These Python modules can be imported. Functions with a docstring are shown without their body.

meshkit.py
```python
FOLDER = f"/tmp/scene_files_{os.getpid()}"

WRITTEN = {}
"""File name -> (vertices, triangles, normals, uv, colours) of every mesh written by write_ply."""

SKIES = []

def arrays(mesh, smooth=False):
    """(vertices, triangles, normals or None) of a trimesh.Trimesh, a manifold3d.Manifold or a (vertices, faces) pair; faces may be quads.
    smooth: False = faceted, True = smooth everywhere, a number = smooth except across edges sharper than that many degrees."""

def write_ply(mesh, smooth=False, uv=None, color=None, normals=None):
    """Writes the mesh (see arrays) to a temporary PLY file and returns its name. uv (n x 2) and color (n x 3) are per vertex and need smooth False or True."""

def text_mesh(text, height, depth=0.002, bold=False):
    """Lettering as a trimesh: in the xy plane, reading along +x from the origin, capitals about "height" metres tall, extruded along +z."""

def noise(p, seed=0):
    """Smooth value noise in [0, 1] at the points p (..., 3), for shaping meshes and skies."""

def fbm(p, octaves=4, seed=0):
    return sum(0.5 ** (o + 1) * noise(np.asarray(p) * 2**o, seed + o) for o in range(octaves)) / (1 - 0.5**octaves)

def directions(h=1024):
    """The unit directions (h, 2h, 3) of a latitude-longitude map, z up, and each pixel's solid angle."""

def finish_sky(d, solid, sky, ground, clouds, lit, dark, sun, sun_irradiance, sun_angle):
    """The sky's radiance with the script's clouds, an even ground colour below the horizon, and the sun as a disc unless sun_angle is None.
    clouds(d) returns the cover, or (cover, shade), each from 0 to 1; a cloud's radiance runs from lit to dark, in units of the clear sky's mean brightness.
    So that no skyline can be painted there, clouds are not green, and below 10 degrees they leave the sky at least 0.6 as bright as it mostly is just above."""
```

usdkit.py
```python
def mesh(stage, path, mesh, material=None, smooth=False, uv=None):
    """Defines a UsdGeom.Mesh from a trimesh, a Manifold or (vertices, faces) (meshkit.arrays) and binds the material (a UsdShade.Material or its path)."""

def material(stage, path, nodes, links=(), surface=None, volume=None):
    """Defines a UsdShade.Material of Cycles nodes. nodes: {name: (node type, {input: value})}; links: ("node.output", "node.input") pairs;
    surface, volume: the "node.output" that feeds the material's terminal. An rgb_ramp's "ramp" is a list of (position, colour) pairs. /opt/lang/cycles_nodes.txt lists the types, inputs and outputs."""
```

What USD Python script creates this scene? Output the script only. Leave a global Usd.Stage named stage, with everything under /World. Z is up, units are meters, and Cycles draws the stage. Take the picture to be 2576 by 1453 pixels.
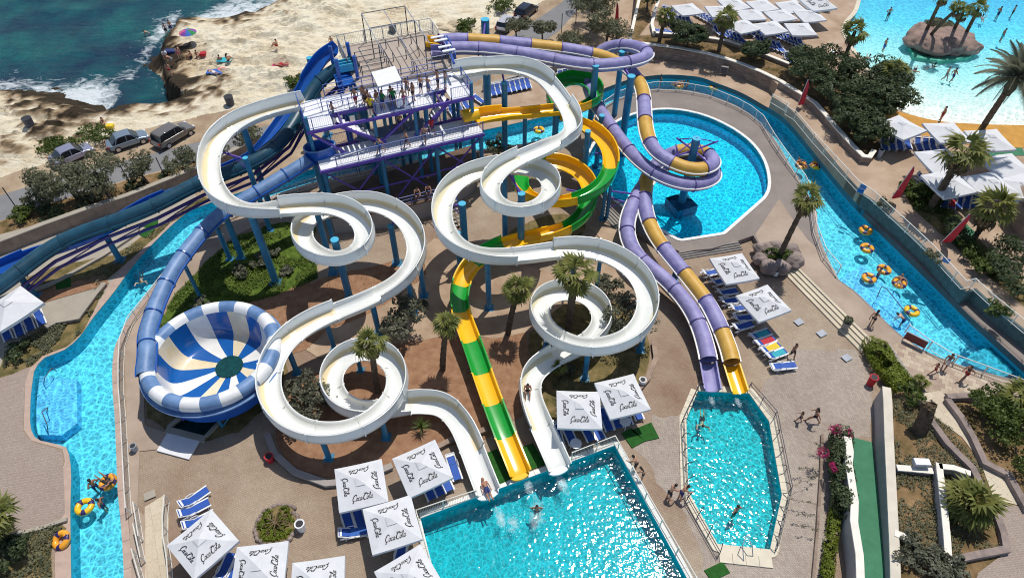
import math, random, numpy as np, trimesh, shapely, usdkit, meshkit
from shapely import affinity
from shapely.geometry import Polygon, LineString, Point, MultiPolygon
from shapely.ops import unary_union
from scipy.interpolate import CubicSpline, PchipInterpolator
from scipy.spatial import cKDTree
from trimesh.creation import triangulate_polygon
import manifold3d as m3
from pxr import Usd, UsdGeom, UsdLux, UsdShade, Gf, Sdf, Vt

random.seed(7); RNG = np.random.default_rng(7)
stage = Usd.Stage.CreateInMemory()
UsdGeom.SetStageUpAxis(stage, UsdGeom.Tokens.z); UsdGeom.SetStageMetersPerUnit(stage, 1.0)
UsdGeom.Xform.Define(stage, '/World'); UsdGeom.Scope.Define(stage, '/World/Looks')

# ---------------------------------------------------------------- camera, sky, sun, exposure
CAM_H, PITCH, FPX = 42.0, math.radians(47.0), 1717.0        # a drone 42 m up, looking 47 degrees down
CP, SP = math.cos(PITCH), math.sin(PITCH)
cam = UsdGeom.Camera.Define(stage, '/World/camera')
cam.CreateHorizontalApertureAttr(36.0); cam.CreateVerticalApertureAttr(36.0 * 577 / 1024)
cam.CreateFocalLengthAttr(FPX / 2576 * 36.0); cam.CreateClippingRangeAttr(Gf.Vec2f(0.5, 2000))
cam.AddTranslateOp().Set(Gf.Vec3d(0, 0, CAM_H)); cam.AddRotateXOp().Set(90 - 47.0)
cam.CreateExposureAttr(-0.24)
SUN_AZ, SUN_EL = math.radians(32.0), math.radians(68.0)      # from +y towards +x
sun_dir = np.array([math.sin(SUN_AZ) * math.cos(SUN_EL), math.cos(SUN_AZ) * math.cos(SUN_EL), math.sin(SUN_EL)])
usdkit.material(stage, '/World/Looks/sky', {'s': ('sky_texture', {'sky_type': 'single_scattering', 'sun_disc': False, 'sun_elevation': SUN_EL, 'sun_rotation': SUN_AZ}),
                                            'b': ('background_shader', {'strength': 0.12})}, [('s.color', 'b.color')], surface='b.background')
sky = UsdLux.DomeLight.Define(stage, '/World/sky')
UsdShade.MaterialBindingAPI.Apply(sky.GetPrim()).Bind(UsdShade.Material.Get(stage, '/World/Looks/sky'))
sun = UsdLux.DistantLight.Define(stage, '/World/sun')
sun.CreateIntensityAttr(1.15); sun.CreateAngleAttr(0.53); sun.CreateColorAttr(Gf.Vec3f(1.0, 0.955, 0.88))
sun.CreateNormalizeAttr(True)
sun.AddRotateZOp().Set(-math.degrees(SUN_AZ)); sun.AddRotateXOp().Set(-(90 - math.degrees(SUN_EL)))

# ---------------------------------------------------------------- helpers
def at(px, py, z=0.0):
    "the point at height z that the photograph shows at (px, py) of its 2576 x 1453 view"
    x, y = px - 1288.0, 726.5 - py
    d = np.array([x, FPX * CP + y * SP, -FPX * SP + y * CP]); t = (z - CAM_H) / d[2]
    return np.array([d[0] * t, d[1] * t, z])
def ats(pts, z=0.0): return np.array([at(p[0], p[1], z) for p in pts])
def pix(p):
    "where the photograph shows the point p"
    x, y, z = p[0], p[1], p[2] - CAM_H; zc = y * CP - z * SP; return 1288 + FPX * x / zc, 726.5 - FPX * (y * SP + z * CP) / zc
def upright(b, t, z0=0.0):
    "height of something upright standing at pixel b whose top shows at t"
    P = at(b[0], b[1], z0); zs = np.arange(z0, z0 + 20, .02)
    zc = P[1] * CP - (zs - CAM_H) * SP; yc = P[1] * SP + (zs - CAM_H) * CP
    q = np.hypot(1288 + FPX * P[0] / zc - t[0], 726.5 - FPX * yc / zc - t[1]); return zs[np.argmin(q)]

L = '/World/Looks/'
MATS = {}
def mat(name, nodes, links, surface='p.BSDF'):
    if name not in MATS: MATS[name] = usdkit.material(stage, L + name, nodes, links, surface=surface)
    return MATS[name]
def plain(name, col, rough=.5, var=.12, scale=2.5, bump=0., bscale=20., spec=.5, metal=0., coat=0., col2=None, detail=5., streak=None):
    "a principled surface whose colour wanders by var (or towards col2) with noise"
    c = np.array(col, float); a = np.clip(c * (1 - var), 0, 1); b = np.clip(np.array(col2, float) if col2 is not None else c * (1 + var), 0, 1)
    n = {'g': ('geometry', {}), 'n': ('noise_texture', {'scale': scale, 'detail': detail, 'roughness': .6}),
         'r': ('rgb_ramp', {'ramp': [(.3, tuple(a)), (.7, tuple(b))]}),
         'p': ('principled_bsdf', {'roughness': rough, 'specular_ior_level': spec, 'metallic': metal, 'coat_weight': coat})}
    l = [('g.position', 'n.vector'), ('n.fac', 'r.fac'), ('r.color', 'p.base_color')]
    if streak is not None:
        n['m'] = ('mapping', {'scale': streak}); l[0] = ('g.position', 'm.vector'); l.append(('m.vector', 'n.vector'))
    if bump:
        n['bn'] = ('noise_texture', {'scale': bscale, 'detail': 4.}); n['b'] = ('bump', {'strength': min(1., bump), 'distance': .03 * max(1., bump)})
        l += [('g.position', 'bn.vector'), ('bn.fac', 'b.height'), ('b.normal', 'p.normal')]
    return mat(name, n, l)
def paver(name, c1, c2, mortar, rot=0., bw=.22, bh=.11, blot=.55, blots=.12, dark=(.12, .09, .07), offset=.5):
    n = {'g': ('geometry', {}), 'm': ('mapping', {'rotation': (0, 0, rot)}),
         'k': ('brick_texture', {'color1': c1, 'color2': c2, 'mortar': mortar, 'scale': 1., 'brick_width': bw, 'row_height': bh, 'mortar_size': .007, 'bias': 0., 'offset': offset}),
         'n': ('noise_texture', {'scale': blots, 'detail': 9., 'roughness': .68}), 'nr': ('map_range', {'from_min': .38, 'from_max': .68, 'clamp': True}),
         'x': ('mix_color', {'blend_type': 'multiply', 'b': tuple(np.array(dark) / .22)}), 'w': ('math', {'math_type': 'multiply', 'value2': blot}),
         'f': ('noise_texture', {'scale': 14., 'detail': 3.}), 'fr': ('rgb_ramp', {'ramp': [(.3, (.8, .8, .8)), (.72, (1.12, 1.12, 1.12))]}),
         'y': ('mix_color', {'blend_type': 'multiply', 'fac': 1., 'use_clamp_result': False}),
         'b': ('bump', {'strength': .5, 'distance': .012}), 'p': ('principled_bsdf', {'roughness': .8, 'specular_ior_level': .25})}
    l = [('g.position', 'm.vector'), ('m.vector', 'k.vector'), ('g.position', 'n.vector'), ('n.fac', 'nr.value'), ('nr.result', 'w.value1'), ('w.value', 'x.fac'), ('k.color', 'x.a'),
         ('g.position', 'f.vector'), ('f.fac', 'fr.fac'), ('x.result', 'y.a'), ('fr.color', 'y.b'), ('y.result', 'p.base_color'), ('k.fac', 'b.height'), ('b.normal', 'p.normal')]
    n['b'][1]['invert'] = True
    return mat(name, n, l)

NAMES = {}
def fresh(parent, name):
    k = (parent, name); i = NAMES.get(k, 0); NAMES[k] = i + 1
    return f'{parent}/{name}' + (f'_{i:03d}' if i else '')
def meta(prim, label=None, cat=None, group=None, kind=None):
    for k, v in (('label', label), ('category', cat), ('group', group), ('kind', kind)):
        if v: prim.SetCustomDataByKey(k, v)
    return prim
def thing(name, label=None, cat=None, loc=(0, 0, 0), rz=0., group=None, kind=None, scale=None):
    x = UsdGeom.Xform.Define(stage, fresh('/World', name)); x.AddTranslateOp().Set(Gf.Vec3d(*map(float, loc))); x.AddRotateZOp().Set(float(rz))
    if scale is not None: x.AddScaleOp().Set(Gf.Vec3f(*([float(scale)] * 3 if np.ndim(scale) == 0 else map(float, scale))))
    meta(x.GetPrim(), label, cat, group, kind); return str(x.GetPath())
def klass(name):
    p = f'/World/{name}_kind'; stage.CreateClassPrim(p); return p
def copy(kindpath, name, label, cat, loc, rz=0., group=None, scale=None, tilt=False):
    p = thing(name, label, cat, loc, rz, group, scale=scale); q = stage.GetPrimAtPath(p)
    if tilt: UsdGeom.Xform(q).AddRotateXYZOp().Set(Gf.Vec3f(*map(float, RNG.uniform(-2.6, 2.6, 2)), 0.))
    q.GetReferences().AddInternalReference(kindpath); q.SetInstanceable(True); return p
def part(parent, name, mesh, m, smooth=False, label=None, kind=None, prim=None, cat=None, group=None):
    "one Mesh prim; mesh is (v, f), a trimesh, a Manifold or an MB"
    if isinstance(mesh, MB): mesh = mesh.vf()
    path = fresh(parent, name); q = usdkit.mesh(stage, path, mesh, m, smooth=smooth)
    if prim is not None:
        UsdGeom.PrimvarsAPI(q).CreatePrimvar(prim[0], Sdf.ValueTypeNames.FloatArray, 'vertex').Set(Vt.FloatArray.FromNumpy(np.asarray(prim[1], np.float32)))
    meta(q.GetPrim(), label, cat, group, kind); return path
def top(name, mesh, m, label=None, cat=None, group=None, kind=None, smooth=False, prim=None): return part('/World', name, mesh, m, smooth, label, kind, prim, cat, group)

class MB:
    "collects shapes into one mesh"
    def __init__(s): s.v, s.f, s.n = [], [], 0
    def add(s, v, f):
        s.v.append(np.asarray(v, float)); s.f.append(np.asarray(f, int) + s.n); s.n += len(v); return s
    def mesh(s, m): return s.add(m.vertices, m.faces)
    def vf(s): return np.vstack(s.v), np.vstack(s.f)
    def box(s, c, d, rz=0.):
        m = trimesh.creation.box(d)
        if rz: m.apply_transform(trimesh.transformations.rotation_matrix(rz, (0, 0, 1)))
        m.apply_translation(c); return s.mesh(m)
    def rod(s, a, b, r, n=6, r2=None, cap=True):
        a, b = np.asarray(a, float), np.asarray(b, float); d = b - a; l = np.linalg.norm(d)
        if l < 1e-6: return s
        d = d / l; h = np.array([1, 0, 0]) if abs(d[2]) > .9 else np.array([0, 0, 1.]); u = np.cross(d, h); u /= np.linalg.norm(u); w = np.cross(d, u)
        t = np.arange(n) * 2 * np.pi / n + np.pi / n; c = np.cos(t)[:, None] * u + np.sin(t)[:, None] * w; r2 = r if r2 is None else r2
        v = np.vstack([a + c * r, b + c * r2, [a, b]]); i = np.arange(n); j = (i + 1) % n
        f = np.vstack([np.c_[i, i + n, j], np.c_[j, i + n, j + n]] + ([np.c_[j, np.full(n, 2 * n), i], np.c_[i + n, np.full(n, 2 * n + 1), j + n]] if cap else []))
        return s.add(v, f[:, ::-1])
    def path(s, P, r, n=6):
        for a, b in zip(P[:-1], P[1:]): s.rod(a, b, r, n)
        return s
    def beam(s, a, b, w, h):
        "a rectangular bar from a to b, w wide, h high"
        a, b = np.asarray(a, float), np.asarray(b, float); d = (b - a) / np.linalg.norm(b - a)
        u = np.cross(d, [0, 0, 1.]); u = np.array([1., 0, 0]) if np.linalg.norm(u) < 1e-3 else u / np.linalg.norm(u); k = np.cross(u, d)
        c = [(-1, -1), (1, -1), (1, 1), (-1, 1)]; v = [p + u * (x * w / 2) + k * (y * h / 2) for p in (a, b) for x, y in c]
        return s.add(v, [[0, 1, 2], [0, 2, 3], [4, 6, 5], [4, 7, 6]] + [q for i in range(4) for q in ([i, i + 4, (i + 1) % 4], [(i + 1) % 4, i + 4, (i + 1) % 4 + 4])][::1])
    def prism(s, poly, z0, z1):
        for g in polys(poly):
            v, f = triangulate_polygon(g, engine='earcut'); n = len(v); up = np.cross(v[f[:, 1]] - v[f[:, 0]], v[f[:, 2]] - v[f[:, 0]]) < 0; f[up] = f[up][:, ::-1]
            s.add(np.c_[v, np.full(n, z1)], f); s.add(np.c_[v, np.full(n, z0)], f[:, ::-1])
            for ring, ccw in [(g.exterior, 1)] + [(r, -1) for r in g.interiors]:
                p = np.array(ring.coords)[:-1]
                if (shapely.LinearRing(p).is_ccw) != (ccw == 1): p = p[::-1]
                k = len(p); i = np.arange(k); j = (i + 1) % k
                s.add(np.vstack([np.c_[p, np.full(k, z0)], np.c_[p, np.full(k, z1)]]), np.vstack([np.c_[i, j, j + k], np.c_[i, j + k, i + k]]))
        return s
def polys(g):
    if g.is_empty: return []
    return [x for x in getattr(g, 'geoms', [g]) if isinstance(x, Polygon) and x.area > 1e-4]
def sheet(poly, z):
    "a flat horizontal sheet"
    m = MB()
    for g in polys(poly):
        v, f = triangulate_polygon(g, engine='earcut'); dn = np.cross(v[f[:, 1]] - v[f[:, 0]], v[f[:, 2]] - v[f[:, 0]]) < 0; f[dn] = f[dn][:, ::-1]
        m.add(np.c_[v, np.full(len(v), z)], f)
    return m
def wpoly(pts, z=0., smooth=0, jit=0., seed=0):
    "a polygon on the ground from points of the photograph; smooth: points per side of a closed spline; jit: ragged edge in metres"
    p = ats(pts, z)[:, :2]
    if smooth:
        q = np.vstack([p, p[:1]]); t = np.r_[0, np.cumsum(np.linalg.norm(np.diff(q, axis=0), axis=1))]
        p = CubicSpline(t, q, bc_type='periodic')(np.linspace(0, t[-1], smooth * len(p), endpoint=False))
    g = Polygon(p).buffer(0)
    if jit:
        r = np.random.default_rng(seed)
        def rag(ring):
            c = np.array(shapely.segmentize(ring, .45).coords)[:-1]; k = np.c_[c, np.zeros(len(c))]
            return c + jit * (np.c_[meshkit.fbm(k * .9, 3, seed), meshkit.fbm(k * .9 + 50, 3, seed)] - .5) * 2 + r.normal(0, jit * .12, c.shape)
        g = unary_union([Polygon(rag(x.exterior)).buffer(0) for x in polys(g)])
    return g
def spline(P, ds=.35, closed=False):
    P = np.asarray(P, float); t = np.r_[0, np.cumsum(np.linalg.norm(np.diff(P, axis=0), axis=1))]
    n = max(3, int(t[-1] / ds)); s = np.linspace(0, t[-1], n)
    return np.c_[CubicSpline(t, P[:, :2])(s), PchipInterpolator(t, P[:, 2])(s)], t
def dens(p, d): return np.array(LineString(p).segmentize(d).coords)

# ---------------------------------------------------------------- materials
W = lambda *c: tuple(c)
m_white = plain('white_gelcoat', (.76, .79, .79), .22, .05, 1.2, spec=.5)
m_plast = plain('white_plastic', (.74, .75, .76), .4, .05)
m_canvas = plain('white_canvas', (.6, .61, .63), .85, .07, 1.5, bump=.3, bscale=5., spec=.2)
m_deckw = plain('white_deck', (.72, .73, .75), .5, .07, 2.)
m_deckg = plain('grey_deck', (.16, .2, .3), .6, .2, 2.)
m_blue_col = plain('teal_blue_paint', (.025, .17, .3), .45, .22, 1.5)
m_cap = plain('light_blue_cap', (.05, .4, .6), .5, .1)
m_purple = plain('purple_steel', (.11, .06, .36), .45, .2)
m_dpurple = plain('dark_purple_steel', (.06, .04, .2), .5, .2)
m_rail_blue = plain('blue_rail', (.04, .09, .36), .45, .15)
m_fence = plain('cream_fence_paint', (.7, .68, .62), .5, .1)
m_fgrey = plain('grey_galvanised', (.3, .33, .38), .45, .15)
m_dark = plain('dark_metal', (.05, .055, .07), .5, .2)
m_lav = plain('lavender_shell', (.22, .205, .44), .55, .16, 1.2, col2=(.33, .31, .55), spec=.35, detail=9.)
m_ylw = plain('amber_shell', (.58, .32, .045), .5, .12, 1.2, col2=(.62, .38, .08), spec=.4)
m_lavrim = plain('dark_lavender_rim', (.1, .08, .27), .5, .1)
m_yel = plain('yellow_gelcoat', (.86, .47, .012), .18, .06, 1.5)
m_grn = plain('green_gelcoat', (.012, .3, .035), .2, .08, 1.5)
m_navy = plain('blue_gelcoat', (.012, .085, .36), .25, .12, 1.2)
m_teal = plain('dark_teal_shell', (.01, .06, .1), .4, .25, 1.2)
m_steel = plain('steel_blue_shell', (.09, .19, .4), .5, .16, 1.1, col2=(.17, .29, .5), detail=9.)
m_bowlw = plain('bowl_white', (.73, .74, .74), .4, .05)
m_bowlb = plain('bowl_blue', (.008, .1, .36), .12, .08)
m_cream = plain('bowl_cream', (.72, .57, .32), .14, .07, .8, col2=(.78, .72, .58))
m_creamw = plain('bowl_ivory', (.75, .74, .7), .14, .05)
m_drain = plain('dark_green_water', (.005, .05, .05), .1, .3, 3., bump=.5, bscale=6.)
m_black = plain('black_print', (.02, .02, .022), .7, .1)
m_mat_blue = plain('royal_blue_fabric', (.012, .075, .36), .7, .15, 4.)
m_red = plain('red_fabric', (.5, .015, .03), .6, .12)
m_ringy = plain('yellow_vinyl', (.85, .5, .02), .3, .06)
m_ringo = plain('orange_vinyl', (.85, .37, .03), .3, .08)
m_ink = plain('navy_print', (.03, .02, .12), .5, .1)
m_sand = plain('limestone', (.52, .44, .3), .9, .18, .5, bump=.6, bscale=3., spec=.15, col2=(.56, .47, .33))
m_coping = plain('cream_coping', (.6, .54, .42), .7, .1, 1.5, bump=.3)
m_copw = plain('white_coping', (.72, .72, .68), .6, .06, 1.5)
m_copb = plain('pinkish_coping', (.42, .31, .25), .8, .14, 1.5, bump=.3)
m_wallb = plain('brown_block', (.25, .19, .15), .9, .3, 1.2, bump=.8, bscale=9., spec=.15)
m_wallb2 = plain('brown_block_b', (.3, .22, .17), .9, .3, 1.3, bump=.8, bscale=9., spec=.15)
m_wallc = plain('cream_wall', (.58, .53, .44), .85, .1, 1.2, bump=.3)
m_wallt = plain('wall_top_white', (.74, .7, .62), .8, .08, 1.5)
m_wgrey = plain('grey_render', (.3, .27, .25), .9, .12, 1., bump=.3)
m_wgreen = plain('grey_green_wall', (.07, .12, .12), .85, .3, 2.5, bump=.7, bscale=10.)
m_rock = plain('grey_rock', (.24, .19, .17), .9, .35, 1.1, bump=1.2, bscale=4.)
m_asph = plain('asphalt', (.2, .2, .205), .9, .1, .6, bump=.3, bscale=30., spec=.2)
m_conc = plain('concrete', (.35, .315, .26), .85, .12, .7, bump=.3, spec=.2)
m_dirt = plain('sandy_dirt', (.3, .2, .13), .95, .2, .35, bump=.6, bscale=5., spec=.1, col2=(.46, .37, .26), detail=10.)
m_soil = plain('red_soil', (.29, .15, .085), .95, .25, 1.6, bump=.8, bscale=8., spec=.1, col2=(.34, .2, .12), detail=9.)
m_soild = plain('grassy_soil', (.1, .1, .03), .95, .4, 1.2, bump=1., bscale=7., spec=.1, col2=(.26, .19, .09), detail=10.)
m_soilo = plain('dry_grass', (.1, .085, .03), .95, .4, .9, bump=1., bscale=7., spec=.1, col2=(.3, .19, .1), detail=10.)
m_turf = plain('green_carpet', (.025, .1, .02), .95, .2, 3., bump=.6, bscale=40., spec=.1)
m_turf2 = plain('green_ramp_carpet', (.06, .19, .11), .95, .12, 1.5, bump=.5, bscale=30., spec=.1)
m_lawn = plain('lawn', (.05, .11, .015), .95, .4, 2., bump=1., bscale=9., spec=.1, col2=(.12, .17, .03), detail=9.)
m_mat = plain('white_ramp_mat', (.66, .66, .68), .8, .06)
m_tan = plain('orange_tan_floor', (.5, .26, .06), .85, .15, 1.0, spec=.2)
m_peach = plain('peach_deck', (.36, .245, .165), .85, .13, .45, bump=.3, spec=.2, col2=(.47, .36, .265), detail=10.)
m_deckp = plain('pink_beige_deck', (.33, .25, .185), .85, .15, .3, bump=.3, spec=.2, col2=(.44, .35, .28), detail=10.)
m_ringd = plain('grey_brown_deck', (.235, .2, .18), .85, .14, .5, bump=.4, bscale=25., spec=.2, detail=9.)
m_steps = plain('step_stone', (.56, .49, .37), .85, .12, .8, bump=.4, spec=.2)
m_stepg = plain('grey_step', (.27, .25, .23), .85, .14, .8, bump=.4, spec=.2)
p_plaza = paver('plaza_pavers', (.42, .34, .25), (.37, .295, .22), (.26, .205, .155), rot=.38, dark=(.13, .1, .09), blot=1., blots=.11)
p_plazg = paver('plaza_grey_pavers', (.46, .4, .33), (.37, .31, .265), (.25, .21, .18), rot=.78, blot=.6, blots=.16, dark=(.13, .115, .11))
p_left = paver('left_pavers', (.38, .31, .265), (.34, .275, .235), (.26, .21, .17), rot=.1, blot=.45, blots=.1, dark=(.15, .13, .12))
p_slab = paver('pale_slabs', (.6, .53, .4), (.54, .46, .35), (.36, .3, .22), rot=1.1, bw=1.2, bh=.7, blot=.25)
p_check = paver('mixed_slabs', (.55, .47, .36), (.38, .29, .23), (.25, .2, .17), rot=.5, bw=.5, bh=.4, blot=.3)
p_terr = plain('worn_terrace', (.36, .28, .23), .9, .15, .35, bump=.3, spec=.2, col2=(.46, .4, .34), detail=9.)
m_skin = [plain('skin_%d' % i, c, .55, .06) for i, c in enumerate([(.45, .24, .15), (.33, .16, .095), (.56, .33, .22)])]
m_hair = [plain('hair_%d' % i, c, .6, .1) for i, c in enumerate([(.02, .015, .012), (.06, .03, .015), (.3, .2, .09)])]
m_cloth = {k: plain('cloth_' + k, c, .8, .1) for k, c in dict(black=(.02, .02, .025), navy=(.02, .035, .14), blue=(.03, .12, .42), green=(.01, .2, .05), red=(.45, .02, .03), white=(.72, .72, .72), grey=(.2, .2, .22), pink=(.6, .1, .2), orange=(.6, .2, .03), yellow=(.7, .5, .03), teal=(.03, .35, .42), purple=(.2, .05, .3)).items()}
m_glassd = plain('dark_glass', (.012, .015, .02), .06, .1, spec=.8)
m_tyre = plain('tyre_rubber', (.02, .02, .02), .85, .1)
m_rim = plain('alloy_rim', (.5, .5, .52), .3, .05, metal=.8)
m_lampw = plain('lamp_lens', (.7, .7, .72), .15, .05)
m_lampr = plain('tail_lens', (.4, .01, .01), .15, .05)
m_bark = plain('palm_bark', (.1, .072, .05), .95, .4, 3., bump=1.5, bscale=7., spec=.1)
m_wood = plain('grey_wood', (.12, .095, .075), .95, .3, 3., bump=1., bscale=8., spec=.1)

def leafmat(name, a, b, tr=.25):
    n = {'g': ('geometry', {}), 'n': ('noise_texture', {'scale': 1.1, 'detail': 3.}), 'h': ('math', {'math_type': 'multiply', 'value2': .55}), 'k': ('math', {'math_type': 'multiply_add', 'value2': .75}),
         'r': ('rgb_ramp', {'ramp': [(.2, a), (.8, b)]}), 'p': ('principled_bsdf', {'roughness': .55, 'specular_ior_level': .3}), 't': ('translucent_bsdf', {}), 'x': ('mix_closure', {'fac': tr})}
    return mat(name, n, [('g.position', 'n.vector'), ('g.random_per_island', 'h.value1'), ('n.fac', 'k.value1'), ('h.value', 'k.value3'), ('k.value', 'r.fac'), ('r.color', 'p.base_color'), ('r.color', 't.color'), ('p.BSDF', 'x.closure1'), ('t.BSDF', 'x.closure2')], surface='x.closure')
l_dark = leafmat('dark_green_leaves', (.045, .07, .03), (.16, .2, .09), .33)
l_olive = leafmat('olive_leaves', (.1, .11, .06), (.32, .325, .2), .38)
l_grey = leafmat('grey_green_leaves', (.09, .1, .065), (.34, .335, .24), .35)
l_fresh = leafmat('fresh_green_leaves', (.04, .07, .012), (.19, .24, .05))
l_lime = leafmat('lime_leaves', (.1, .14, .012), (.27, .31, .04))
l_palm = leafmat('palm_leaves', (.1, .125, .025), (.42, .4, .12), .35)
l_dry = leafmat('dry_palm_leaves', (.1, .07, .04), (.26, .19, .1), .15)
l_date = leafmat('date_palm_leaves', (.16, .17, .115), (.42, .42, .3), .3)
l_pink = leafmat('bougainvillea_flowers', (.35, .02, .1), (.6, .05, .2))
l_ivy = leafmat('ground_cover_leaves', (.05, .09, .01), (.2, .26, .035))

def pool_paint(name, col, tile=.0):
    return plain(name, col, .6, .06, .6, spec=.2)
m_pool = pool_paint('pool_blue_paint', (.1, .59, .76))
m_pool2 = pool_paint('pool_aqua_paint', (.0, .4, .46))
m_pool3 = pool_paint('pool_sky_paint', (.01, .56, .74))
m_pwall = pool_paint('pool_wall_paint', (.02, .36, .5))
m_shelf = pool_paint('pool_shelf_paint', (.12, .5, .8))
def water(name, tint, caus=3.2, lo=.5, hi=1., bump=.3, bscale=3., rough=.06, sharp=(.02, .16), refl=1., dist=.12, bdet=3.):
    """a rippled pool surface: a painted net in its see-through colour stands in for sunlight focused by ripples,
    while its bumps mirror the sky and the sun"""
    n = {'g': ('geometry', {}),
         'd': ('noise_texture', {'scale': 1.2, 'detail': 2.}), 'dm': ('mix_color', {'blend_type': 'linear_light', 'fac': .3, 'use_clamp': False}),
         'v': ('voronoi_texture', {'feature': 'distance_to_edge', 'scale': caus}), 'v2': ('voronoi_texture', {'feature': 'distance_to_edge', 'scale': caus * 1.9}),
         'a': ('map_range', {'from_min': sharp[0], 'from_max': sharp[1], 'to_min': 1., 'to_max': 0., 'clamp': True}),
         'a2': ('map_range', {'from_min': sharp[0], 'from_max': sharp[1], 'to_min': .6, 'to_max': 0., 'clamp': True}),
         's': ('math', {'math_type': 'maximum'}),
         'r': ('rgb_ramp', {'ramp': [(0., tuple(np.array(tint) * lo)), (1., tuple(np.array(tint) * hi))]}),  # caustic light painted as bright lines and dim cells of the transparency
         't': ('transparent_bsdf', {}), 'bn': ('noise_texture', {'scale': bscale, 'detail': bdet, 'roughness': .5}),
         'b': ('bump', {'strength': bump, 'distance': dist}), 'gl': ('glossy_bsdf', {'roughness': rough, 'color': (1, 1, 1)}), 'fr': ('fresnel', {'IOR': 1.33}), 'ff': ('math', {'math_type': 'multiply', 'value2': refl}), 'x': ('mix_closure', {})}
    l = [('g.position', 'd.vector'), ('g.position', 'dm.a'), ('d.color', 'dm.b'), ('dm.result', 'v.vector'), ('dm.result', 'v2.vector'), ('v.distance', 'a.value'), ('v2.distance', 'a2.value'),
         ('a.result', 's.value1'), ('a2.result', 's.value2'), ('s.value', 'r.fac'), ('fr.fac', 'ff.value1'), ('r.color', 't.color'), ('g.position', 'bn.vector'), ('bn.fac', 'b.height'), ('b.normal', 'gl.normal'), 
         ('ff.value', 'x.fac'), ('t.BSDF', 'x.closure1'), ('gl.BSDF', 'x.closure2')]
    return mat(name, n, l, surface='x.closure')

# ---------------------------------------------------------------- levels
ZP, ZT, ZR, ZW = .5, 1.9, 1.4, -.3          # round pool plateau, upper terrace, lower right terrace, water of the lazy river
def edge(lst, z): return [(p[0], p[1], p[2] if len(p) > 2 else z) for p in lst]
def w3(lst): return np.array([at(*p) for p in lst])
def smooth2(p, n=6):
    t = np.r_[0, np.cumsum(np.linalg.norm(np.diff(p, axis=0), axis=1))]; return PchipInterpolator(t, p)(np.linspace(0, t[-1], n * len(p)))

# lazy river: outer bank, inner bank
R_OUT = edge([(180, 1500), (177, 1300), (175, 1150), (166, 1124), (140, 1116), (95, 1105), (80, 1085), (76, 1030), (82, 960), (90, 924), (110, 901), (160, 881), (200, 847), (233, 801), (287, 734), (333, 671), (417, 581), (473, 534), (523, 512), (580, 492), (680, 458), (790, 424), (900, 393), (1100, 350), (1290, 312), (1400, 284), (1480, 250)], 0) \
    + edge([(1540, 215), (1600, 196), (1680, 188), (1753, 193), (1808, 211), (1864, 233), (1908, 257), (1974, 299), (2042, 377), (2129, 484), (2200, 558), (2265, 621), (2350, 704), (2432, 786), (2576, 918), (2680, 1010)], ZP)
R_IN = edge([(334, 1500), (322, 1290), (316, 1240), (311, 1140), (306, 1040), (300, 970), (300, 905), (308, 862), (332, 812), (375, 752), (415, 702), (463, 645), (505, 600), (555, 562), (600, 535), (640, 518), (830, 455), (1000, 420), (1150, 392), (1250, 378), (1333, 366), (1400, 346), (1450, 322)], 0) \
    + edge([(1500, 285), (1540, 256), (1588, 236), (1642, 224), (1724, 227), (1802, 246), (1864, 272), (1917, 315), (1940, 340), (1979, 404), (2015, 466), (2042, 510), (2050, 578), (2065, 620), (2102, 695), (2145, 727), (2259, 836), (2325, 880), (2432, 923), (2576, 962), (2680, 1000)], ZP)
r_out, r_in = w3(R_OUT), w3(R_IN)
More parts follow.
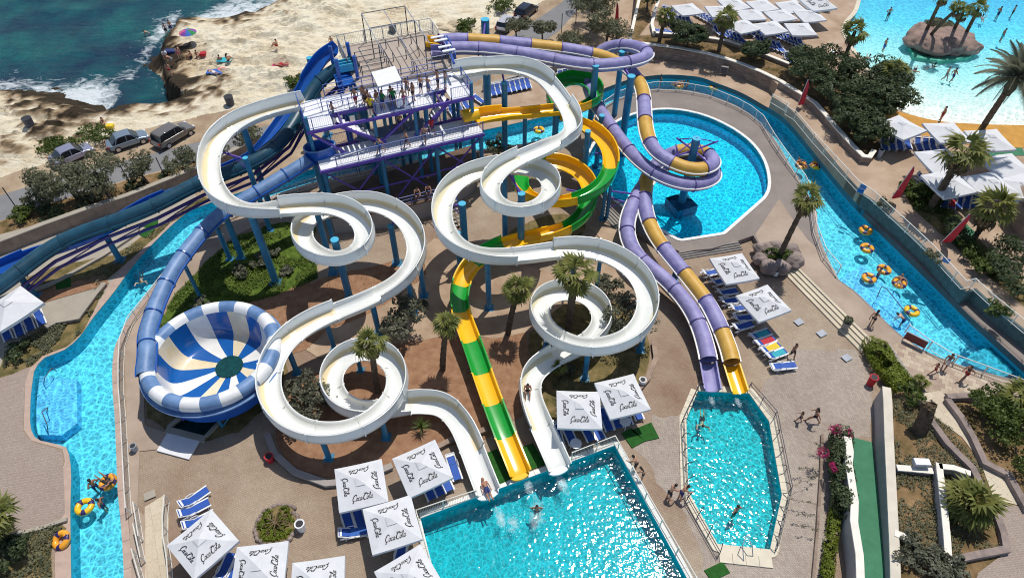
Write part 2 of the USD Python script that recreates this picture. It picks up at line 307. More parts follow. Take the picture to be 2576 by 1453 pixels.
ro, ri = smooth2(r_out[:, :2], 5), smooth2(r_in[:, :2], 5)
river = Polygon(np.vstack([ro, ri[::-1]])).buffer(0)
main_pool = wpoly([(1058, 1303), (1546, 1120), (1728, 1453), (1800, 1590), (1140, 1640)])
octa = wpoly([(1755, 984), (1884, 990), (1934, 1060), (1966, 1245), (1936, 1382), (1804, 1368), (1731, 1236), (1726, 1056)])
_arc = ats([(1482, 455), (1473, 430), (1482, 390), (1510, 345), (1552, 308), (1610, 284), (1680, 276), (1755, 287), (1825, 315), (1880, 352), (1915, 395), (1930, 440), (1928, 480), (1908, 506)], ZP)[:, :2]; _t = np.r_[0, np.cumsum(np.linalg.norm(np.diff(_arc, axis=0), axis=1))]
round_pool = Polygon(np.vstack([CubicSpline(_t, _arc)(np.linspace(0, _t[-1], 60)), ats([(1818, 585), (1710, 602), (1590, 534), (1535, 490)], ZP)[:, :2]])).buffer(-.6).buffer(.6)
wave_edge = [(2140, -60), (2155, -5), (2145, 30), (2122, 58), (2117, 83), (2132, 113), (2165, 160), (2205, 215), (2240, 262), (2299, 291), (2399, 309), (2576, 315), (2800, 312)]
wave_pool = Polygon(np.vstack([smooth2(ats(wave_edge, ZT)[:, :2], 5), ats([(2800, -60)], ZT)[:, :2]])).buffer(0)
trough = wpoly([(512, 1000), (590, 1022), (518, 1098), (424, 1074)])
HOLES = unary_union([river, main_pool, octa, round_pool, wave_pool, trough])

# sea and shore
coast = [(-120, 205), (0, 213), (60, 216), (120, 222), (190, 238), (235, 250), (280, 262), (330, 276), (390, 290), (440, 299), (462, 296), (440, 277), (412, 245), (390, 215), (372, 190), (366, 168), (372, 148), (384, 122), (396, 95), (410, 68), (432, 44), (470, 52), (520, 72), (580, 84), (628, 76), (652, 55), (688, 32), (732, 10), (770, -15), (800, -60)]
ZSEA = -3.2
coast_w = smooth2(ats(coast, ZSEA)[:, :2], 4)
sea_poly = Polygon(np.vstack([coast_w, [[-40, 260], [-260, 260], [-260, 90], [-140, 75]]])).buffer(0)
shore_in = ats([(-300, 560), (-160, 500), (0, 452), (150, 398), (300, 342), (480, 300), (640, 262), (790, 235), (980, 195), (1130, 130), (1260, 62), (1400, -10), (1480, -60)])[:, :2]
rock_zone = Polygon(np.vstack([coast_w, [[40, 170], [60, 130]], shore_in[::-1]])).buffer(0)
rock_area = unary_union([rock_zone, sea_poly]).buffer(.01)

box_all = Polygon([(-140, 2), (140, 2), (140, 190), (-140, 190)])
ground = box_all.difference(HOLES).difference(unary_union([sea_poly, rock_zone]).buffer(-.6)).difference(Polygon(np.vstack([shore_in, [[20, 260], [-260, 260], [-260, 60]]])).buffer(-.3))
top('ground', sheet(ground, 0.), p_plaza, kind='structure')

# rocky shore: a height field that falls to the sea
gx, gy = np.arange(-100, 30, .32), np.arange(54, 140, .32)
X, Y = np.meshgrid(gx, gy, indexing='ij'); pts = np.c_[X.ravel(), Y.ravel()]
line = dens(coast_w, .4); tree = cKDTree(line); dist, idx = tree.query(pts)
sgn = np.where(shapely.contains_xy(sea_poly, pts[:, 0], pts[:, 1]), -1., 1.); d = dist * sgn
P3 = np.c_[pts * .22, np.zeros(len(pts))]
n1 = meshkit.fbm(P3, 5, 3); n2 = meshkit.fbm(P3 * np.array([1.2, 3.2, 1]) + 9, 4, 8); n3 = meshkit.fbm(P3 * 6, 3, 5)
cliff = 1 / (1 + np.exp((pts[:, 0] - at(400, 230, ZSEA)[0]) * -1.2))                 # steep on the headland, gentle to the west
reach = 7.5 * (1 - cliff) + (1.3 + 5. * np.clip((pts[:, 1] - 88) / 10, 0, 1)) * cliff
t = np.clip((d + (n1 - .5) * 5.) / reach, 0, 1); ss = t * t * (3 - 2 * t)
up = 3.1 * (ss ** (.8 + .5 * (1 - cliff)))
led = np.clip(d / 9, 0, 1)
n2 = n2 + (n3 - .5) * .05; strata = 2.2 * (np.floor(n2 * 11) / 11) * led * np.clip((24 - d) / 12, .4, 1)
H = ZSEA - .15 + up + strata + (n1 - .5) * .25 * np.clip(d / 3, 0, 1) + (n3 - .5) * .3 * np.clip(1.2 - d / 14, .25, 1)
H = np.where(d < 0, ZSEA - .15 + d * .35 + (n1 - .42) * 1.1 * np.exp(d / 4) + (n3 - .5) * .5 * np.exp(d / 4), H)
sd = cKDTree(dens(shore_in, .4)).query(pts)[0]
inl = np.where(shapely.contains_xy(Polygon(np.vstack([shore_in, [[20, 260], [-260, 260], [-260, 60]]])).buffer(0), pts[:, 0], pts[:, 1]), sd, -sd)
H = np.where(d > 0, H * np.clip((inl + .2) / 4, 0, 1) - .03 * (inl < 1), H)
keep = (inl > -1.3) | (d < .5)
I = np.arange(X.size).reshape(X.shape); q = np.stack([I[:-1, :-1], I[1:, :-1], I[1:, 1:], I[:-1, 1:]], -1).reshape(-1, 4)
q = q[keep[q].all(1)]; used, inv = np.unique(q, return_inverse=True); q = inv.reshape(q.shape)
ROCKV = np.c_[pts, H][used]; ROCKT = cKDTree(pts)
def rock_z(x, y): return float(H[ROCKT.query([x, y])[1]])
wet = np.clip(1.1 - d / (4.5 + 6 * (1 - cliff)) + (n1 - .5) * 2.2 + (n3 - .5) * 1.7 + (n2 - .5) * 1.5, 0, 1)[used]
n = {'g': ('geometry', {}), 'a': ('attribute', {'attribute': 'wet'}), 'n': ('noise_texture', {'scale': .35, 'detail': 10., 'roughness': .7}), 'r': ('rgb_ramp', {'ramp': [(.25, (.38, .28, .18)), (.34, (.58, .48, .33)), (.43, (.68, .6, .44)), (.72, (.76, .71, .58))]}),
     'n2': ('noise_texture', {'scale': .11, 'detail': 6., 'roughness': .6}), 'r2': ('rgb_ramp', {'ramp': [(.56, (1, 1, 1)), (.68, (.78, .68, .58))]}), 'mm': ('mix_color', {'blend_type': 'multiply', 'fac': .8}),
     'w1': ('map_range', {'from_min': 0., 'from_max': .45, 'to_max': .85, 'clamp': True}), 'wb': ('mix_color', {'b': (.26, .17, .09)}), 'w2': ('map_range', {'from_min': .4, 'from_max': .8, 'clamp': True}), 'w': ('mix_color', {'b': (.045, .034, .022)}), 'bn': ('noise_texture', {'scale': 1.6, 'detail': 9., 'roughness': .68}), 'b': ('bump', {'strength': 1., 'distance': .3}), 'cm': ('mapping', {'rotation': (0, 0, .5), 'scale': (.16, .42, .3)}), 'cd': ('noise_texture', {'scale': .5, 'detail': 5.}), 'cx': ('mix_color', {'blend_type': 'linear_light', 'fac': .5, 'use_clamp': False}), 'cv': ('voronoi_texture', {'feature': 'distance_to_edge', 'scale': 1.}), 'cr': ('map_range', {'from_min': .0, 'from_max': .022, 'to_min': 1., 'to_max': 0., 'clamp': True}), 'km': ('map_range', {'from_min': .52, 'from_max': .6, 'to_max': .7, 'clamp': True}), 'kk': ('math', {'math_type': 'multiply'}), 'ck': ('mix_color', {'b': (.1, .065, .035)}), 'p': ('principled_bsdf', {'roughness': .9, 'specular_ior_level': .15})}
m_shore = mat('shore_limestone', n, [('g.position', 'n.vector'), ('n.fac', 'r.fac'), ('g.position', 'n2.vector'), ('n2.fac', 'r2.fac'), ('r.color', 'mm.a'), ('r2.color', 'mm.b'), ('mm.result', 'wb.a'), ('a.fac', 'w1.value'), ('w1.result', 'wb.fac'), ('wb.result', 'w.a'), ('a.fac', 'w2.value'), ('w2.result', 'w.fac'), ('w.result', 'ck.a'), ('g.position', 'cm.vector'), ('g.position', 'cd.vector'), ('cm.vector', 'cx.a'), ('cd.color', 'cx.b'), ('cx.result', 'cv.vector'), ('cv.distance', 'cr.value'), ('n2.fac', 'km.value'), ('km.result', 'kk.value1'), ('cr.result', 'kk.value2'), ('kk.value', 'ck.fac'), ('ck.result', 'p.base_color'), ('g.position', 'bn.vector'), ('bn.fac', 'b.height'), ('b.normal', 'p.normal')])
rp = usdkit.mesh(stage, '/World/rocky_shore', (ROCKV, np.vstack([q[:, [0, 1, 2]], q[:, [0, 2, 3]]])), m_shore, smooth=False)
UsdGeom.PrimvarsAPI(rp).CreatePrimvar('wet', Sdf.ValueTypeNames.FloatArray, 'vertex').Set(Vt.FloatArray.FromNumpy(wet.astype(np.float32))); meta(rp.GetPrim(), kind='structure')

# sea with white water along the rocks
sx, sy = np.arange(-190, 30, .6), np.arange(54, 200, .6); SX, SY = np.meshgrid(sx, sy, indexing='ij'); sp = np.c_[SX.ravel(), SY.ravel()]
sdist = tree.query(sp)[0] * np.where(shapely.contains_xy(sea_poly, sp[:, 0], sp[:, 1]), 1., -1.)
k3 = np.c_[sp * .12, np.zeros(len(sp))]; sz = ZSEA + (meshkit.fbm(k3 * np.array([1, 2.2, 1]), 4, 2) - .5) * .5
fl = meshkit.fbm(k3 * 1.1 + 4, 2, 6)
def hot(px, py, r, s): c = at(px, py, ZSEA); return s * np.exp(-((sp[:, 0] - c[0]) ** 2 + (sp[:, 1] - c[1]) ** 2) / r ** 2)
west = sp[:, 0] < at(300, 240, ZSEA)[0]
foam = np.exp(-np.clip(sdist, 0, None) / np.where(west, 3.0, .8)) * np.where(west, .68, .3) + hot(595, 45, 6., .62) + hot(520, 64, 3., .8) + hot(560, 78, 3., .6) + hot(720, 8, 3, .5) + hot(620, 15, 5, .4) + hot(235, 232, 4, .5)
foam = np.where(sdist < -2.5, 0, foam)
I = np.arange(SX.size).reshape(SX.shape); q = np.stack([I[:-1, :-1], I[1:, :-1], I[1:, 1:], I[:-1, 1:]], -1).reshape(-1, 4); q = q[(sdist[q] > -3.5).any(1)]
used, inv = np.unique(q, return_inverse=True); q = inv.reshape(q.shape)
n = {'g': ('geometry', {}), 'a': ('attribute', {'attribute': 'foam'}), 'n': ('noise_texture', {'scale': .12, 'detail': 6., 'roughness': .6}), 'r': ('rgb_ramp', {'ramp': [(.36, (.001, .024, .06)), (.5, (.001, .06, .085)), (.66, (.003, .115, .115))]}),
     'm': ('mapping', {'scale': (1., 1.5, 1.)}), 'f': ('noise_texture', {'scale': .55, 'detail': 9., 'roughness': .72, 'distortion': 1.2}), 'f2': ('math', {'math_type': 'multiply_add', 'value2': 2.1}), 'fr': ('map_range', {'from_min': 1.5, 'from_max': 1.95, 'clamp': True}),
     'x': ('mix_color', {'b': (.62, .67, .7)}), 'bn': ('noise_texture', {'scale': .9, 'detail': 8., 'roughness': .65}), 'b': ('bump', {'strength': .9, 'distance': .5}), 'rr': ('math', {'math_type': 'multiply_add', 'value2': .6, 'value3': .16}), 'p': ('principled_bsdf', {'ior': 1.33, 'specular_ior_level': .2})}
m_sea = mat('sea_water', n, [('g.position', 'n.vector'), ('n.fac', 'r.fac'), ('g.position', 'm.vector'), ('m.vector', 'f.vector'), ('f.fac', 'f2.value1'), ('a.fac', 'f2.value3'), ('f2.value', 'fr.value'), ('r.color', 'x.a'), ('fr.result', 'x.fac'), ('x.result', 'p.base_color'), ('m.vector', 'bn.vector'), ('bn.fac', 'b.height'), ('b.normal', 'p.normal'), ('fr.result', 'rr.value1'), ('rr.value', 'p.roughness')])
sv = np.c_[sp, sz][used]
s_ = usdkit.mesh(stage, '/World/sea', (sv, np.vstack([q[:, [0, 1, 2]], q[:, [0, 2, 3]]])), m_sea, smooth=True)
UsdGeom.PrimvarsAPI(s_).CreatePrimvar('foam', Sdf.ValueTypeNames.FloatArray, 'vertex').Set(Vt.FloatArray.FromNumpy(foam[used].astype(np.float32))); meta(s_.GetPrim(), kind='structure')

# flat ground layers, each 4 mm above the one below
LAYER = [.004]
def lay(name, poly, m, z=0., cut=None, kind='structure', **k):
    g = poly.difference(HOLES if cut is None else unary_union([HOLES, cut])); LAYER[0] += .002
    return top(name, sheet(g, z + LAYER[0]), m, kind=kind, **k)
lay('grey_pavers', wpoly([(1640, 1050), (1900, 1000), (2000, 880), (2150, 880), (2200, 960), (2195, 1100), (2140, 1100), (2090, 1110), (2085, 1500), (1700, 1500), (1760, 1420), (1730, 1300), (1600, 1130)], jit=.5, seed=11), p_plazg)
lay('dirt_verge', wpoly([(-160, 490), (0, 445), (150, 392), (300, 338), (480, 300), (640, 262), (790, 235), (980, 195), (1130, 130), (1260, 62), (1400, -10), (1480, -70), (1640, -70), (1590, 100), (1500, 150), (1300, 190), (1150, 230), (800, 380), (560, 500), (430, 520), (0, 630), (-160, 690)], jit=.5, seed=3), m_dirt)
road = wpoly([(-160, 545), (27, 483), (150, 445), (330, 400), (480, 362), (640, 325), (800, 282), (960, 240), (1140, 185), (1230, 132), (1325, 66), (1405, 13), (1480, -50), (1560, -50), (1465, 13), (1405, 80), (1300, 150), (1180, 215), (980, 280), (800, 325), (660, 362), (480, 410), (330, 448), (220, 483), (110, 515), (0, 556), (-160, 610)])
lay('road', road, m_asph)
lay('verge_soil', wpoly([(-100, 600), (0, 558), (110, 517), (220, 485), (330, 450), (480, 412), (660, 364), (700, 340), (640, 352), (520, 412), (420, 452), (320, 492), (110, 564), (0, 606), (-100, 640)], jit=.2), m_soilo)
lay('footpath', wpoly([(1512, 130), (1540, 60), (1570, -60), (1612, -60), (1588, 105), (1570, 140)], jit=.15), m_peach)
lay('river_deck', wpoly([(1120, 400), (1190, 260), (1260, 215), (1400, 172), (1480, 165), (1540, 170), (1560, 205), (1480, 260), (1400, 300), (1290, 325), (1180, 350)], jit=.1), m_peach)
lay('left_yard', wpoly([(-80, 608), (0, 590), (200, 536), (330, 505), (470, 465), (500, 500), (420, 580), (310, 680), (250, 770), (200, 845), (120, 900), (85, 925), (-80, 960)]), m_conc)
lay('river_path', wpoly([(545, 492), (500, 500), (420, 562), (365, 600), (300, 680), (262, 740), (200, 836), (160, 872), (105, 890), (78, 920), (64, 960), (60, 1080), (80, 1108), (140, 1124), (158, 1130), (164, 1160), (136, 1240), (140, 1500), (200, 1500), (190, 1000), (330, 690), (560, 520)]), m_copb)
lay('left_pavement', wpoly([(-80, 960), (78, 922), (64, 960), (58, 1085), (78, 1110), (140, 1128), (158, 1140), (164, 1290), (150, 1310), (0, 1350), (-80, 1375)]), p_left)
lay('left_bed', wpoly([(-80, 1380), (0, 1352), (150, 1312), (166, 1330), (130, 1380), (136, 1500), (-80, 1500)], jit=.1), m_soild)
lay('planted_verge', wpoly([(0, 925), (20, 880), (120, 815), (195, 800), (250, 720), (262, 735), (205, 838), (165, 874), (108, 895), (80, 922), (0, 950)], jit=.15), m_soild)
lay('planted_strip', wpoly([(60, 700), (150, 668), (290, 640), (440, 540), (510, 495), (530, 500), (430, 562), (330, 650), (250, 720), (240, 700), (100, 755)], jit=.15), m_soild)
lay('wall_foot_path', wpoly([(310, 880), (345, 800), (420, 690), (480, 635), (560, 570), (640, 530), (810, 480), (820, 500), (700, 540), (600, 590), (500, 680), (440, 740), (380, 830), (365, 960), (352, 1130), (326, 1130), (318, 980)]), m_deckp)
lay('lawn', wpoly([(400, 860), (395, 820), (440, 745), (520, 660), (590, 595), (700, 560), (790, 556), (800, 700), (760, 720), (690, 745), (600, 770), (480, 840)], jit=.35, seed=5), m_lawn)
soil1 = wpoly([(480, 830), (600, 768), (690, 745), (760, 715), (850, 690), (960, 665), (1060, 640), (1080, 690), (1010, 740), (930, 790), (830, 830), (770, 880), (720, 900), (640, 880), (560, 840)], jit=.2, seed=6)
lay('garden_soil', soil1, m_soil)
lay('bowl_ground', wpoly([(365, 870), (420, 830), (560, 790), (700, 840), (725, 930), (690, 1010), (600, 1090), (500, 1110), (430, 1090), (370, 1050)], jit=.2), m_soild)
lay('garden_soil', wpoly([(770, 950), (880, 890), (1000, 850), (1130, 830), (1180, 880), (1240, 1020), (1240, 1090), (1140, 1120), (1060, 1145), (1000, 1170), (880, 1200), (780, 1190), (710, 1140), (690, 1060), (700, 990)], smooth=6, jit=.1, seed=7), m_soil)
lay('garden_soil', wpoly([(1180, 870), (1260, 830), (1320, 820), (1330, 900), (1310, 960), (1312, 1040), (1290, 1060), (1262, 1000), (1230, 940)], jit=.15, seed=8), m_soil)
lay('garden_soil', wpoly([(1330, 880), (1345, 810), (1420, 760), (1500, 740), (1590, 780), (1630, 850), (1628, 930), (1580, 1000), (1480, 1040), (1400, 1065), (1370, 1060), (1345, 1000)], smooth=6, jit=.1, seed=9), m_soild)
lay('garden_soil', wpoly([(1270, 600), (1330, 560), (1420, 540), (1470, 560), (1440, 610), (1350, 650), (1290, 660)], smooth=5, jit=.1, seed=10), m_soild)
m_tanp = plain('tan_concrete', (.34, .235, .155), .85, .15, .5, bump=.3, spec=.2, col2=(.46, .345, .245), detail=10.)
lay('tan_paving', wpoly([(1060, 640), (1090, 600), (1180, 620), (1280, 660), (1420, 690), (1560, 650), (1600, 720), (1560, 760), (1420, 765), (1340, 830), (1250, 850), (1130, 845), (1040, 860), (900, 880), (800, 900), (770, 880), (830, 830), (930, 790), (1010, 740), (1075, 690)], jit=.15), m_tanp)
lay('tan_paving', wpoly([(1480, 570), (1560, 580), (1640, 640), (1700, 720), (1740, 800), (1640, 720), (1560, 650)], jit=.15), m_tanp)
lay('pale_strip', wpoly([(365, 1275), (411, 1246), (425, 1300), (420, 1500), (362, 1500)]), p_slab)
lay('river_wall_walk', wpoly([(318, 980), (352, 985), (352, 1130), (346, 1280), (366, 1300), (366, 1500), (336, 1500), (324, 1290)]), m_deckp)
for pts, nm in (([(352, 1000), (362, 985), (365, 1070), (410, 1085), (436, 1095), (400, 1130), (352, 1135), (340, 1080)], 'apron'),): lay('bowl_apron', wpoly(pts), m_deckp)
for i, (pts, lb) in enumerate([([(1563, 1090), (1588, 1077), (1622, 1110), (1590, 1127)], 'green carpet mat left of the pair beside the two square parasols'), ([(1588, 1083), (1638, 1063), (1658, 1102), (1622, 1110)], 'green carpet mat right of the pair beside the two square parasols'),
        ([(1771, 1434), (1817, 1412), (1836, 1440), (1790, 1462)], 'green carpet mat below the white ledge of the long octagonal pool'), ([(1222, 1140), (1250, 1130), (1292, 1203), (1248, 1222)], 'green carpet strip between the left white slide and yellow slide ends'),
        ([(1314, 1125), (1340, 1115), (1372, 1168), (1332, 1183)], 'green carpet strip between the yellow slide and right white slide ends'), ([(142, 706), (178, 699), (180, 722), (142, 730)], 'small green mat on the brown plinth under the dark blue slides'),
        ([(346, 588), (372, 570), (392, 578), (366, 600)], 'lower green mat beside the river under the dark slides'), ([(352, 570), (398, 553), (398, 566), (372, 572)], 'upper green mat beside the river under the dark slides')]):
    top('carpet_mat', MB().prism(wpoly(pts).difference(HOLES), .0, .03 + .13 * 0 + LAYER[0]), m_turf, lb, 'mat')
lay('plinth_floor', wpoly([(90, 735), (262, 690), (275, 715), (100, 765)]), m_soil)

# raised parts: plateau round the circular pool and along the river, upper terrace, lower right terrace
plateau = wpoly([(1500, 290), (1478, 420), (1492, 470), (1530, 516), (1590, 571), (1650, 612), (1711, 632), (1790, 625), (1855, 606), (1895, 592), (1925, 640), (2002, 664), (2195, 854), (2230, 880), (2290, 940), (2330, 985), (2400, 992), (2720, 1070), (2720, 800), (2190, 380), (2000, 195), (1850, 130), (1640, 85), (1530, 150), (1512, 220)], ZP)
terrace = wpoly([(1583, 105), (1642, 113), (1775, 133), (1864, 159), (1930, 186), (1958, 215), (1937, 254), (1969, 280), (1999, 303), (2052, 360), (2119, 433), (2162, 480), (2199, 504), (2299, 594), (2349, 641), (2432, 731), (2455, 724), (2499, 764), (2565, 817), (2720, 940), (2900, 940), (2900, -90), (1630, -90)], ZT)
top('plateau', MB().prism(plateau.difference(HOLES).difference(terrace), -.05, ZP), m_ringd, kind='structure')
top('upper_terrace', MB().prism(terrace.difference(HOLES), -.05, ZT), m_peach, kind='structure')
fb = LineString(ats([(1937, 254), (1969, 280), (1999, 303), (2052, 360), (2119, 433), (2162, 480), (2199, 504), (2299, 594), (2349, 641), (2432, 731), (2455, 724), (2499, 764), (2565, 817), (2720, 940)], ZT)[:, :2]); top('terrace_face', MB().prism(fb.buffer(.14, cap_style='flat').difference(river), -.05, ZT - .04), m_wgreen, kind='structure')
lower_right = wpoly([(2243, 990), (2300, 978), (2332, 1000), (2400, 1006), (2720, 1085), (2720, 1500), (2258, 1500), (2250, 1300), (2246, 1100)], ZR)
top('lower_terrace', MB().prism(lower_right.difference(HOLES), -.05, ZR), m_soilo, kind='structure')
LZ = [0.]
def layz(name, poly, m, z, cut=None):
    LZ[0] += .004; g = poly.difference(HOLES if cut is None else unary_union([HOLES, cut])); return top(name, sheet(g, z + LZ[0]), m, kind='structure')
layz('river_deck', wpoly([(1480, 262), (1520, 150), (1640, 130), (1775, 150), (1864, 190), (1940, 225), (1985, 290), (1974, 299), (1908, 257), (1864, 233), (1808, 211), (1753, 193), (1680, 188), (1600, 196), (1540, 215)], ZP).intersection(plateau).difference(terrace), m_peach, ZP)
layz('river_side_deck', wpoly([(1925, 640), (1900, 590), (1960, 500), (2000, 560), (2030, 600), (2060, 630), (2100, 700), (2145, 732), (2259, 842), (2330, 890), (2440, 930), (2600, 975), (2720, 1010), (2720, 1070), (2400, 992), (2330, 985), (2195, 854), (2002, 664)], ZP).intersection(plateau), m_deckp, ZP)
layz('mixed_slab_path', wpoly([(2235, 875), (2290, 845), (2330, 890), (2440, 935), (2560, 975), (2500, 1005), (2400, 990), (2330, 985), (2290, 940)], ZP).intersection(plateau), p_check, ZP)
bedpoly = wpoly([(1590, 108), (1642, 117), (1775, 137), (1864, 163), (1960, 207), (2050, 264), (2110, 335), (2175, 402), (2195, 405), (2210, 385), (2235, 330), (2238, 280), (2190, 215), (2140, 175), (2080, 190), (1960, 150), (1900, 128), (1830, 108), (1740, 96), (1640, 88), (1592, 92)], ZT)
layz('terrace_bed', bedpoly, m_soilo, ZT)
layz('terrace_bed', wpoly([(1606, -60), (1640, -60), (1645, 0), (1632, 60), (1600, 100), (1590, 104)], ZT), m_soilo, ZT)
layz('beach_floor', wpoly([(2215, 225), (2252, 280), (2299, 291), (2399, 309), (2576, 315), (2750, 312), (2750, 372), (2576, 372), (2470, 370), (2300, 345), (2240, 318), (2205, 270)], ZT), m_tan, ZT)
layz('terrace_bed', wpoly([(2270, 480), (2330, 470), (2420, 560), (2480, 620), (2576, 720), (2720, 830), (2720, 900), (2576, 770), (2480, 690), (2380, 600), (2300, 530)], ZT, jit=.15), m_soild, ZT)
layz('green_floor', wpoly([(2384, 600), (2420, 555), (2460, 590), (2430, 640)], ZT), m_turf2, ZT)
layz('green_floor', wpoly([(2480, 376), (2570, 372), (2580, 392), (2490, 392)], ZT), m_turf2, ZT)
path_poly = wpoly([(2310, 990), (2370, 983), (2380, 1000), (2430, 1060), (2462, 1150), (2528, 1195), (2560, 1270), (2500, 1255), (2465, 1160), (2420, 1100), (2340, 1040)], ZR)
layz('garden_path', path_poly, p_slab, ZR)
layz('paved_corner', wpoly([(2500, 1262), (2576, 1275), (2720, 1300), (2720, 1500), (2440, 1500), (2460, 1440), (2540, 1380), (2520, 1300)], ZR), p_left, ZR)

# steps: one prism per tread
def steps(name, label, a0, a1, b0, b1, n, zlo, zhi, m):
    "a flight between the top edge a0-a1 and the bottom edge b0-b1 (pixels)"
    p = thing(name, label, 'steps'); A0, A1, B0, B1 = at(*a0, zhi), at(*a1, zhi), at(*b0, zlo), at(*b1, zlo)
    for i in range(n):
        s, e = i / n, (i + 1) / n; z = zlo + (zhi - zlo) * (i + 1) / n - .006
        q = [B0 + (A0 - B0) * s, B1 + (A1 - B1) * s, B1 + (A1 - B1) * e, B0 + (A0 - B0) * e]
        g = Polygon([x[:2] for x in q]).buffer(0); part(p, 'step', MB().prism(g, -.02, z), m)
        ed = Polygon([q[0][:2], q[1][:2], (q[1] + .06 * (q[2] - q[1]))[:2], (q[0] + .06 * (q[3] - q[0]))[:2]]).buffer(0)
steps('stone_steps', 'four long cream stone steps between the river deck and paved plaza', (2006, 664), (2197, 852), (1968, 684), (2164, 886), 4, 0, ZP, m_steps)
steps('grey_steps', 'grey steps below the round pool beside the slide with the purple and amber tubes', (1711, 632), (1856, 606), (1676, 660), (1868, 628), 4, 0, ZP, m_stepg)
steps('grey_steps', 'grey steps left of the round pool, behind the yellow and green slide', (1512, 492), (1590, 566), (1490, 512), (1566, 596), 5, 0, ZP, m_stepg)

# pools: floor, wall ring, coping stones, water
def ringwall(g, z0, z1):
    m = MB()
    for x in polys(g):
        for r in [x.exterior] + list(x.interiors):
            p = np.array(r.coords)[:-1]; k = len(p); i = np.arange(k); j = (i + 1) % k
            m.add(np.vstack([np.c_[p, np.full(k, z0)], np.c_[p, np.full(k, z1)]]), np.vstack([np.c_[i, j + k, j], np.c_[i, i + k, j + k]]))
    return m
def stones(parent, pline, w, h, z, ln, m, closed=True, name='coping_stone', gap=.012, side=1, most=300):
    "a row of separate stones along a line, from the line outwards"
    p = dens(np.asarray(pline), .2); L_ = LineString(p); n = max(1, int(L_.length / ln)); n = min(n, most)
    for i in range(n):
        a, b = L_.length * i / n + gap, L_.length * (i + 1) / n - gap
        seg = shapely.ops.substring(L_, a, b)
        if seg.length < .05: continue
        g = seg.buffer(w * side, single_sided=True, cap_style='flat')
        for q in polys(g)[:1]: part(parent, name, MB().prism(q.simplify(.01), z - .04, z + h + random.uniform(-.004, .004)), m)
def pool(name, poly, depth, zdeck, zw, m_floor, m_wall, m_water, cop=None):
    p = thing(name, kind='structure'); part(p, 'floor', sheet(poly, zw - depth), m_floor); part(p, 'wall', ringwall(poly, zw - depth, zdeck - .001), m_wall)
    if cop: stones(p, np.array(polys(poly)[0].exterior.coords)[::-1 if shapely.LinearRing(polys(poly)[0].exterior.coords).is_ccw else 1], cop[0], cop[1], zdeck, cop[2], cop[3])
    top('water', sheet(poly, zw), m_water, kind='structure'); return p
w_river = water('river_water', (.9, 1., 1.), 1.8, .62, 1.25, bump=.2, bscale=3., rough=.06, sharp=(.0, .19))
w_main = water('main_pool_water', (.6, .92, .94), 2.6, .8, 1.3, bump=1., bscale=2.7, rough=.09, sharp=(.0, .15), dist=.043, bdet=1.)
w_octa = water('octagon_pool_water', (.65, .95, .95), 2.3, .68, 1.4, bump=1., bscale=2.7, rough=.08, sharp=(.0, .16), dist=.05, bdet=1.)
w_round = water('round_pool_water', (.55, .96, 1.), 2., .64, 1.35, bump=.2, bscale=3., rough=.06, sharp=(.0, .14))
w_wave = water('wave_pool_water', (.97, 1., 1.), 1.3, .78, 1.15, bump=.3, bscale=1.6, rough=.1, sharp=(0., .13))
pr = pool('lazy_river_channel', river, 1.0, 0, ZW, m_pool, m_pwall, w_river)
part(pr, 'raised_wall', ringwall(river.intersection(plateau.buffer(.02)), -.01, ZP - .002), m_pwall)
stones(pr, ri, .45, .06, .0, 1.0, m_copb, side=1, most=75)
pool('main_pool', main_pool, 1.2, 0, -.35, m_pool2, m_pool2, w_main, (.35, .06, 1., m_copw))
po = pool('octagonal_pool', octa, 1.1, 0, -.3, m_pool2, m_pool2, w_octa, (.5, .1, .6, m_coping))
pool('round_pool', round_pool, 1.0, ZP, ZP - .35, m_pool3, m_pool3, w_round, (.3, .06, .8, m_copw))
stones(po, ats([(1806, 1372), (1938, 1386)])[:, :2], 1.05, .1, 0, .7, m_coping, side=-1)

# the wave pool's floor shelves up to its beach
g_ = polys(wave_pool.segmentize(2.0))[0]; v_, f_ = triangulate_polygon(g_, engine='earcut')
bx0, by0, bx1, by1 = wave_pool.bounds; gr = [(x, y) for x in np.arange(bx0, bx1, 1.2) for y in np.arange(by0, by1, 1.2) if wave_pool.contains(Point(x, y))]
from scipy.spatial import Delaunay
allp = np.vstack([np.array(g_.exterior.coords)[:-1], gr]); de = Delaunay(allp).simplices; cen = allp[de].mean(1); de = de[shapely.contains_xy(wave_pool, cen[:, 0], cen[:, 1])]
bl = LineString(ats([(2230, 250), (2299, 291), (2399, 309), (2576, 315), (2900, 312)], ZT)[:, :2]); dd = shapely.distance(shapely.points(allp), bl)
wz = ZT - .12; fz = wz - .03 - np.clip(dd / 42, 0, 1) * 1.6
n = {'g': ('geometry', {}), 'x': ('separate_xyz', {}), 'm': ('map_range', {'from_min': wz - 1.3, 'from_max': wz - .05, 'clamp': True}), 'r': ('rgb_ramp', {'ramp': [(0., (.02, .45, .72)), (.35, (.07, .58, .76)), (.7, (.36, .74, .76)), (1., (.74, .76, .72))]}), 'p': ('principled_bsdf', {'roughness': .6})}
m_wfloor = mat('wave_pool_floor', n, [('g.position', 'x.vector'), ('x.z', 'm.value'), ('m.result', 'r.fac'), ('r.color', 'p.base_color')])
pw = thing('wave_pool', kind='structure'); part(pw, 'floor', (np.c_[allp, fz], de), m_wfloor, smooth=True); part(pw, 'wall', ringwall(wave_pool, wz - 1.8, ZT), m_pwall)
stones(pw, smooth2(ats(wave_edge[1:8], ZT)[:, :2], 5), .5, .08, ZT, 1., m_coping, side=1)
top('water', sheet(wave_pool, wz), w_wave, kind='structure')
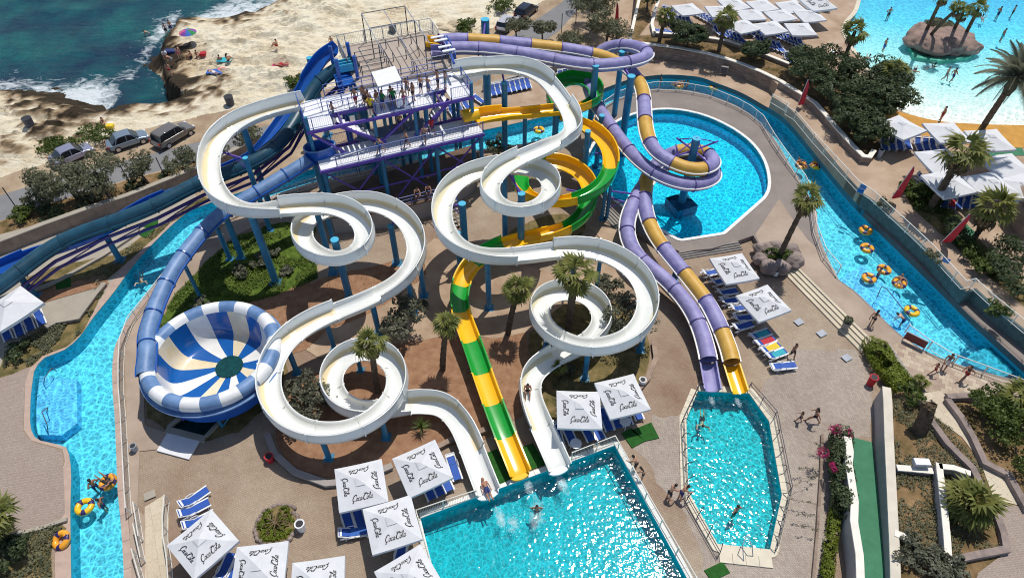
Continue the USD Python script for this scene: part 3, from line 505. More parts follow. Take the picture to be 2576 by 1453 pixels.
# shelves and underwater steps
top('entry_shelf', MB().prism(wpoly([(95, 940), (190, 950), (190, 1060), (150, 1090), (84, 1088), (84, 985)], ZW).intersection(river.buffer(-.15)), ZW - .95, ZW - .25), m_shelf, kind='structure')
top('entry_shelf', MB().prism(wpoly([(2106, 700), (2175, 660), (2262, 735), (2300, 815), (2340, 840), (2330, 880), (2258, 832)], ZW).intersection(river.buffer(-.1)), ZW - .95, ZW - .3), m_shelf, kind='structure')
top('river_weir', MB().prism(wpoly([(2425, 905), (2455, 880), (2490, 870), (2560, 930), (2520, 948)], ZW).intersection(river.buffer(-.1)), ZW - .95, ZW - .1), m_pwall, kind='structure')

# ---------------------------------------------------------------- water slides
class Path:
    "a slide's centre line from (px, py, z) points; z may be None between given ones (filled evenly along the line)"
    def __init__(s, pts, ds=.3):
        z = np.array([np.nan if p[2] is None else p[2] for p in pts], float)
        for _ in range(3):
            zz = z.copy(); ok = ~np.isnan(z)
            q = ats(pts) if _ == 0 else w
            t = np.r_[0, np.cumsum(np.linalg.norm(np.diff(q[:, :2], axis=0), axis=1))]
            zz = PchipInterpolator(t[ok], z[ok])(t); w = np.array([at(p[0], p[1], k) for p, k in zip(pts, zz)])
        t = np.r_[0, np.cumsum(np.linalg.norm(np.diff(w[:, :2], axis=0), axis=1))]
        n = int(t[-1] / ds); s.s = np.linspace(0, t[-1], n); s.key = t
        xy = CubicSpline(t, w[:, :2])(s.s)
        k = np.ones(5) / 5
        for _ in range(2):
            pad = np.vstack([xy[:1]] * 2 + [xy] + [xy[-1:]] * 2); xy = np.c_[np.convolve(pad[:, 0], k, 'valid'), np.convolve(pad[:, 1], k, 'valid')]
        s.p = np.c_[xy, PchipInterpolator(t, w[:, 2])(s.s)]
        d = np.gradient(s.p, axis=0); s.t = d / np.linalg.norm(d, axis=1)[:, None]
        h = d[:, :2] / np.linalg.norm(d[:, :2], axis=1)[:, None]; s.r = np.c_[h[:, 1], -h[:, 0], np.zeros(n)]     # to the right of travel
        a = np.unwrap(np.arctan2(h[:, 1], h[:, 0])); c = np.gradient(a) / np.gradient(s.s); kk = np.ones(9) / 9
        s.k = np.convolve(np.pad(c, 4, mode='edge'), kk, 'valid')                                                  # > 0: bends left
        b = np.clip(s.k * 1.1, -.3, .3); s.bank = b
        s.side = s.r * np.cos(b)[:, None] + np.array([0, 0, 1.]) * np.sin(b)[:, None]; s.upv = np.cross(s.side, s.t)
    def near(s, x, y): i = np.argmin(np.hypot(s.p[:, 0] - x, s.p[:, 1] - y)); return i, np.hypot(*(s.p[i, :2] - [x, y]))

def sweep(P, i0, i1, prof):
    "sweeps a closed profile (k, 2) of (sideways, up) between stations i0 and i1; prof may depend on the station"
    i = np.arange(i0, i1 + 1); pr = [prof(j) if callable(prof) else prof for j in i]; k = len(pr[0])
    v = np.concatenate([P.p[j] + q[:, :1] * P.side[j] + q[:, 1:] * P.upv[j] for j, q in zip(i, pr)])
    a = np.arange(len(i) - 1)[:, None] * k + np.arange(k)[None]; b = np.arange(len(i) - 1)[:, None] * k + (np.arange(k)[None] + 1) % k
    f = np.vstack([np.stack([a, a + k, b], -1).reshape(-1, 3), np.stack([b, a + k, b + k], -1).reshape(-1, 3)])
    return v, f
def flume_prof(hw, hl, hr, th=.05, lip=.11):
    "open trough: inner face from left lip to right lip, then the outer face back"
    inn = [(-hw, hl), (-hw * .985, max(.42, hl - .3)), (-hw * .93, .26), (-hw * .8, .1), (-hw * .58, .02), (-hw * .3, 0), (0, -.01), (hw * .3, 0), (hw * .58, .02), (hw * .8, .1), (hw * .93, .26), (hw * .985, max(.42, hr - .3)), (hw, hr)]
    out = [(hw + lip, hr), (hw + lip, hr - .08), (hw + th, hr - .08), (hw * .985 + th, .4), (hw * .86, .02), (hw * .5, -th), (0, -th - .01), (-hw * .5, -th), (-hw * .86, .02), (-hw * .985 - th, .4), (-hw - th, hl - .08), (-hw - lip, hl - .08), (-hw - lip, hl)]
    return np.array(inn + out)
def cuts(P, ln): n = max(1, round(P.s[-1] / ln)); return [int(round(x)) for x in np.linspace(0, len(P.s) - 1, n + 1)]
def endcap(v, f, k):
    "closes the last station's ring (inner and outer faces paired)"
    n = len(v) // k; out = []
    for base in (0, (n - 1) * k):
        for a in range(k // 2 - 1): out += [[base + a, base + a + 1, base + k - 1 - a], [base + a + 1, base + k - 2 - a, base + k - 1 - a]]
    return np.vstack([f, out])
def wearmat(name, base, worn):
    n = {'g': ('geometry', {}), 'a': ('attribute', {'attribute': 'wear'}), 'n': ('noise_texture', {'scale': .8, 'detail': 8., 'roughness': .65}), 's': ('math', {'math_type': 'multiply_add', 'value2': .55}), 'r': ('map_range', {'from_min': .72, 'from_max': .86, 'clamp': True}),
         'n2': ('noise_texture', {'scale': .35, 'detail': 7.}), 'r2': ('rgb_ramp', {'ramp': [(.35, tuple(np.array(base) * .9)), (.65, base)]}), 'x': ('mix_color', {'b': worn}), 'p': ('principled_bsdf', {'roughness': .2, 'specular_ior_level': .5})}
    return mat(name, n, [('g.position', 'n.vector'), ('n.fac', 's.value1'), ('a.fac', 's.value3'), ('s.value', 'r.value'), ('g.position', 'n2.vector'), ('n2.fac', 'r2.fac'), ('r2.color', 'x.a'), ('r.result', 'x.fac'), ('x.result', 'p.base_color')])
m_wflume = wearmat('worn_white_flume', (.75, .765, .74), (.74, .61, .37))
m_wflume2 = wearmat('lightly_worn_white_flume', (.755, .77, .74), (.68, .62, .42))

def columns(par, P, cols, z0=0.):
    "blue support posts standing at base pixels: short ones end under the slide, others rise beside it and hold it with an arm"
    for c in cols:
        (bx, by), tp, r = c[:3]; zz = c[3] if len(c) > 3 else z0; B = at(bx, by, zz)
        if tp is None or isinstance(tp, (int, float)): hi = zz
        else: hi = upright((bx, by), tp, zz)
        i, dxy = P.near(B[0], B[1])
        if tp is None:
            B = B + (np.array([*P.p[i, :2], zz]) - B) * min(1., 1.0 / max(dxy, .01)); i, dxy = P.near(B[0], B[1]); hi = P.p[i, 2] - (.16 if dxy < .5 else .75)
        elif isinstance(tp, (int, float)): hi = tp
        m = MB().rod(B, B + [0, 0, hi - zz], r, 14); q = part(par, 'support_column', m, m_blue_col, smooth=40)
        part(q, 'column_cap', MB().rod([B[0], B[1], hi], [B[0], B[1], hi + .06], r * 1.06, 14), m_cap)
        part(q, 'base_plate', MB().box([B[0], B[1], zz + .03], [r * 3.4, r * 3.4, .06]), m_blue_col)
        if dxy > .5:
            s = P.p[i] - [0, 0, .15]; part(q, 'bracket_arm', MB().rod([B[0], B[1], min(hi - .15, s[2])], s, .09, 8).rod([B[0], B[1], max(zz + .5, min(hi, s[2]) - 1.3)], B * [.4, .4, 0] + s * [.6, .6, 1.], .05, 6), m_purple)

def flume(name, label, pts, hw, h, raised, m, ln, wearside, cat='water slide', seed=0, colours=None, group=None):
    P = Path(pts); par = thing(name, label, cat, group=group); C = cuts(P, ln); r = np.random.default_rng(seed)
    for q, (a, b) in enumerate(zip(C[:-1], C[1:])):
        kk = P.k[(a + b) // 2]; hl, hr = h, h
        if kk < -.06: hl = h + raised
        if kk > .06: hr = h + raised
        pr = flume_prof(hw, hl, hr); v, f = sweep(P, a, b, pr); f = endcap(v, f, len(pr))
        mm = m if colours is None else colours[q % len(colours)] if not callable(colours) else colours(q, P, a, b)
        prim = None
        if colours is None:
            w = np.zeros(len(pr)); u = np.linspace(-1, 1, 13); sd = 1 if kk > 0 else -1
            w[:13] = np.exp(-((u - sd * .38) / .3) ** 2) * np.clip(abs(kk) * 10 * r.uniform(.55, 1.4) + .03, 0, .75)
            prim = ('wear', np.tile(w, b - a + 1))
        if prim is None: part(par, 'flume_section', (v, f), mm, smooth=32)
        else:                                                           # smooth=True keeps the vertex count for the primvar
            part(par, 'flume_section', (v, f), mm, smooth=True, prim=prim)
        if q:
            fl = pr.copy()[13:]; o = fl * [1.06, 1.] + [0, 0]; o[:, 1] = np.where(fl[:, 1] < .3, fl[:, 1] - .09, fl[:, 1]); ring = np.vstack([fl, o[::-1]])
            j = a; v2 = np.concatenate([P.p[j] + P.t[j] * e + ring[:, :1] * P.side[j] + ring[:, 1:] * P.upv[j] for e in (-.04, .04)]); n_ = len(ring); i = np.arange(n_); jn = (i + 1) % n_
            part(par, 'joint_flange', (v2, np.vstack([np.c_[i, i + n_, jn], np.c_[jn, i + n_, jn + n_]])), mm if colours else m_white)
    return par, P

SL = [(775, 266, 9.9), (745, 270, None), (690, 284, None), (630, 304, 9.3), (582, 328, None), (549, 358, None), (531, 400, None), (531, 450, 8.2), (548, 500, None), (590, 532, 7.6), (650, 541, None), (720, 532, 7.2), (800, 527, None), (860, 530, 6.95), (908, 555, None), (928, 595, None), (908, 640, 6.3), (855, 662, None), (800, 652, None), (764, 622, 5.9), (757, 588, None), (776, 557, None), (820, 535, 5.45), (880, 520, 5.3), (945, 520, 5.2), (1005, 545, None), (1045, 592, None), (1056, 640, 4.5), (1036, 690, None), (995, 728, 3.9), (930, 762, None), (860, 790, 3.6), (795, 815, None), (740, 848, 3.4), (697, 895, None), (676, 955, 3.1), (682, 1015, None), (712, 1062, None), (765, 1092, 2.8), (835, 1100, None), (905, 1085, 2.65), (965, 1046, None), (1003, 995, 2.4), (1008, 945, None), (985, 905, None), (935, 885, 2.1), (882, 893, None), (842, 925, None), (828, 968, 1.75), (845, 1012, None), (885, 1038, 1.4), (935, 1043, None), (990, 1032, 1.05), (1045, 1020, None), (1095, 1017, .9), (1136, 1034, None), (1163, 1070, None), (1183, 1125, .65), (1205, 1185, None), (1231, 1250, .3)]
SR = [(1140, 193, 9.9), (1170, 183, None), (1250, 178, 9.6), (1310, 178, None), (1352, 192, None), (1387, 225, 9.2), (1415, 265, None), (1442, 305, None), (1448, 334, 8.75), (1425, 358, None), (1380, 378, 8.5), (1320, 403, None), (1268, 428, 8.2), (1233, 458, None), (1225, 492, 7.8), (1250, 525, None), (1300, 540, 7.4), (1350, 532, None), (1386, 505, None), (1392, 470, 6.95), (1370, 443, None), (1325, 428, 6.65), (1270, 426, None), (1215, 436, 6.4), (1160, 457, None), (1125, 490, None), (1110, 530, 6.1), (1112, 575, None), (1133, 615, None), (1175, 643, 5.7), (1235, 655, None), (1310, 652, 5.3), (1385, 641, None), (1450, 634, 4.9), (1515, 642, None), (1570, 668, None), (1615, 712, 4.3), (1634, 765, None), (1624, 815, None), (1588, 857, 3.7), (1540, 877, None), (1480, 884, 3.35), (1420, 870, None), (1374, 840, None), (1350, 800, 2.85), (1358, 762, None), (1395, 741, None), (1440, 738, 2.4), (1485, 752, None), (1516, 785, None), (1520, 820, 1.95), (1500, 852, None), (1460, 880, 1.65), (1400, 902, None), (1355, 925, 1.3), (1330, 955, None), (1326, 995, None), (1345, 1045, .95), (1371, 1100, None), (1393, 1150, .5), (1410, 1188, .3)]
left_slide, PL = flume('white_water_slide', 'left white open flume slide curling over the blue and white bowl side of the garden', SL, .74, .6, .4, m_wflume, 3.3, 1, seed=1)
right_slide, PR = flume('white_water_slide', 'right white open flume slide curling from the tower past the tall fan palm', SR, .74, .6, .4, m_wflume2, 3.3, 1, seed=2)
columns(left_slide, PL, [((690, 540), None, .28), ((706, 580), None, .22), ((686, 731), None, .3), ((637, 640), None, .26), ((881, 754), (844, 603), .3), ((851, 650), None, .2), ((979, 678), None, .26), ((1072, 741), None, .22), ((1034, 781), None, .22), ((954, 838), None, .22), ((851, 894), None, .2), ((767, 949), None, .2), ((819, 1162), None, .2), ((976, 1110), None, .2), ((838, 700), None, .24), ((908, 945), None, .17)])
columns(right_slide, PR, [((1276, 420), None, .28), ((1231, 781), None, .22), ((1172, 650), (1175, 512), .3), ((1158, 678), (1158, 586), .25), ((1310, 640), (1305, 487), .3), ((1268, 610), None, .24), ((1534, 985), None, .2) if False else ((1475, 940), None, .2), ((1602, 880), None, .2), ((1354, 905), None, .18), ((1432, 700), None, .2), ((1490, 760), None, .17)])

def tubeslide(name, label, pts, r, mats, ln, rimm, seed=0, mouth=True, runout=None):
    P = Path(pts); par = thing(name, label, 'water slide'); C = cuts(P, ln); P.bank *= 0; P.side = P.r.copy(); P.upv = np.cross(P.side, P.t)
    a = np.arange(20) * 2 * np.pi / 20; circ = np.c_[np.cos(a), np.sin(a)]
    for q, (i, j) in enumerate(zip(C[:-1], C[1:])):
        mm = mats(q, len(C) - 1) if callable(mats) else mats[q % len(mats)]
        v, f = sweep(P, i, j, circ * r); v2, f2 = sweep(P, i, j, circ * (r - .05)); s = part(par, 'tube_section', MB().add(v, f).add(v2, f2[:, ::-1]), mm, smooth=40)
        e = np.array([(r - .02, -.05), (r + .11, -.05), (r + .11, .05), (r - .02, .05)])
        part(s, 'side_seam', MB().add(*sweep(P, i, j, e)).add(*sweep(P, i, j, e * [-1, 1])), m_creamw if rimm is m_lavrim else rimm)
        st = np.linspace(-.045, .045, 2)
        ring = np.vstack([circ * (r + .075), circ[::-1] * (r - .01)]); n_ = len(ring); v3 = np.concatenate([P.p[i] + P.t[i] * e_ + ring[:, :1] * P.side[i] + ring[:, 1:] * P.upv[i] for e_ in st]); k = np.arange(n_); kn = (k + 1) % n_
        part(par, 'joint_ring', (v3, np.vstack([np.c_[k, k + n_, kn], np.c_[kn, k + n_, kn + n_], [[x, x + 1, n_ - 2 - x] for x in range(19)], [[x + 1, n_ - 2 - x, n_ - 1 - x] for x in range(19)], [[n_ + x, n_ + x + 1, 2 * n_ - 2 - x] for x in range(19)], [[n_ + x + 1, 2 * n_ - 2 - x, 2 * n_ - 1 - x] for x in range(19)]])), rimm)
    return par, P
def trough_part(par, a, b, hw, h, m, name='run_out', n=8):
    "a short straight open trough from a to b"
    d = (b - a); L_ = np.linalg.norm(d); t = d / L_; s = np.array([t[1], -t[0], 0]); s /= np.linalg.norm(s); u = np.cross(s, t); pr = flume_prof(hw, h, h); k = len(pr)
    v = np.concatenate([a + d * e + pr[:, :1] * s + pr[:, 1:] * u for e in (0, 1)]); i = np.arange(k); j = (i + 1) % k
    return part(par, name, (v, endcap(v, np.vstack([np.c_[i, i + k, j], np.c_[j, i + k, j + k]]), k)), m, smooth=32)

PU = [(1108, 124, 10.5), (1160, 121, 10.4), (1250, 126, 10.2), (1340, 140, 9.9), (1430, 157, None), (1500, 165, 9.3), (1565, 160, None), (1612, 150, 8.9), (1631, 136, None), (1612, 122, 8.5), (1580, 115, None), (1540, 117, 7.6), (1508, 130, None), (1490, 155, 6.3), (1480, 190, 5.7), (1486, 232, 5.5), (1512, 283, None), (1546, 332, 5.2), (1585, 382, None), (1630, 424, 4.9), (1680, 452, None), (1730, 465, 4.6), (1775, 460, None), (1798, 442, None), (1790, 422, 4.05), (1750, 405, None), (1705, 405, 3.6), (1668, 418, None), (1642, 440, 3.1), (1615, 475, None), (1592, 515, 2.6), (1578, 556, None), (1580, 600, 2.2), (1605, 645, None), (1655, 688, 1.8), (1702, 732, None), (1742, 785, 1.4), (1768, 845, None), (1784, 912, .95)]
YE = [(1098, 105, 10.5), (1160, 100, 10.4), (1230, 104, 10.2), (1300, 110, 9.8), (1380, 119, 9.3), (1450, 128, None), (1510, 141, 8.3), (1560, 160, 7.6), (1592, 185, None), (1612, 215, 7.2), (1620, 260, None), (1623, 310, 6.7), (1632, 352, None), (1655, 388, 6.2), (1692, 411, None), (1735, 426, 5.7), (1770, 426, None), (1796, 412, None), (1788, 392, 5.2), (1752, 378, None), (1708, 380, 4.7), (1672, 394, None), (1648, 415, 3.7), (1630, 445, None), (1621, 480, 3.0), (1622, 520, None), (1635, 565, 2.4), (1663, 615, None), (1702, 663, 2.), (1742, 712, None), (1782, 765, 1.6), (1810, 820, None), (1832, 875, 1.1), (1843, 918, .95)]
purple, PP = tubeslide('tube_slide', 'lavender closed tube slide ending in the lavender mouth at the octagonal pool', PU, .62, [m_lav], 3.6, m_lavrim)
amber, PA = tubeslide('tube_slide', 'lavender and amber banded closed tube slide ending in the amber mouth', YE, .62, [m_lav, m_ylw], 3.0, m_lavrim)
for par, P, px, m in ((purple, PP, (1790, 985), m_lav), (amber, PA, (1858, 990), m_yel)): trough_part(par, P.p[-1] - [0, 0, .58], at(px[0], px[1], .12), .55, .5, m)
for par, m, cx, cy in ((purple, m_lav, 1085, 136), (amber, m_yel, 1072, 112)):
    P = PP if par == purple else PA; trough_part(par, at(cx, cy, 10.1), P.p[0] - [0, 0, .55], .62, .6, m, 'entry_tub')
columns(purple, PP, [((1227, 277), (1222, 50), .42), ((1526, 548), (1530, 470), .17), ((1512, 345), (1525, 160), .3) if False else ((1478, 380), (1490, 165), .3), ((1544, 300), (1560, 130), .3), ((1561, 387), (1585, 192), .36), ((1655, 675), None, .2), ((1610, 650), None, .2)])
columns(amber, PA, [((1712, 520), (1748, 348), .36, -.5), ((1712, 700), None, .25, 0.), ((1765, 790), None, .2)])
b_ = at(1712, 520, -.5); part(amber, 'footing_block', MB().box([b_[0], b_[1], -.3], [2.2, 2.2, .9], .4), m_blue_col)
c_ = b_[:2]
for k in range(4):
    an = k * np.pi / 2 + .5; part(amber, 'hanger_bar', MB().rod([c_[0], c_[1], 6.0], [c_[0] + 2.6 * math.cos(an), c_[1] + 2.0 * math.sin(an), 6.3 - .2 * k], .09, 8).rod([c_[0], c_[1], 7.3], [c_[0] + 2.3 * math.cos(an), c_[1] + 1.8 * math.sin(an), 6.3 - .2 * k], .05, 6), m_purple)

YG = [(1190, 309, 6.75), (1215, 299, None), (1265, 295, 6.6), (1335, 290, None), (1405, 283, 6.35), (1462, 277, None), (1497, 260, 6.1), (1504, 236, None), (1482, 212, 5.9), (1440, 203, None), (1404, 216, 5.65), (1388, 246, None), (1394, 278, 5.35), (1425, 304, None), (1468, 322, 5.05), (1508, 348, None), (1533, 382, 4.7), (1540, 418, None), (1528, 456, 4.3), (1495, 488, None), (1450, 508, 4.0), (1395, 517, None), (1345, 510, 3.7), (1312, 487, None), (1304, 458, 3.4), (1322, 430, None), (1365, 414, 3.15), (1412, 416, None), (1455, 436, 2.9), (1482, 465, None), (1488, 500, 2.55), (1470, 545, None), (1428, 580, 2.2), (1368, 597, None), (1305, 612, 1.95), (1250, 630, None), (1205, 655, 1.7), (1172, 690, None), (1156, 730, 1.5), (1154, 775, None), (1168, 820, 1.3), (1190, 875, None), (1215, 950, 1.0), (1240, 1020, None), (1266, 1090, .7), (1290, 1150, None), (1312, 1203, .3)]
def ygcol(q, P, a, b):
    m = (a + b) / 2 / len(P.s); i = np.interp(P.s[(a + b) // 2], P.key, np.arange(len(YG)))
    if i < 5.6: return m_yel
    if i < 13: return m_grn
    if i < 17.4: return m_yel
    if i < 19.6: return m_grn
    if i < 21.5: return m_yel
    return (m_grn, m_yel)[(q // 2) % 2] if i < 33 else (m_grn, m_yel)[q % 2]
yg, PY = flume('yellow_green_slide', 'yellow and green banded open slide spiralling inside the white loops to the pool', YG, .66, .55, .3, m_yel, 2.9, 1, colours=ygcol)
columns(yg, PY, [((1392, 420), (1392, 235), .3), ((1500, 420), (1502, 290), .26), ((1465, 480), (1470, 330), .26), ((1318, 440), None, .2), ((1180, 800), None, .14), ((1518, 549), None, .17)])
for a, b in (((1533, 480, 3.2), (1627, 492, 3.)), ((1425, 477, 3.6), (1467, 484, 3.4)), ((1498, 385, 4.6), (1540, 390, 4.4))): part(yg, 'tie_bar', MB().rod(at(*a), at(*b), .09, 8), m_purple)
hood = trimesh.creation.cylinder(.75, 1.5, sections=24); s_ = hood.slice_plane([0, 0, 0], [0, 1, 0]); e_ = at(1183, 305, 6.75); part(yg, 'entry_hood', MB().mesh(s_.apply_transform(trimesh.transformations.rotation_matrix(math.pi / 2, (1, 0, 0)) @ trimesh.transformations.rotation_matrix(math.pi / 2 + .35, (0, 1, 0))).apply_translation(e_ + [0, 0, .5])), m_yel, smooth=40)
for par, P, rr, m in ((left_slide, PL, .78, m_white), (yg, PY, .68, m_yel), (right_slide, PR, .78, m_white)):
    i = len(P.p) - 1; e = P.p[i]; an = np.linspace(0, np.pi, 9); pr = [e + P.side[i] * rr * np.cos(x) * -1 + P.t[i] * rr * .55 * np.sin(x) - [0, 0, .02] for x in an]
    part(par, 'end_lip', MB().prism(Polygon([x[:2] for x in pr]).buffer(0), e[2] - .12, e[2] + .02), m)

# the two dark slides along the coast, the blue body slide and the bowl it feeds
B1 = [(858, 128, 11.), (832, 138, None), (811, 155, 10.2), (787, 192, None), (761, 240, 8.3), (727, 292, None), (694, 338, 6.6), (644, 394, None), (575, 431, 5.), (510, 462, None), (440, 496, 4.1), (380, 521, None), (320, 556, 3.4), (250, 592, None), (190, 618, 3.), (110, 640, None), (50, 662, 2.5), (-60, 720, 2.2)]
B2 = [(895, 158, 10.6), (884, 162, 10.4), (845, 176, None), (812, 198, 9.4), (785, 230, None), (766, 262, 8.2), (744, 304, None), (711, 350, 7.1), (661, 393, None), (630, 410, 6.4), (575, 433, None), (500, 461, 5.6), (410, 507, None), (333, 541, 4.7), (250, 570, None), (177, 598, 3.9), (110, 636, None), (50, 681, 3.2), (-60, 755, 2.6)]
open_b, PB1 = flume('blue_open_slide', 'bright blue open slide running down from the terrace beside the dark teal tube', B1, .62, .5, .2, m_navy, 4., 1, colours=[m_navy])
tube_b, PB2 = tubeslide('teal_tube_slide', 'dark teal closed tube slide running to the left edge along the road', B2, .62, [m_teal], 3.6, m_teal)
columns(tube_b, PB2, [((302, 654), (263, 593), .26), ((88, 745), (60, 690), .26), ((815, 330), None, .3, 0.)])
tr = MB()
for i in range(4, len(PB2.p) - 16, 14):
    a, b = PB2.p[i] - [0, 0, 1.25], PB2.p[i + 14] - [0, 0, 1.25]; tr.beam(a, b, .16, .24).beam(a - [0, 0, .7], b - [0, 0, .7], .16, .2).rod(a, b - [0, 0, .7], .06)
part(tube_b, 'truss_beam', tr, m_dpurple)
bc = at(533, 888, 3.5); BR = 4.42
B3 = [(788, 398, 6.7), (740, 428, 6.3), (690, 458, None), (640, 488, 5.8), (590, 517, None), (547, 546, 5.3), (503, 591, None), (463, 641, 4.8), (430, 690, None), (407, 736, 4.35), (387, 784, None), (374, 828, 4.), (369, 868, 3.85)] + [(*pix(bc + [BR * math.cos(a), BR * math.sin(a), .3 - .25 * k]), 3.9 - .2 * k) for k, a in ((0, 3.1), (1, 3.35), (2, 3.6))]
body, PB3 = tubeslide('blue_tube_slide', 'faded blue closed tube slide feeding the blue and white bowl', B3, .6, [m_steel], 2.6, m_navy)
columns(body, PB3, [((507, 753), (465, 674), .16), ((560, 640), None, .2)])
e0 = at(800, 390, 6.7); g_ = MB(); rr = np.linspace(0, 2 * np.pi, 25)[:-1]
u3 = np.array([math.cos(.37), math.sin(.37)])
ov = np.array([[np.cos(t) * 1.6 if np.cos(t) > 0 else np.cos(t) * 1.0, np.sin(t) * .85] for t in rr]); ov = ov[:, :1] * u3 + ov[:, 1:] * np.array([-u3[1], u3[0]]); k = len(ov); i = np.arange(k); j = (i + 1) % k
tub = np.vstack([np.c_[ov + e0[:2], np.full(k, 6.3)], np.c_[ov * 1.03 + e0[:2], np.full(k, 7.6)], np.c_[ov * .95 + e0[:2], np.full(k, 7.6)], np.c_[ov * .92 + e0[:2], np.full(k, 6.4)]])
part(body, 'entry_tub', (tub, np.vstack([np.c_[i + a * k, j + a * k, j + (a + 1) * k] for a in range(3)] + [np.c_[i + a * k, j + (a + 1) * k, i + (a + 1) * k] for a in range(3)])), m_navy)
part(body, 'tub_rim', MB().path(np.vstack([tub[k:2 * k], tub[k:k + 1]]), .07), m_steel)

bowl = thing('bowl_slide', 'big round slide bowl striped blue, white and cream around a dark drain', 'slide bowl')
NS = 22
def ringseg(a0, a1, prof, n=5):
    a = np.linspace(a0, a1, n); v = np.concatenate([np.c_[bc[0] + prof[:, 0] * np.cos(x), bc[1] + prof[:, 0] * np.sin(x), bc[2] + prof[:, 1]] for x in a]); k = len(prof); i = np.arange(n - 1)[:, None] * k + np.arange(k - 1)[None]; i = i.ravel()
    return v, np.vstack([np.c_[i, i + k, i + 1], np.c_[i + 1, i + k, i + k + 1]])
th = np.linspace(-.75, 1.35, 11) * np.pi / 2 * 1.25
rimp = np.array([(BR + .5 * np.cos(t) - .1, .5 * np.sin(t)) for t in np.linspace(-.9, 2.6, 12)])
rimp = np.vstack([rimp, [(BR - .62, .12)]])
dx = at(577, 922, .9); off = (dx - bc)[:2]
for k in range(NS):
    a0, a1 = k * 2 * np.pi / NS, (k + 1) * 2 * np.pi / NS
    part(bowl, 'rim_segment', ringseg(a0, a1, rimp), (m_bowlw, m_steel)[k % 2], smooth=35)
NF = 16; fr = np.array([0, .02, .045, .08, .12, .17, .24, .35, .55, .8, 1.])
for k in range(NF):
    a = np.linspace(k * 2 * np.pi / NF, (k + 1) * 2 * np.pi / NF, 5); v = []
    for x in a:
        for t in fr:
            R = (BR - .62) * (1 - t) + .95 * t; z = .12 - 2.15 * (1 - np.exp(-t * 14.)) - .6 * t; c = off * t ** 1.5; v.append((bc[0] + c[0] + R * math.cos(x), bc[1] + c[1] + R * math.sin(x), bc[2] + z))
    k9 = len(fr); i = (np.arange(4)[:, None] * k9 + np.arange(k9 - 1)[None]).ravel()
    part(bowl, 'bowl_panel', (np.array(v), np.vstack([np.c_[i, i + 1, i + k9], np.c_[i + 1, i + k9 + 1, i + k9]])), (m_bowlb, (m_creamw, m_cream)[(k // 2) % 2])[k % 2], smooth=60)
zd = bc[2] + .12 - 2.15 - .6; part(bowl, 'drain_water', sheet(Point(*(bc[:2] + off)).buffer(1.0), zd + .08), m_drain)
sk = np.array([(BR + .1, -.42), (BR - .2, -2.35), (3., -2.8), (1.25, -3.05)]); part(bowl, 'underside', ringseg(0, 2 * np.pi, sk, 49), m_navy, smooth=60)
part(bowl, 'rim_flange', ringseg(0, 2 * np.pi, np.array([(BR + .3, -.52), (BR + .62, -.52), (BR + .62, -.42), (BR + .3, -.42), (BR + .3, -.52)]), 61), m_steel)
for k in range(8):
    a = k * np.pi / 4 + .2; f_ = [bc[0] + 3.9 * math.cos(a), bc[1] + 3.9 * math.sin(a), 0]; part(bowl, 'bowl_leg', MB().rod(f_, [f_[0], f_[1], bc[2] - .9], .12, 10).rod(f_, [bc[0] + 4.6 * math.cos(a + .5), bc[1] + 4.6 * math.sin(a + .5), bc[2] - .5], .06, 6), m_purple if k % 2 else m_blue_col)
t_ = thing('splash_trough', 'dark concrete catch basin under the bowl, with a white ramp', 'trough')
part(t_, 'basin_floor', sheet(trough, -.9), m_wgreen); part(t_, 'basin_wall', ringwall(trough, -.9, .05), m_wgrey)
part(t_, 'basin_water', sheet(trough, -.35), m_drain)
q = ats([(424, 1076), (518, 1100), (512, 1112), (418, 1088)]); part(t_, 'end_sill', MB().prism(Polygon(q[:, :2]).buffer(.05), 0, .16), m_conc)
for a, b in (((512, 1000), (424, 1074)), ((590, 1022), (518, 1098))): part(t_, 'side_curb', MB().beam(at(*a, .1), at(*b, .1), .25, .22), m_conc)
rm = top('ramp_mat', MB().prism(wpoly([(425, 1086), (508, 1103), (477, 1157), (396, 1135)]), .03, .14), m_mat, 'large white square mat in front of the slide bowl', 'mat')

# ---------------------------------------------------------------- the slide tower
UL, LL, TL = 9.6, 6.7, 9.9                      # heights of the upper deck, the lower deck and the rear terrace
TO = at(807, 428.6, LL)[:2]; _d = at(1216, 334, LL)[:2] - TO; TW = np.linalg.norm(_d); tu = _d / TW; tv = np.array([-tu[1], tu[0]])
def T(u, v, z): return np.array([*(TO + u * tu + v * tv), z])
def uv(px, py, z): q = at(px, py, z)[:2] - TO; return q @ tu, q @ tv
TA = math.atan2(tu[1], tu[0])
tower = thing('slide_tower', 'steel slide tower with white decks, purple beams and blue posts', 'tower')
def tq(u0, v0, u1, v1): return Polygon([T(u0, v0, 0)[:2], T(u1, v0, 0)[:2], T(u1, v1, 0)[:2], T(u0, v1, 0)[:2]])
def plates(u0, v0, u1, v1, z, m, nu, nv, nm='deck_plate'):
    for i in range(nu):
        for j in range(nv):
            a, b = u0 + (u1 - u0) * i / nu, u0 + (u1 - u0) * (i + 1) / nu; c, d = v0 + (v1 - v0) * j / nv, v0 + (v1 - v0) * (j + 1) / nv
            part(tower, nm, MB().prism(tq(a + .012, c + .012, b - .012, d - .012), z - .06, z + random.uniform(-.003, .003)), m)
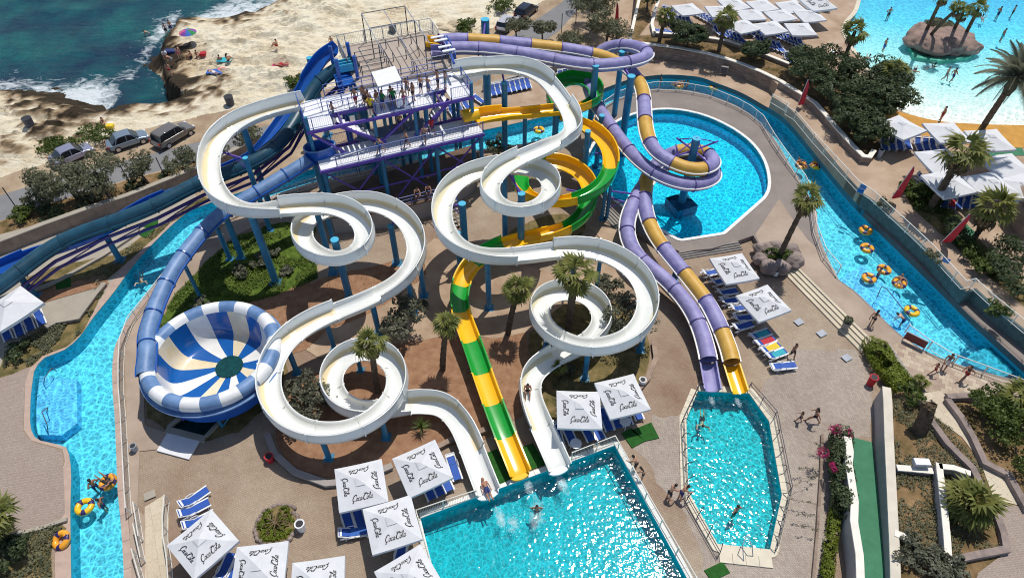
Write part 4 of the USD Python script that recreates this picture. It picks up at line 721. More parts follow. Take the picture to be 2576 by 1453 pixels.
def rail(par, P, h=1.1, m=None, bars=.0, mid=2, r=.035, posts=1.8, mb=None, split=True, pr=None):
    "a railing along points at deck level: posts, rails, thin bars"
    m = m or m_rail_blue; P = np.asarray(P, float); top_, po, ba = MB(), MB(), MB(); lines = [h] + [h * k / (mid + 1) for k in range(1, mid + 1)] if not bars else [h, .12]
    for k, z in enumerate(lines): 
        q = P + [0, 0, z]
        for a, b in zip(q[:-1], q[1:]): top_.rod(a, b, r if k == 0 else r * .7, 5)
    ln = LineString(P[:, :2]); zz = np.r_[0, np.cumsum(np.linalg.norm(np.diff(P[:, :2], axis=0), axis=1))]
    def pt(s): q = ln.interpolate(s); return np.array([q.x, q.y, np.interp(s, zz, P[:, 2])])
    n = max(1, round(ln.length / posts))
    part(par, 'top_rail' if not bars else 'rails', top_, m)
    for k in range(n + 1): a = pt(ln.length * k / n); part(par, 'post', MB().rod(a, a + [0, 0, h + .03], pr or r * 1.2, 6), m)
    if bars:
        nb = int(ln.length / bars)
        for k in range(nb): a = pt(ln.length * (k + .5) / nb); ba.rod(a + [0, 0, .12], a + [0, 0, h], .011, 3, cap=False)
        part(par, 'bars', ba, mb or m, kind='stuff')
# decks
plates(0, 0, TW, 2.7, LL, m_deckw, 8, 1); plates(4.0, 2.7, 10.3, 4.4, LL, m_deckg, 4, 1); plates(10.3, 3.2, 11.5, 4.2, LL, m_deckw, 1, 1)
uf = uv(773, 328, UL); uR = uv(1191, 241, UL); U0, U1, V0, V1 = uf[0], uR[0], (uf[1] + uR[1]) / 2, (uf[1] + uR[1]) / 2 + 4.6
plates(U0, V0 + 1.9, U1, V1, UL, m_deckw, 9, 2); plates(U0, V0, U0 + 2.2, V0 + 1.9, UL, m_deckw, 1, 1); plates(U0 + 5.9, V0, U0 + 7.1, V0 + 1.9, UL, m_deckw, 1, 1)
plates(U0 + 7.1, V0, U0 + 9., V0 + 1.9, UL, m_deckg, 1, 1); plates(U0 + 9., V0, U0 + 11., V0 + 1.9, UL, m_deckw, 1, 1); plates(U1 - 2., V0, U1, V0 + 1.9, UL, m_deckw, 1, 1)
# stairs from the lower to the upper deck
for s0, s1, v in ((U0 + 5.7, U0 + 2.4, V0 + .9), (U1 - 4.3, U1 - 2.2, V0 + .9)):
    for k in range(9): t = k / 9; part(tower, 'stair_tread', MB().box(T(s0 + (s1 - s0) * t, v, LL + (UL - LL) * (k + 1) / 10), [.32, 1.1, .05], TA), m_deckw)
    for e in (-.6, .6): part(tower, 'stair_stringer', MB().beam(T(s0, v + e, LL), T(s1, v + e, UL), .06, .25), m_dpurple)
# beams
for z, v, u0, u1, n in ((LL - .2, -.02, -.1, TW + .1, 'edge_beam'), (LL - .2, 3.2, -.1, TW + .1, 'edge_beam'), (UL - .2, V0 - .02, U0 - .1, U1 + .1, 'edge_beam'), (UL - .2, V0 + 1.9, U0, U1, 'edge_beam'), (UL - .2, V1, U0, U1, 'edge_beam')):
    part(tower, n, MB().beam(T(u0, v, z), T(u1, v, z), .16, .28), m_purple)
for u in np.linspace(0, TW, 6): part(tower, 'cross_beam', MB().beam(T(u, 0, LL - .2), T(u, 3.2, LL - .2), .14, .24), m_dpurple)
for u in np.linspace(U0, U1, 6): part(tower, 'cross_beam', MB().beam(T(u, V0, UL - .2), T(u, V1, UL - .2), .14, .24), m_dpurple)
PZ = 2.0
def tcol(u, v, z1, r=.19, z0=0.):
    part(tower, 'support_column', MB().rod(T(u, v, z0), T(u, v, z1), r, 12), m_blue_col, smooth=40)
for u in (0.25, 5.3, 10.2, TW - .2):
    tcol(u, .15, LL - .1); tcol(u, 2.5, LL - .1 if 0 < u < 10 else UL - .1)
for u in (U0 + .1, U0 + 5.6, U0 + 9.2, U1 - .1): tcol(u, V0 + .12, UL + (1.2 if u in (U0 + .1, U1 - .1) else 0), .16); tcol(u, V1 - .1, UL - .1, .18)
for a, b in (((.25, .15, LL - .4), (5.3, .15, .9)), ((5.3, .15, LL - .4), (.25, .15, .9)), ((5.3, .15, LL - .4), (10.2, .15, .9)), ((10.2, .15, LL - .4), (5.3, .15, .9)), ((10.2, .15, LL - .4), (TW - .2, .15, 2.)), ((TW - .2, .15, LL - .4), (10.2, .15, 2.)), ((.25, .15, 3.4), (5.3, .15, 3.4)), ((5.3, .15, 3.4), (10.2, .15, 3.4)), ((10.2, .15, 3.6), (TW - .2, .15, 3.6))):
    part(tower, 'diagonal_brace', MB().rod(T(*a), T(*b), .08, 8), m_purple)
for a, b in (((U0 + 2.7, V0, UL - .3), (U0 + 6.3, V0 + .1, LL + .1)), ((U1 - 2.3, V0, UL - .3), (U1 - 5.6, V0 + .1, LL + .1)), ((U0 + .2, V0 + .1, UL - .4), (U0 + 3.2, V0 + .1, LL - .6)), ((U0 + 9.2, V0 + .1, UL - .3), (U0 + 5.6, V0 + .1, LL))):
    part(tower, 'diagonal_brace', MB().beam(T(*a), T(*b), .18, .2), m_purple)
# railings
rail(tower, [T(1.4, .05, LL), T(TW, .05, LL)], bars=.14, m=m_rail_blue); rail(tower, [T(1.6, 3.15, LL), T(4., 3.15, LL)], bars=.14); rail(tower, [T(11.6, 3.15, LL), T(TW - 1.2, 3.15, LL)], bars=.14)
rail(tower, [T(U0, V1, UL), T(U0, V0, UL), T(U0 + 2.2, V0, UL)], bars=.16); rail(tower, [T(U1 - 2, V0, UL), T(U1, V0, UL), T(U1, V1 - 1.4, UL)], bars=.16)
rail(tower, [T(U0 + 2.2, V0 + 1.9, UL), T(U0 + 5.9, V0 + 1.9, UL), T(U0 + 5.9, V0, UL), T(U0 + 11, V0, UL), T(U0 + 11, V0 + 1.9, UL), T(U1 - 2, V0 + 1.9, UL)], bars=.25)
rail(tower, [T(U0, V0 + 2.2, UL), T(U0 + 6., V0 + 3.2, UL), T(U0 + 9, V0 + 3.0, UL)], mid=2, h=1.2); rail(tower, [T(U0 + 2.4, V1, UL), T(U1 - 2, V1, UL)], mid=2, h=1.2); rail(tower, [T(U0 + 8., V0 + 3.4, UL), T(U1, V0 + 3.0, UL)], mid=2, h=1.15)
# rear terrace deck with its shade frames
t0 = uv(851, 119, TL); t1 = uv(1079, 77, TL); TU0, TU1, TV0, TV1 = t0[0], t1[0] + .2, V1 + .02, (t0[1] + t1[1]) / 2
terr = thing('rear_terrace', 'high worn concrete terrace behind the slide tower with a railing round it', 'terrace')
part(terr, 'slab', MB().prism(tq(TU0, TV0, TU1, TV1), TL - .35, TL), p_terr)
for u in np.linspace(TU0 + .4, TU1 - .4, 4):
    for v in np.linspace(TV0 + .5, TV1 - .4, 3): part(terr, 'support_column', MB().rod(T(u, v, 0), T(u, v, TL - .35), .2, 10), m_blue_col)
rail(terr, [T(TU0, TV0 + 3, TL), T(TU0, TV1, TL), T(TU1, TV1, TL), T(TU1, TV1 - 2.6, TL)], bars=.16, m=m_fgrey, h=1.2); rail(terr, [T(TU1 - 4., TV0 + .6, TL), T(TU1, TV0 + .6, TL), T(TU1, TV0 + 2.2, TL)], bars=.16, m=m_fgrey)
rail(terr, [T(TU0 - .2, TV0 - 2.5, TL - 5.), T(TU0 - .2, TV0 + 2.5, TL - 5.)], bars=.16, m=m_fgrey, h=2.2)
fr = thing('shade_frame', 'bare grey pipe frame standing on the high terrace', 'frame')
UV = [(TU0 + 2.9, TU0 + 6.9)]
for i, v in enumerate((TV1 - .15, TV1 - 3.3, TV1 - 6.4)):
    part(fr, 'hoop', MB().path([T(TU0 + 2.7, v, TL), T(TU0 + 2.7, v, TL + 2.9), T(TU0 + 6.9, v, TL + 2.9), T(TU0 + 6.9, v, TL)], .05), m_dark)
for u in (TU0 + 2.7, TU0 + 4.8, TU0 + 6.9): part(fr, 'top_bar', MB().rod(T(u, TV1 - .15, TL + 2.9), T(u, TV1 - 8., TL + 2.9), .04), m_fgrey)
q_ = thing('queue_rails', 'dark zigzag queue rails in front of the blue slides on the terrace', 'railing')
for k in range(4): rail(q_, [T(TU0 + .9, TV0 + 1.6 + k * .9, TL), T(TU0 + 3.4, TV0 + 1.6 + k * .9, TL)], mid=1, h=1., m=m_dark)
for k in range(3): rail(q_, [T(TU0 + 4.2 + k * 1.25, TV0 + .6, TL), T(TU0 + 4.2 + k * 1.25, TV1 - 2., TL)], mid=0, h=.9, m=m_dark, posts=3.)
# shelters and tub roofs
cx = [at(934, 182, UL + 2.3), at(993, 166, UL + 2.3), at(1010, 202, UL + 2.3), at(951, 218, UL + 2.3)]
c0 = thing('canopy', 'white flat sheet canopy on thin posts behind the upper deck', 'canopy'); part(c0, 'roof_sheet', MB().prism(Polygon([x[:2] for x in cx]), UL + 2.24, UL + 2.3), m_plast)
for x in cx: part(c0, 'post', MB().rod([x[0], x[1], UL], [x[0], x[1], UL + 2.24], .04), m_rail_blue)
for k, (px, py) in enumerate(((1098, 93), (1107, 101), (1117, 117), (1127, 127))): part(terr, 'lamp_bar', MB().beam(at(px - 14, py + 3, TL + 1.9), at(px + 18, py - 3, TL + 1.9), .3, .08), m_plast)
part(terr, 'gate_frame', MB().path([at(1118, 92, TL + 1.8), at(1142, 160, TL + 1.5)], .12), m_rail_blue)
for px, py in ((1125, 105), (1135, 130)): part(terr, 'gate_panel', MB().beam(at(px, py, TL + .6), at(px + 12, py + 22, TL + .6), .1, 1.3), m_rail_blue)
bt = thing('blue_slide_gate', 'dark blue start tower of the two coastal slides with light blue gate bars', 'start tower')
a0 = T(TU0 - .6, TV0 + 3.8, TL)
for du, dv in ((0, 0), (1.6, 0), (0, 2.6), (1.6, 2.6)): part(bt, 'post', MB().beam(T(TU0 - 1.2 + du, TV0 + 1.4 + dv, 0), T(TU0 - 1.2 + du, TV0 + 1.4 + dv, TL + 2.2), .28, .28), m_navy)
part(bt, 'platform', MB().prism(tq(TU0 - 1.5, TV0 + .8, TU0 + .6, TV0 + 4.4), TL - .2, TL - .05), m_navy)
for k in range(3): part(bt, 'gate_bar', MB().beam(T(TU0 - 1.2, TV0 + 3.4 - k * .5, TL + .7), T(TU0 + .3, TV0 + 3.4 - k * .5, TL + .7), .08, .7), m_cap)
for k in range(3): part(bt, 'stair_landing', MB().box(T(TU0 - .5, TV0 + 1.4, TL - 1.6 - k * 1.5), [1.5, 1.2, .1], TA), m_cap)
# podium under the tower with its stone front, rail and stairs
pod = thing('tower_podium', 'shaded paved podium with a stone front below the slide tower', 'podium'); P0 = [(-.2, -.6), (4.4, -1.6), (9.5, -1.6), (13.8, .4), (TW + .6, 2.4), (TW + .6, 5.), (1., 3.4), (-.2, 3.)]
pg = Polygon([T(*p, 0)[:2] for p in P0]).difference(river.buffer(.6)); part(pod, 'paving', MB().prism(pg, 1.86, PZ), plain('dark_soil_floor', (.13, .085, .06), .95, .25, .8)); part(pod, 'stone_front', MB().prism(pg.buffer(-.08), 0, 1.86), m_wgrey)  # brown soil, its colour darkened to stand for the shade below the tower
ring = np.array(polys(pg)[0].exterior.coords); rail(pod, np.c_[np.array([T(*p, 0)[:2] for p in P0[:4]]), np.full(4, PZ)], mid=2, h=1.05)
for k in range(8): part(pod, 'stair_tread', MB().box(T(9.9 + .05 * k, -1.75 - .3 * (7 - k), PZ * (k + 1) / 9), [1.7, .32, .08], TA), m_conc)
for e in (-.9, .9): part(pod, 'stair_rail', MB().path([T(10.1 + e, -1.6, PZ + .95), T(9.9 + e, -4.2, .95), T(9.9 + e, -4.2, 0)], .04), m_rail_blue)

# ---------------------------------------------------------------- fences and walls
def line3(pts, z, base=0.):
    "posts' feet under a top rail seen at pixels pts, the rail standing z above the ground at height base"
    p = ats(pts, base + z); p[:, 2] = base; return p
def fence(label, pts, h=1.1, base=0., m=None, bars=.13, name='fence', atrail=True, posts=2., cat='fence', mid=2, r=.035, group=None):
    p = line3(pts, h, base) if atrail else ats(pts, base); t = thing(name, label, cat, group=group); rail(t, p, h, m or m_fence, bars, mid, r, posts); return t
fence('long white barred fence between the lazy river and the slide bowl', [(640, 500), (600, 515), (552, 540), (500, 582), (463, 621), (413, 681), (373, 731), (320, 797), (300, 851), (297, 905), (297, 968), (302, 1035), (307, 1135), (312, 1235), (315, 1275)])
fence('white barred fence along the river behind the slide tower', [(640, 500), (700, 478), (760, 456), (830, 436), (1000, 402), (1150, 372)])
for i, pts in enumerate([[(334, 1262), (347, 1345)], [(334, 1317), (352, 1398)], [(330, 1380), (356, 1470)]]): fence(('upper', 'middle', 'lowest')[i] + ' white railing panel beside the steps at the lower left of the river', pts, .95, 0, bars=.1, posts=1.6)
fence('white railing along the pale slab walk, left of the leftmost printed parasol', [(413, 1245), (408, 1290), (409, 1345), (418, 1400), (424, 1480)], 1., bars=.12)
fence('cream fence following the inner bank of the river round the circular pool', [(1521, 253), (1555, 230), (1605, 213), (1655, 205), (1721, 208), (1788, 220), (1855, 247), (1890, 266), (1921, 290), (1950, 338), (1982, 383), (2025, 437), (2047, 480), (2048, 510), (2055, 561), (2079, 624), (2117, 668)], 1.1, ZP)
fence('long white barred fence on the dark wall above the right bank of the river', [(1944, 237), (1985, 261), (1980, 267), (2004, 281), (2052, 338), (2119, 410), (2162, 456), (2199, 480), (2299, 570), (2349, 617), (2432, 706), (2455, 700), (2499, 740), (2565, 793), (2680, 890)], 1.1, ZT)
fence('low white fence at the lower right end of the river beside the mixed slab path', [(2289, 816), (2332, 849), (2399, 889), (2465, 913), (2576, 954), (2640, 980)], 1., ZP)
fence('white fence panel at the right edge beside the planted bed', [(2512, 984), (2600, 1006)], 1., ZP + .2)
fence('white barred fence round the near corner of the main pool, left side', [(1197, 1232), (1120, 1257), (1046, 1282), (1070, 1365), (1100, 1470)], 1.05, bars=.11)
fence('white barred fence along the upper and right sides of the main pool', [(1440, 1137), (1548, 1095), (1640, 1258), (1745, 1438), (1800, 1530)], 1.05, bars=.11)
for i, pts in enumerate([[(1758, 972), (1715, 1063), (1726, 1260), (1806, 1400)], [(1884, 975), (1948, 1048), (1985, 1235), (1950, 1385)]]):
    t = thing('pool_railing', ('dark pipe railing with bent posts on the left side of the octagonal pool', 'dark pipe railing with bent posts on the right side of the octagonal pool')[i], 'railing'); p = dens(ats(pts, 0), 1.45); c_ = ats([(1845, 1190)], 0)[0]
    top_ = [q + [0, 0, .75] for q in p]
    for q in p:
        d = c_ - q; d /= np.linalg.norm(d); part(t, 'bent_post', MB().path([q, q + [0, 0, .45], q + d * .18 + [0, 0, .85], q + d * .5 + [0, 0, 1.0]], .03), m_dark)
    part(t, 'rail', MB().path([q + [0, 0, .4] for q in p], .022).path(top_, .025), m_dark)
t = thing('pool_ladder', 'steel grab rail standing on the cream ledge of the octagonal pool', 'ladder'); part(t, 'grab_rail', MB().path([at(1871, 1410, .1), at(1868, 1370, .9), at(1879, 1343, 1.1), at(1892, 1372, .9), at(1894, 1398, .1)], .03), m_fgrey)
def handrail(label, pts): t = thing('river_handrail', label, 'handrail'); part(t, 'rail_pipe', MB().path([at(*p) for p in pts], .035), m_dark)
handrail('bent steel handrail rising from the entry steps of the left river', [(122, 1094, -.9), (118, 1065, .4), (105, 1035, .6), (120, 1024, .6), (117, 1040, -.9)])
handrail('thin steel handrail at the upper left end of the entry shelf', [(110, 968, -.6), (112, 950, .4), (130, 925, .5), (142, 933, -.6)])
handrail('bent steel handrail over the entry steps of the right river', [(2205, 750, .2), (2218, 720, .8), (2232, 728, .8), (2290, 800, .2), (2285, 812, -.9)])

def wall(name, label, pts, z0, z1, w, m, capm=None, cat='wall', stone=None, most=300):
    p = ats([q[:2] for q in pts], z1 if np.isscalar(z1) else 0); p = dens(p[:, :2], .3); ln = LineString(p); t = thing(name, label, cat)
    g = ln.buffer(w / 2, cap_style='flat', join_style='mitre'); part(t, 'wall_core', MB().prism(g.buffer(-.035 if stone else 0), z0, z1 - .05), m)
    if capm: part(t, 'wall_cap', MB().prism(g.buffer(.04, join_style='mitre'), z1 - .05, z1 + .05), capm)
    if stone:                                                          # courses of separate blocks, proud of the core
        ln_, hh = stone; nr = max(1, round((z1 - .05 - z0) / hh)); nb = int(ln.length / ln_); k = 0; rest = {0: MB(), 1: MB()}
        for r in range(nr):
            for i in range(nb + 1):
                a, b = max(0, (i - .5 * (r % 2)) * ln_ + .012), min(ln.length, (i + 1 - .5 * (r % 2)) * ln_ - .012)
                if b - a < .1: continue
                A, B = ln.interpolate(a), ln.interpolate(b); zz = z0 + (z1 - .05 - z0) * (r + .5) / nr; q = random.uniform(-.012, .02)
                mb = MB().beam([A.x, A.y, zz], [B.x, B.y, zz], w + q, (z1 - .05 - z0) / nr - .025); k += 1
                if k <= most: part(t, 'block', mb, (m_wallb, m_wallb2)[random.random() < .4])
                else: rest[k % 2].add(*mb.vf())
        for i in (0, 1):
            if rest[i].v: part(t, 'farther_blocks', rest[i], (m_wallb, m_wallb2)[i], kind='stuff')
    return t
wall('retaining_wall', 'long curved brown block retaining wall with a pale cap behind the river', [(1590, 106), (1642, 112), (1710, 121), (1775, 133), (1820, 145), (1864, 159), (1915, 180), (1963, 203)], ZP, ZT + .12, .4, m_wallb, m_wallt, stone=(.62, .3))
wall('planter_wall', 'curved brown planter wall along the shaded walk under the big dark shrubs', [(1963, 203), (2010, 232), (2052, 259), (2100, 315), (2140, 360), (2172, 392), (2188, 394), (2199, 378)], ZT, ZT + .75, .4, m_wallb, m_wallt, stone=(.6, .25), most=200)
wall('terrace_wall', 'white topped low wall between the dry bed and the parasol terrace', [(1644, 82), (1700, 86), (1740, 89), (1830, 102), (1890, 122), (1960, 150), (1985, 160)], ZT - .1, ZT + .45, .35, m_wallb, m_wallt)
wall('terrace_wall', 'straight white curb wall beside the path at the top', [(1583, 106), (1610, -10), (1620, -60)], 0, ZT + .1, .3, m_wallc, m_wallt)
wall('terrace_wall', 'white wall end beside the palm at the left of the parasol terrace', [(1646, 84), (1640, 60), (1650, 20), (1665, -20)], ZT - .1, ZT + .45, .3, m_wallc, m_wallt)
wall('road_wall', 'long brown wall with a grey top between the road side trees and the coastal slides', [(-60, 626), (0, 604), (110, 562), (228, 520), (320, 490), (420, 450), (520, 410), (640, 350), (700, 330)], 0, 1.3, .45, m_wallb, m_conc, stone=None)
wall('road_wall', 'grey curb wall beside the sunbathing deck at the foot of the road', [(1215, 215), (1300, 190), (1380, 168), (1440, 163)], 0, .7, .3, m_wgrey, m_conc)
wall('yard_kerb', 'pale stone kerb round the planted strip left of the river', [(60, 738), (150, 700), (258, 640), (340, 585), (350, 560)], 0, .3, .3, m_conc)
wall('yard_kerb', 'bent pale kerb of the yard under the plain left parasol', [(115, 822), (140, 808), (195, 798), (238, 740), (262, 712)], 0, .35, .35, m_wallb, m_conc)
wall('yard_kerb', 'kerb between the left pavement and the planted corner', [(-60, 1372), (0, 1350), (100, 1325), (166, 1303)], 0, .3, .25, m_conc)
wall('garden_kerb', 'brown brick kerb curving round the right garden bed', [(1645, 860), (1650, 900), (1630, 950), (1600, 985), (1560, 1012)], 0, .3, .3, m_wallb, m_wallb2)
wall('garden_kerb', 'brown brick kerb behind the two square parasols near the right white slide', [(1372, 1075), (1400, 1062), (1440, 1045), (1480, 1032)], 0, .35, .3, m_wallb, m_wallb2)
wall('garden_kerb', 'brown brick kerb right of the spiky yucca', [(1078, 1132), (1110, 1118), (1145, 1100)], 0, .35, .3, m_wallb, m_wallb2)
wall('garden_kerb', 'dark kerb curving round the lower left end of the garden', [(672, 1090), (690, 1140), (740, 1185), (820, 1215), (900, 1208), (985, 1170)], 0, .3, .35, m_wgrey, m_wgrey)
wall('garden_kerb', 'short brick kerb beside the yellow slide', [(1180, 1095), (1222, 1078)], 0, .35, .3, m_wallb, m_wallb2)
wall('ramp_wall', 'white topped wall on the left side of the green ramp', [(2132, 1100), (2138, 1135), (2135, 1165), (2150, 1260), (2148, 1310), (2162, 1395), (2166, 1500)], 0, 1.75, .38, m_wgrey, m_wallt)
wall('ramp_wall', 'tall cream topped wall on the right side of the green ramp', [(2230, 975), (2233, 1010), (2236, 1100), (2243, 1240), (2250, 1380), (2254, 1500)], 0, 1.75, .5, m_wgrey, m_wallc)
rp0 = [at(2142, 1105, .1), at(2195, 1118, .1), at(2232, 1440, 1.0), at(2165, 1440, 1.0), at(2150, 1300, .7), at(2140, 1180, .25)]
gR = MB(); q0 = [at(2140, 1098, .05), at(2196, 1112, .05)]; q1 = [at(2168, 1430, .95), at(2232, 1446, .95)]; q2 = [at(2172, 1560, .95), at(2240, 1560, .95)]
gR.add([q0[0], q0[1], q1[1], q1[0], q2[1], q2[0]], [[0, 1, 2], [0, 2, 3], [3, 2, 4], [3, 4, 5]]); top('green_ramp', gR, m_turf2, 'green carpeted ramp rising between two tall walls at the lower right', 'ramp')
wall('garden_wall', 'white topped wall running down beside the fan palm bed', [(2362, 1166), (2372, 1250), (2382, 1350), (2392, 1500)], ZR, ZR + .75, .32, m_wgrey, m_wallt)
wall('garden_wall', 'short white topped wall joining the path above the fan palm bed', [(2364, 1172), (2400, 1176), (2440, 1190)], ZR, ZR + .75, .3, m_wgrey, m_wallt)
wall('garden_wall', 'white wall stub below the small floodlight box', [(2258, 1176), (2285, 1178), (2345, 1184)], ZR, ZR + .4, .35, m_wgrey, m_wallt)
wall('garden_wall', 'broken white wall stub at the bottom beside the climbing shrub', [(2252, 1340), (2282, 1352)], ZR, ZR + .4, .35, m_wgrey, m_wallt)
for lb, pts in (('brown stone edging along the left side of the pale garden path', [(2318, 995), (2345, 1055), (2385, 1110), (2425, 1150), (2450, 1175), (2480, 1240), (2490, 1262)]), ('brown stone edging along the right side of the pale garden path', [(2385, 1000), (2420, 1045), (2450, 1095), (2480, 1160), (2540, 1190), (2590, 1280)]), ('brown stone edging between river walk and the right planted bed', [(2385, 995), (2440, 992), (2500, 1012)]), ('brown curb below the fan palm bed', [(2385, 1408), (2460, 1392), (2535, 1378), (2528, 1340), (2510, 1290)])):
    wall('stone_edging', lb, pts, ZR, ZR + .45, .42, m_rock, cat='edging')
wall('hedge_wall', 'low grey wall beside the clipped hedge at the foot of the cream steps', [(2232, 862), (2262, 905), (2290, 945), (2330, 990)], ZP - .4, ZP + .35, .3, m_wgrey)
wall('bed_kerb', 'dark red kerb of the bougainvillea bed', [(2070, 1090), (2066, 1200), (2058, 1330), (2045, 1480)], 0, .3, .16, m_wallb)

# ---------------------------------------------------------------- parasols
def script_word():
    "the flowing logo lettering, capitals 1 high"
    def bez(p, n=7): p = np.array(p, float); t = np.r_[0, np.cumsum(np.linalg.norm(np.diff(p, axis=0), axis=1))]; return CubicSpline(t, p)(np.linspace(0, t[-1], n * (len(p) - 1)))
    S = []
    def st(p, w0, w1, x=0., close=False): q = bez(p); q = q + [x, 0]; k = len(q); S.extend(LineString(q[i:i + 2]).buffer(w0 + (w1 - w0) * math.sin(math.pi * (i + .5) / (k - 1))) for i in range(k - 1))
    C = [(.66, .68), (.74, .88), (.58, 1.02), (.34, .92), (.13, .62), (.08, .3), (.2, .04), (.42, .0), (.64, .14)]
    o = [(.2, .5), (.06, .36), (.04, .16), (.15, .02), (.28, .12), (.33, .32), (.2, .5), (.36, .44)]
    c = [(.34, .4), (.24, .5), (.1, .4), (.05, .2), (.14, .03), (.26, .04), (.38, .18)]
    a = [(.34, .4), (.22, .5), (.08, .36), (.06, .14), (.16, .02), (.3, .2), (.37, .48), (.32, .12), (.4, .03), (.5, .14)]
    l = [(.02, .12), (.2, .5), (.34, .9), (.28, 1.04), (.19, .86), (.14, .4), (.16, .08), (.26, .02), (.36, .14)]
    x = 0
    st(C, .025, .085, 0); st(o, .022, .058, .66); st(c, .022, .058, 1.03); st(a, .022, .058, 1.38); st([(1.86, .26), (2.0, .3)], .045, .05)
    st(C, .025, .09, 1.98); st([(2.0, .95), (2.3, 1.06), (2.7, .86), (3.1, .9)], .02, .05); st(o, .022, .058, 2.66); st(l, .022, .055, 3.0); st(a, .022, .058, 3.34)
    st([(.44, -.02), (.2, -.12), (.1, -.26), (.34, -.24)], .02, .05)
    g = unary_union(S).simplify(.012); g = affinity.affine_transform(g, [1, .28, 0, 1, 0, 0]); b = g.bounds
    return affinity.translate(g, -(b[0] + b[2]) / 2, 0), b[2] - b[0]
WORD, WW = script_word()
def parasol(name, size=3., printed=True, rise=.62, h=2.3):
    k = klass(name); s = size / 2; up = np.array([[-s, -s], [s, -s], [s, s], [-s, s]])
    for i in range(4):
        a, b = up[i], up[(i + 1) % 4]; n = 7; v, f = [], []
        for r in range(n + 1):                                        # each quarter sags a little between its ribs
            for q in range(n + 1):
                t, e = r / n, q / n; p = (a + (b - a) * e) * t; v.append((*p, h + rise * (1 - t) - .05 * math.sin(math.pi * e) * t - .04 * math.sin(math.pi * t)))
        for r in range(n):
            for q in range(n): w = r * (n + 1) + q; f += [[w, w + n + 1, w + n + 2], [w, w + n + 2, w + 1]]
        part(k, 'canopy_panel', (np.array(v), np.array(f)), m_canvas, smooth=True)
        e = np.linspace(0, 1, 10); p = a + (b - a) * e[:, None]; zt = h - .05 * np.sin(np.pi * e); v = np.vstack([np.c_[p, zt], np.c_[p * 1.005, zt - .2 + .02 * np.sin(e * 30)]]); j = np.arange(9)
        part(k, 'valance', (v, np.vstack([np.c_[j, j + 10, j + 1], np.c_[j + 1, j + 10, j + 11]])), m_canvas)
        part(k, 'rib', MB().rod([0, 0, h + rise - .08], [*(a * .99), h - .04], .02, 5), m_fgrey)
        if printed:
            W_ = .43 * size; sc = W_ / WW; yc = .70 * s; g = affinity.scale(WORD, sc, sc, origin=(0, 0)); m = MB().prism(g, 0, .004); v, f = m.vf(); y = -(yc + .02) + v[:, 1]
            t = -y / s; z = h + rise * (1 - t) - .05 * np.cos(np.pi * v[:, 0] / np.maximum(2 * s * t, .1)) * t - .04 * np.sin(np.pi * t) + .022 + v[:, 2]
            an = i * math.pi / 2; x2, y2 = v[:, 0] * math.cos(an) - y * math.sin(an), v[:, 0] * math.sin(an) + y * math.cos(an)
            part(k, 'lettering', (np.c_[x2, y2, z], f), m_black)
    part(k, 'vent_cap', MB().add([(-.3, -.3, h + rise * .83), (.3, -.3, h + rise * .83), (.3, .3, h + rise * .83), (-.3, .3, h + rise * .83), (0, 0, h + rise + .05)], [[0, 1, 4], [1, 2, 4], [2, 3, 4], [3, 0, 4]]), m_canvas)
    part(k, 'pole', MB().rod([0, 0, 0], [0, 0, h + rise], .03, 8), m_fgrey); part(k, 'base', MB().box([0, 0, .05], [.7, .7, .1]), m_conc)
    return k
k_pr, k_pl, k_big = parasol('printed_parasol'), parasol('plain_parasol', 3., False), parasol('large_parasol', 3.3, False, .55)
def setp(kind, name, label, c1, c2, z, group, s=1., hh=2.35):
    "c1, c2: two opposite corners of the canopy in the photograph"
    A, B = at(*c1, z + hh), at(*c2, z + hh); C = (A + B) / 2; d = B - A; sc = np.linalg.norm(d[:2]) / math.sqrt(2) / 3.
    copy(kind, name, label, 'parasol', (C[0], C[1], z), math.degrees(math.atan2(d[1], d[0])) - 45 + 90 * round((0 - (math.degrees(math.atan2(d[1], d[0])) - 45)) / 90), group, s, True)
g1 = 'printed parasols on the plaza'
for c1, c2, lb in [((837, 1179), (974, 1258), 'printed white parasol farthest left of the three beside the near pool fence'), ((984, 1148), (1145, 1197), 'printed white parasol nearest the left white slide end'), ((907, 1281), (1062, 1357), 'printed white parasol whose corner almost touches the near pool fence'),
        ((935, 1440), (1125, 1480), 'printed white parasol cut by the bottom edge beside the near pool fence'), ((419, 1368), (604, 1357), 'printed white parasol beside the pale slab walk and two loungers'), ((597, 1375), (712, 1490), 'printed white parasol at the bottom edge, second from the left'), ((737, 1417), (862, 1530), 'printed white parasol showing only its top corner at the bottom edge'),
        ((1399, 980), (1516, 1078), 'printed white parasol just right of the right white slide end'), ((1493, 962), (1633, 1022), 'printed white parasol above the pair of green mats'), ((1781, 650), (1910, 697), 'printed white parasol nearest the grey steps of the round pool'), ((1854, 741), (1995, 781), 'printed white parasol beside the long cream steps')]:
    setp(k_pr, 'parasol', lb, c1, c2, 0., g1)
setp(k_pl, 'parasol', 'plain white parasol at the left edge over four loungers', (-35, 790), (103, 772), 0., 'plain parasols', 1.15)
g2 = 'plain parasols on the right terrace'
def b3(x, y): return ((3350 + x / 2.6415) * .644, (450 + y / 2.6415) * .644)
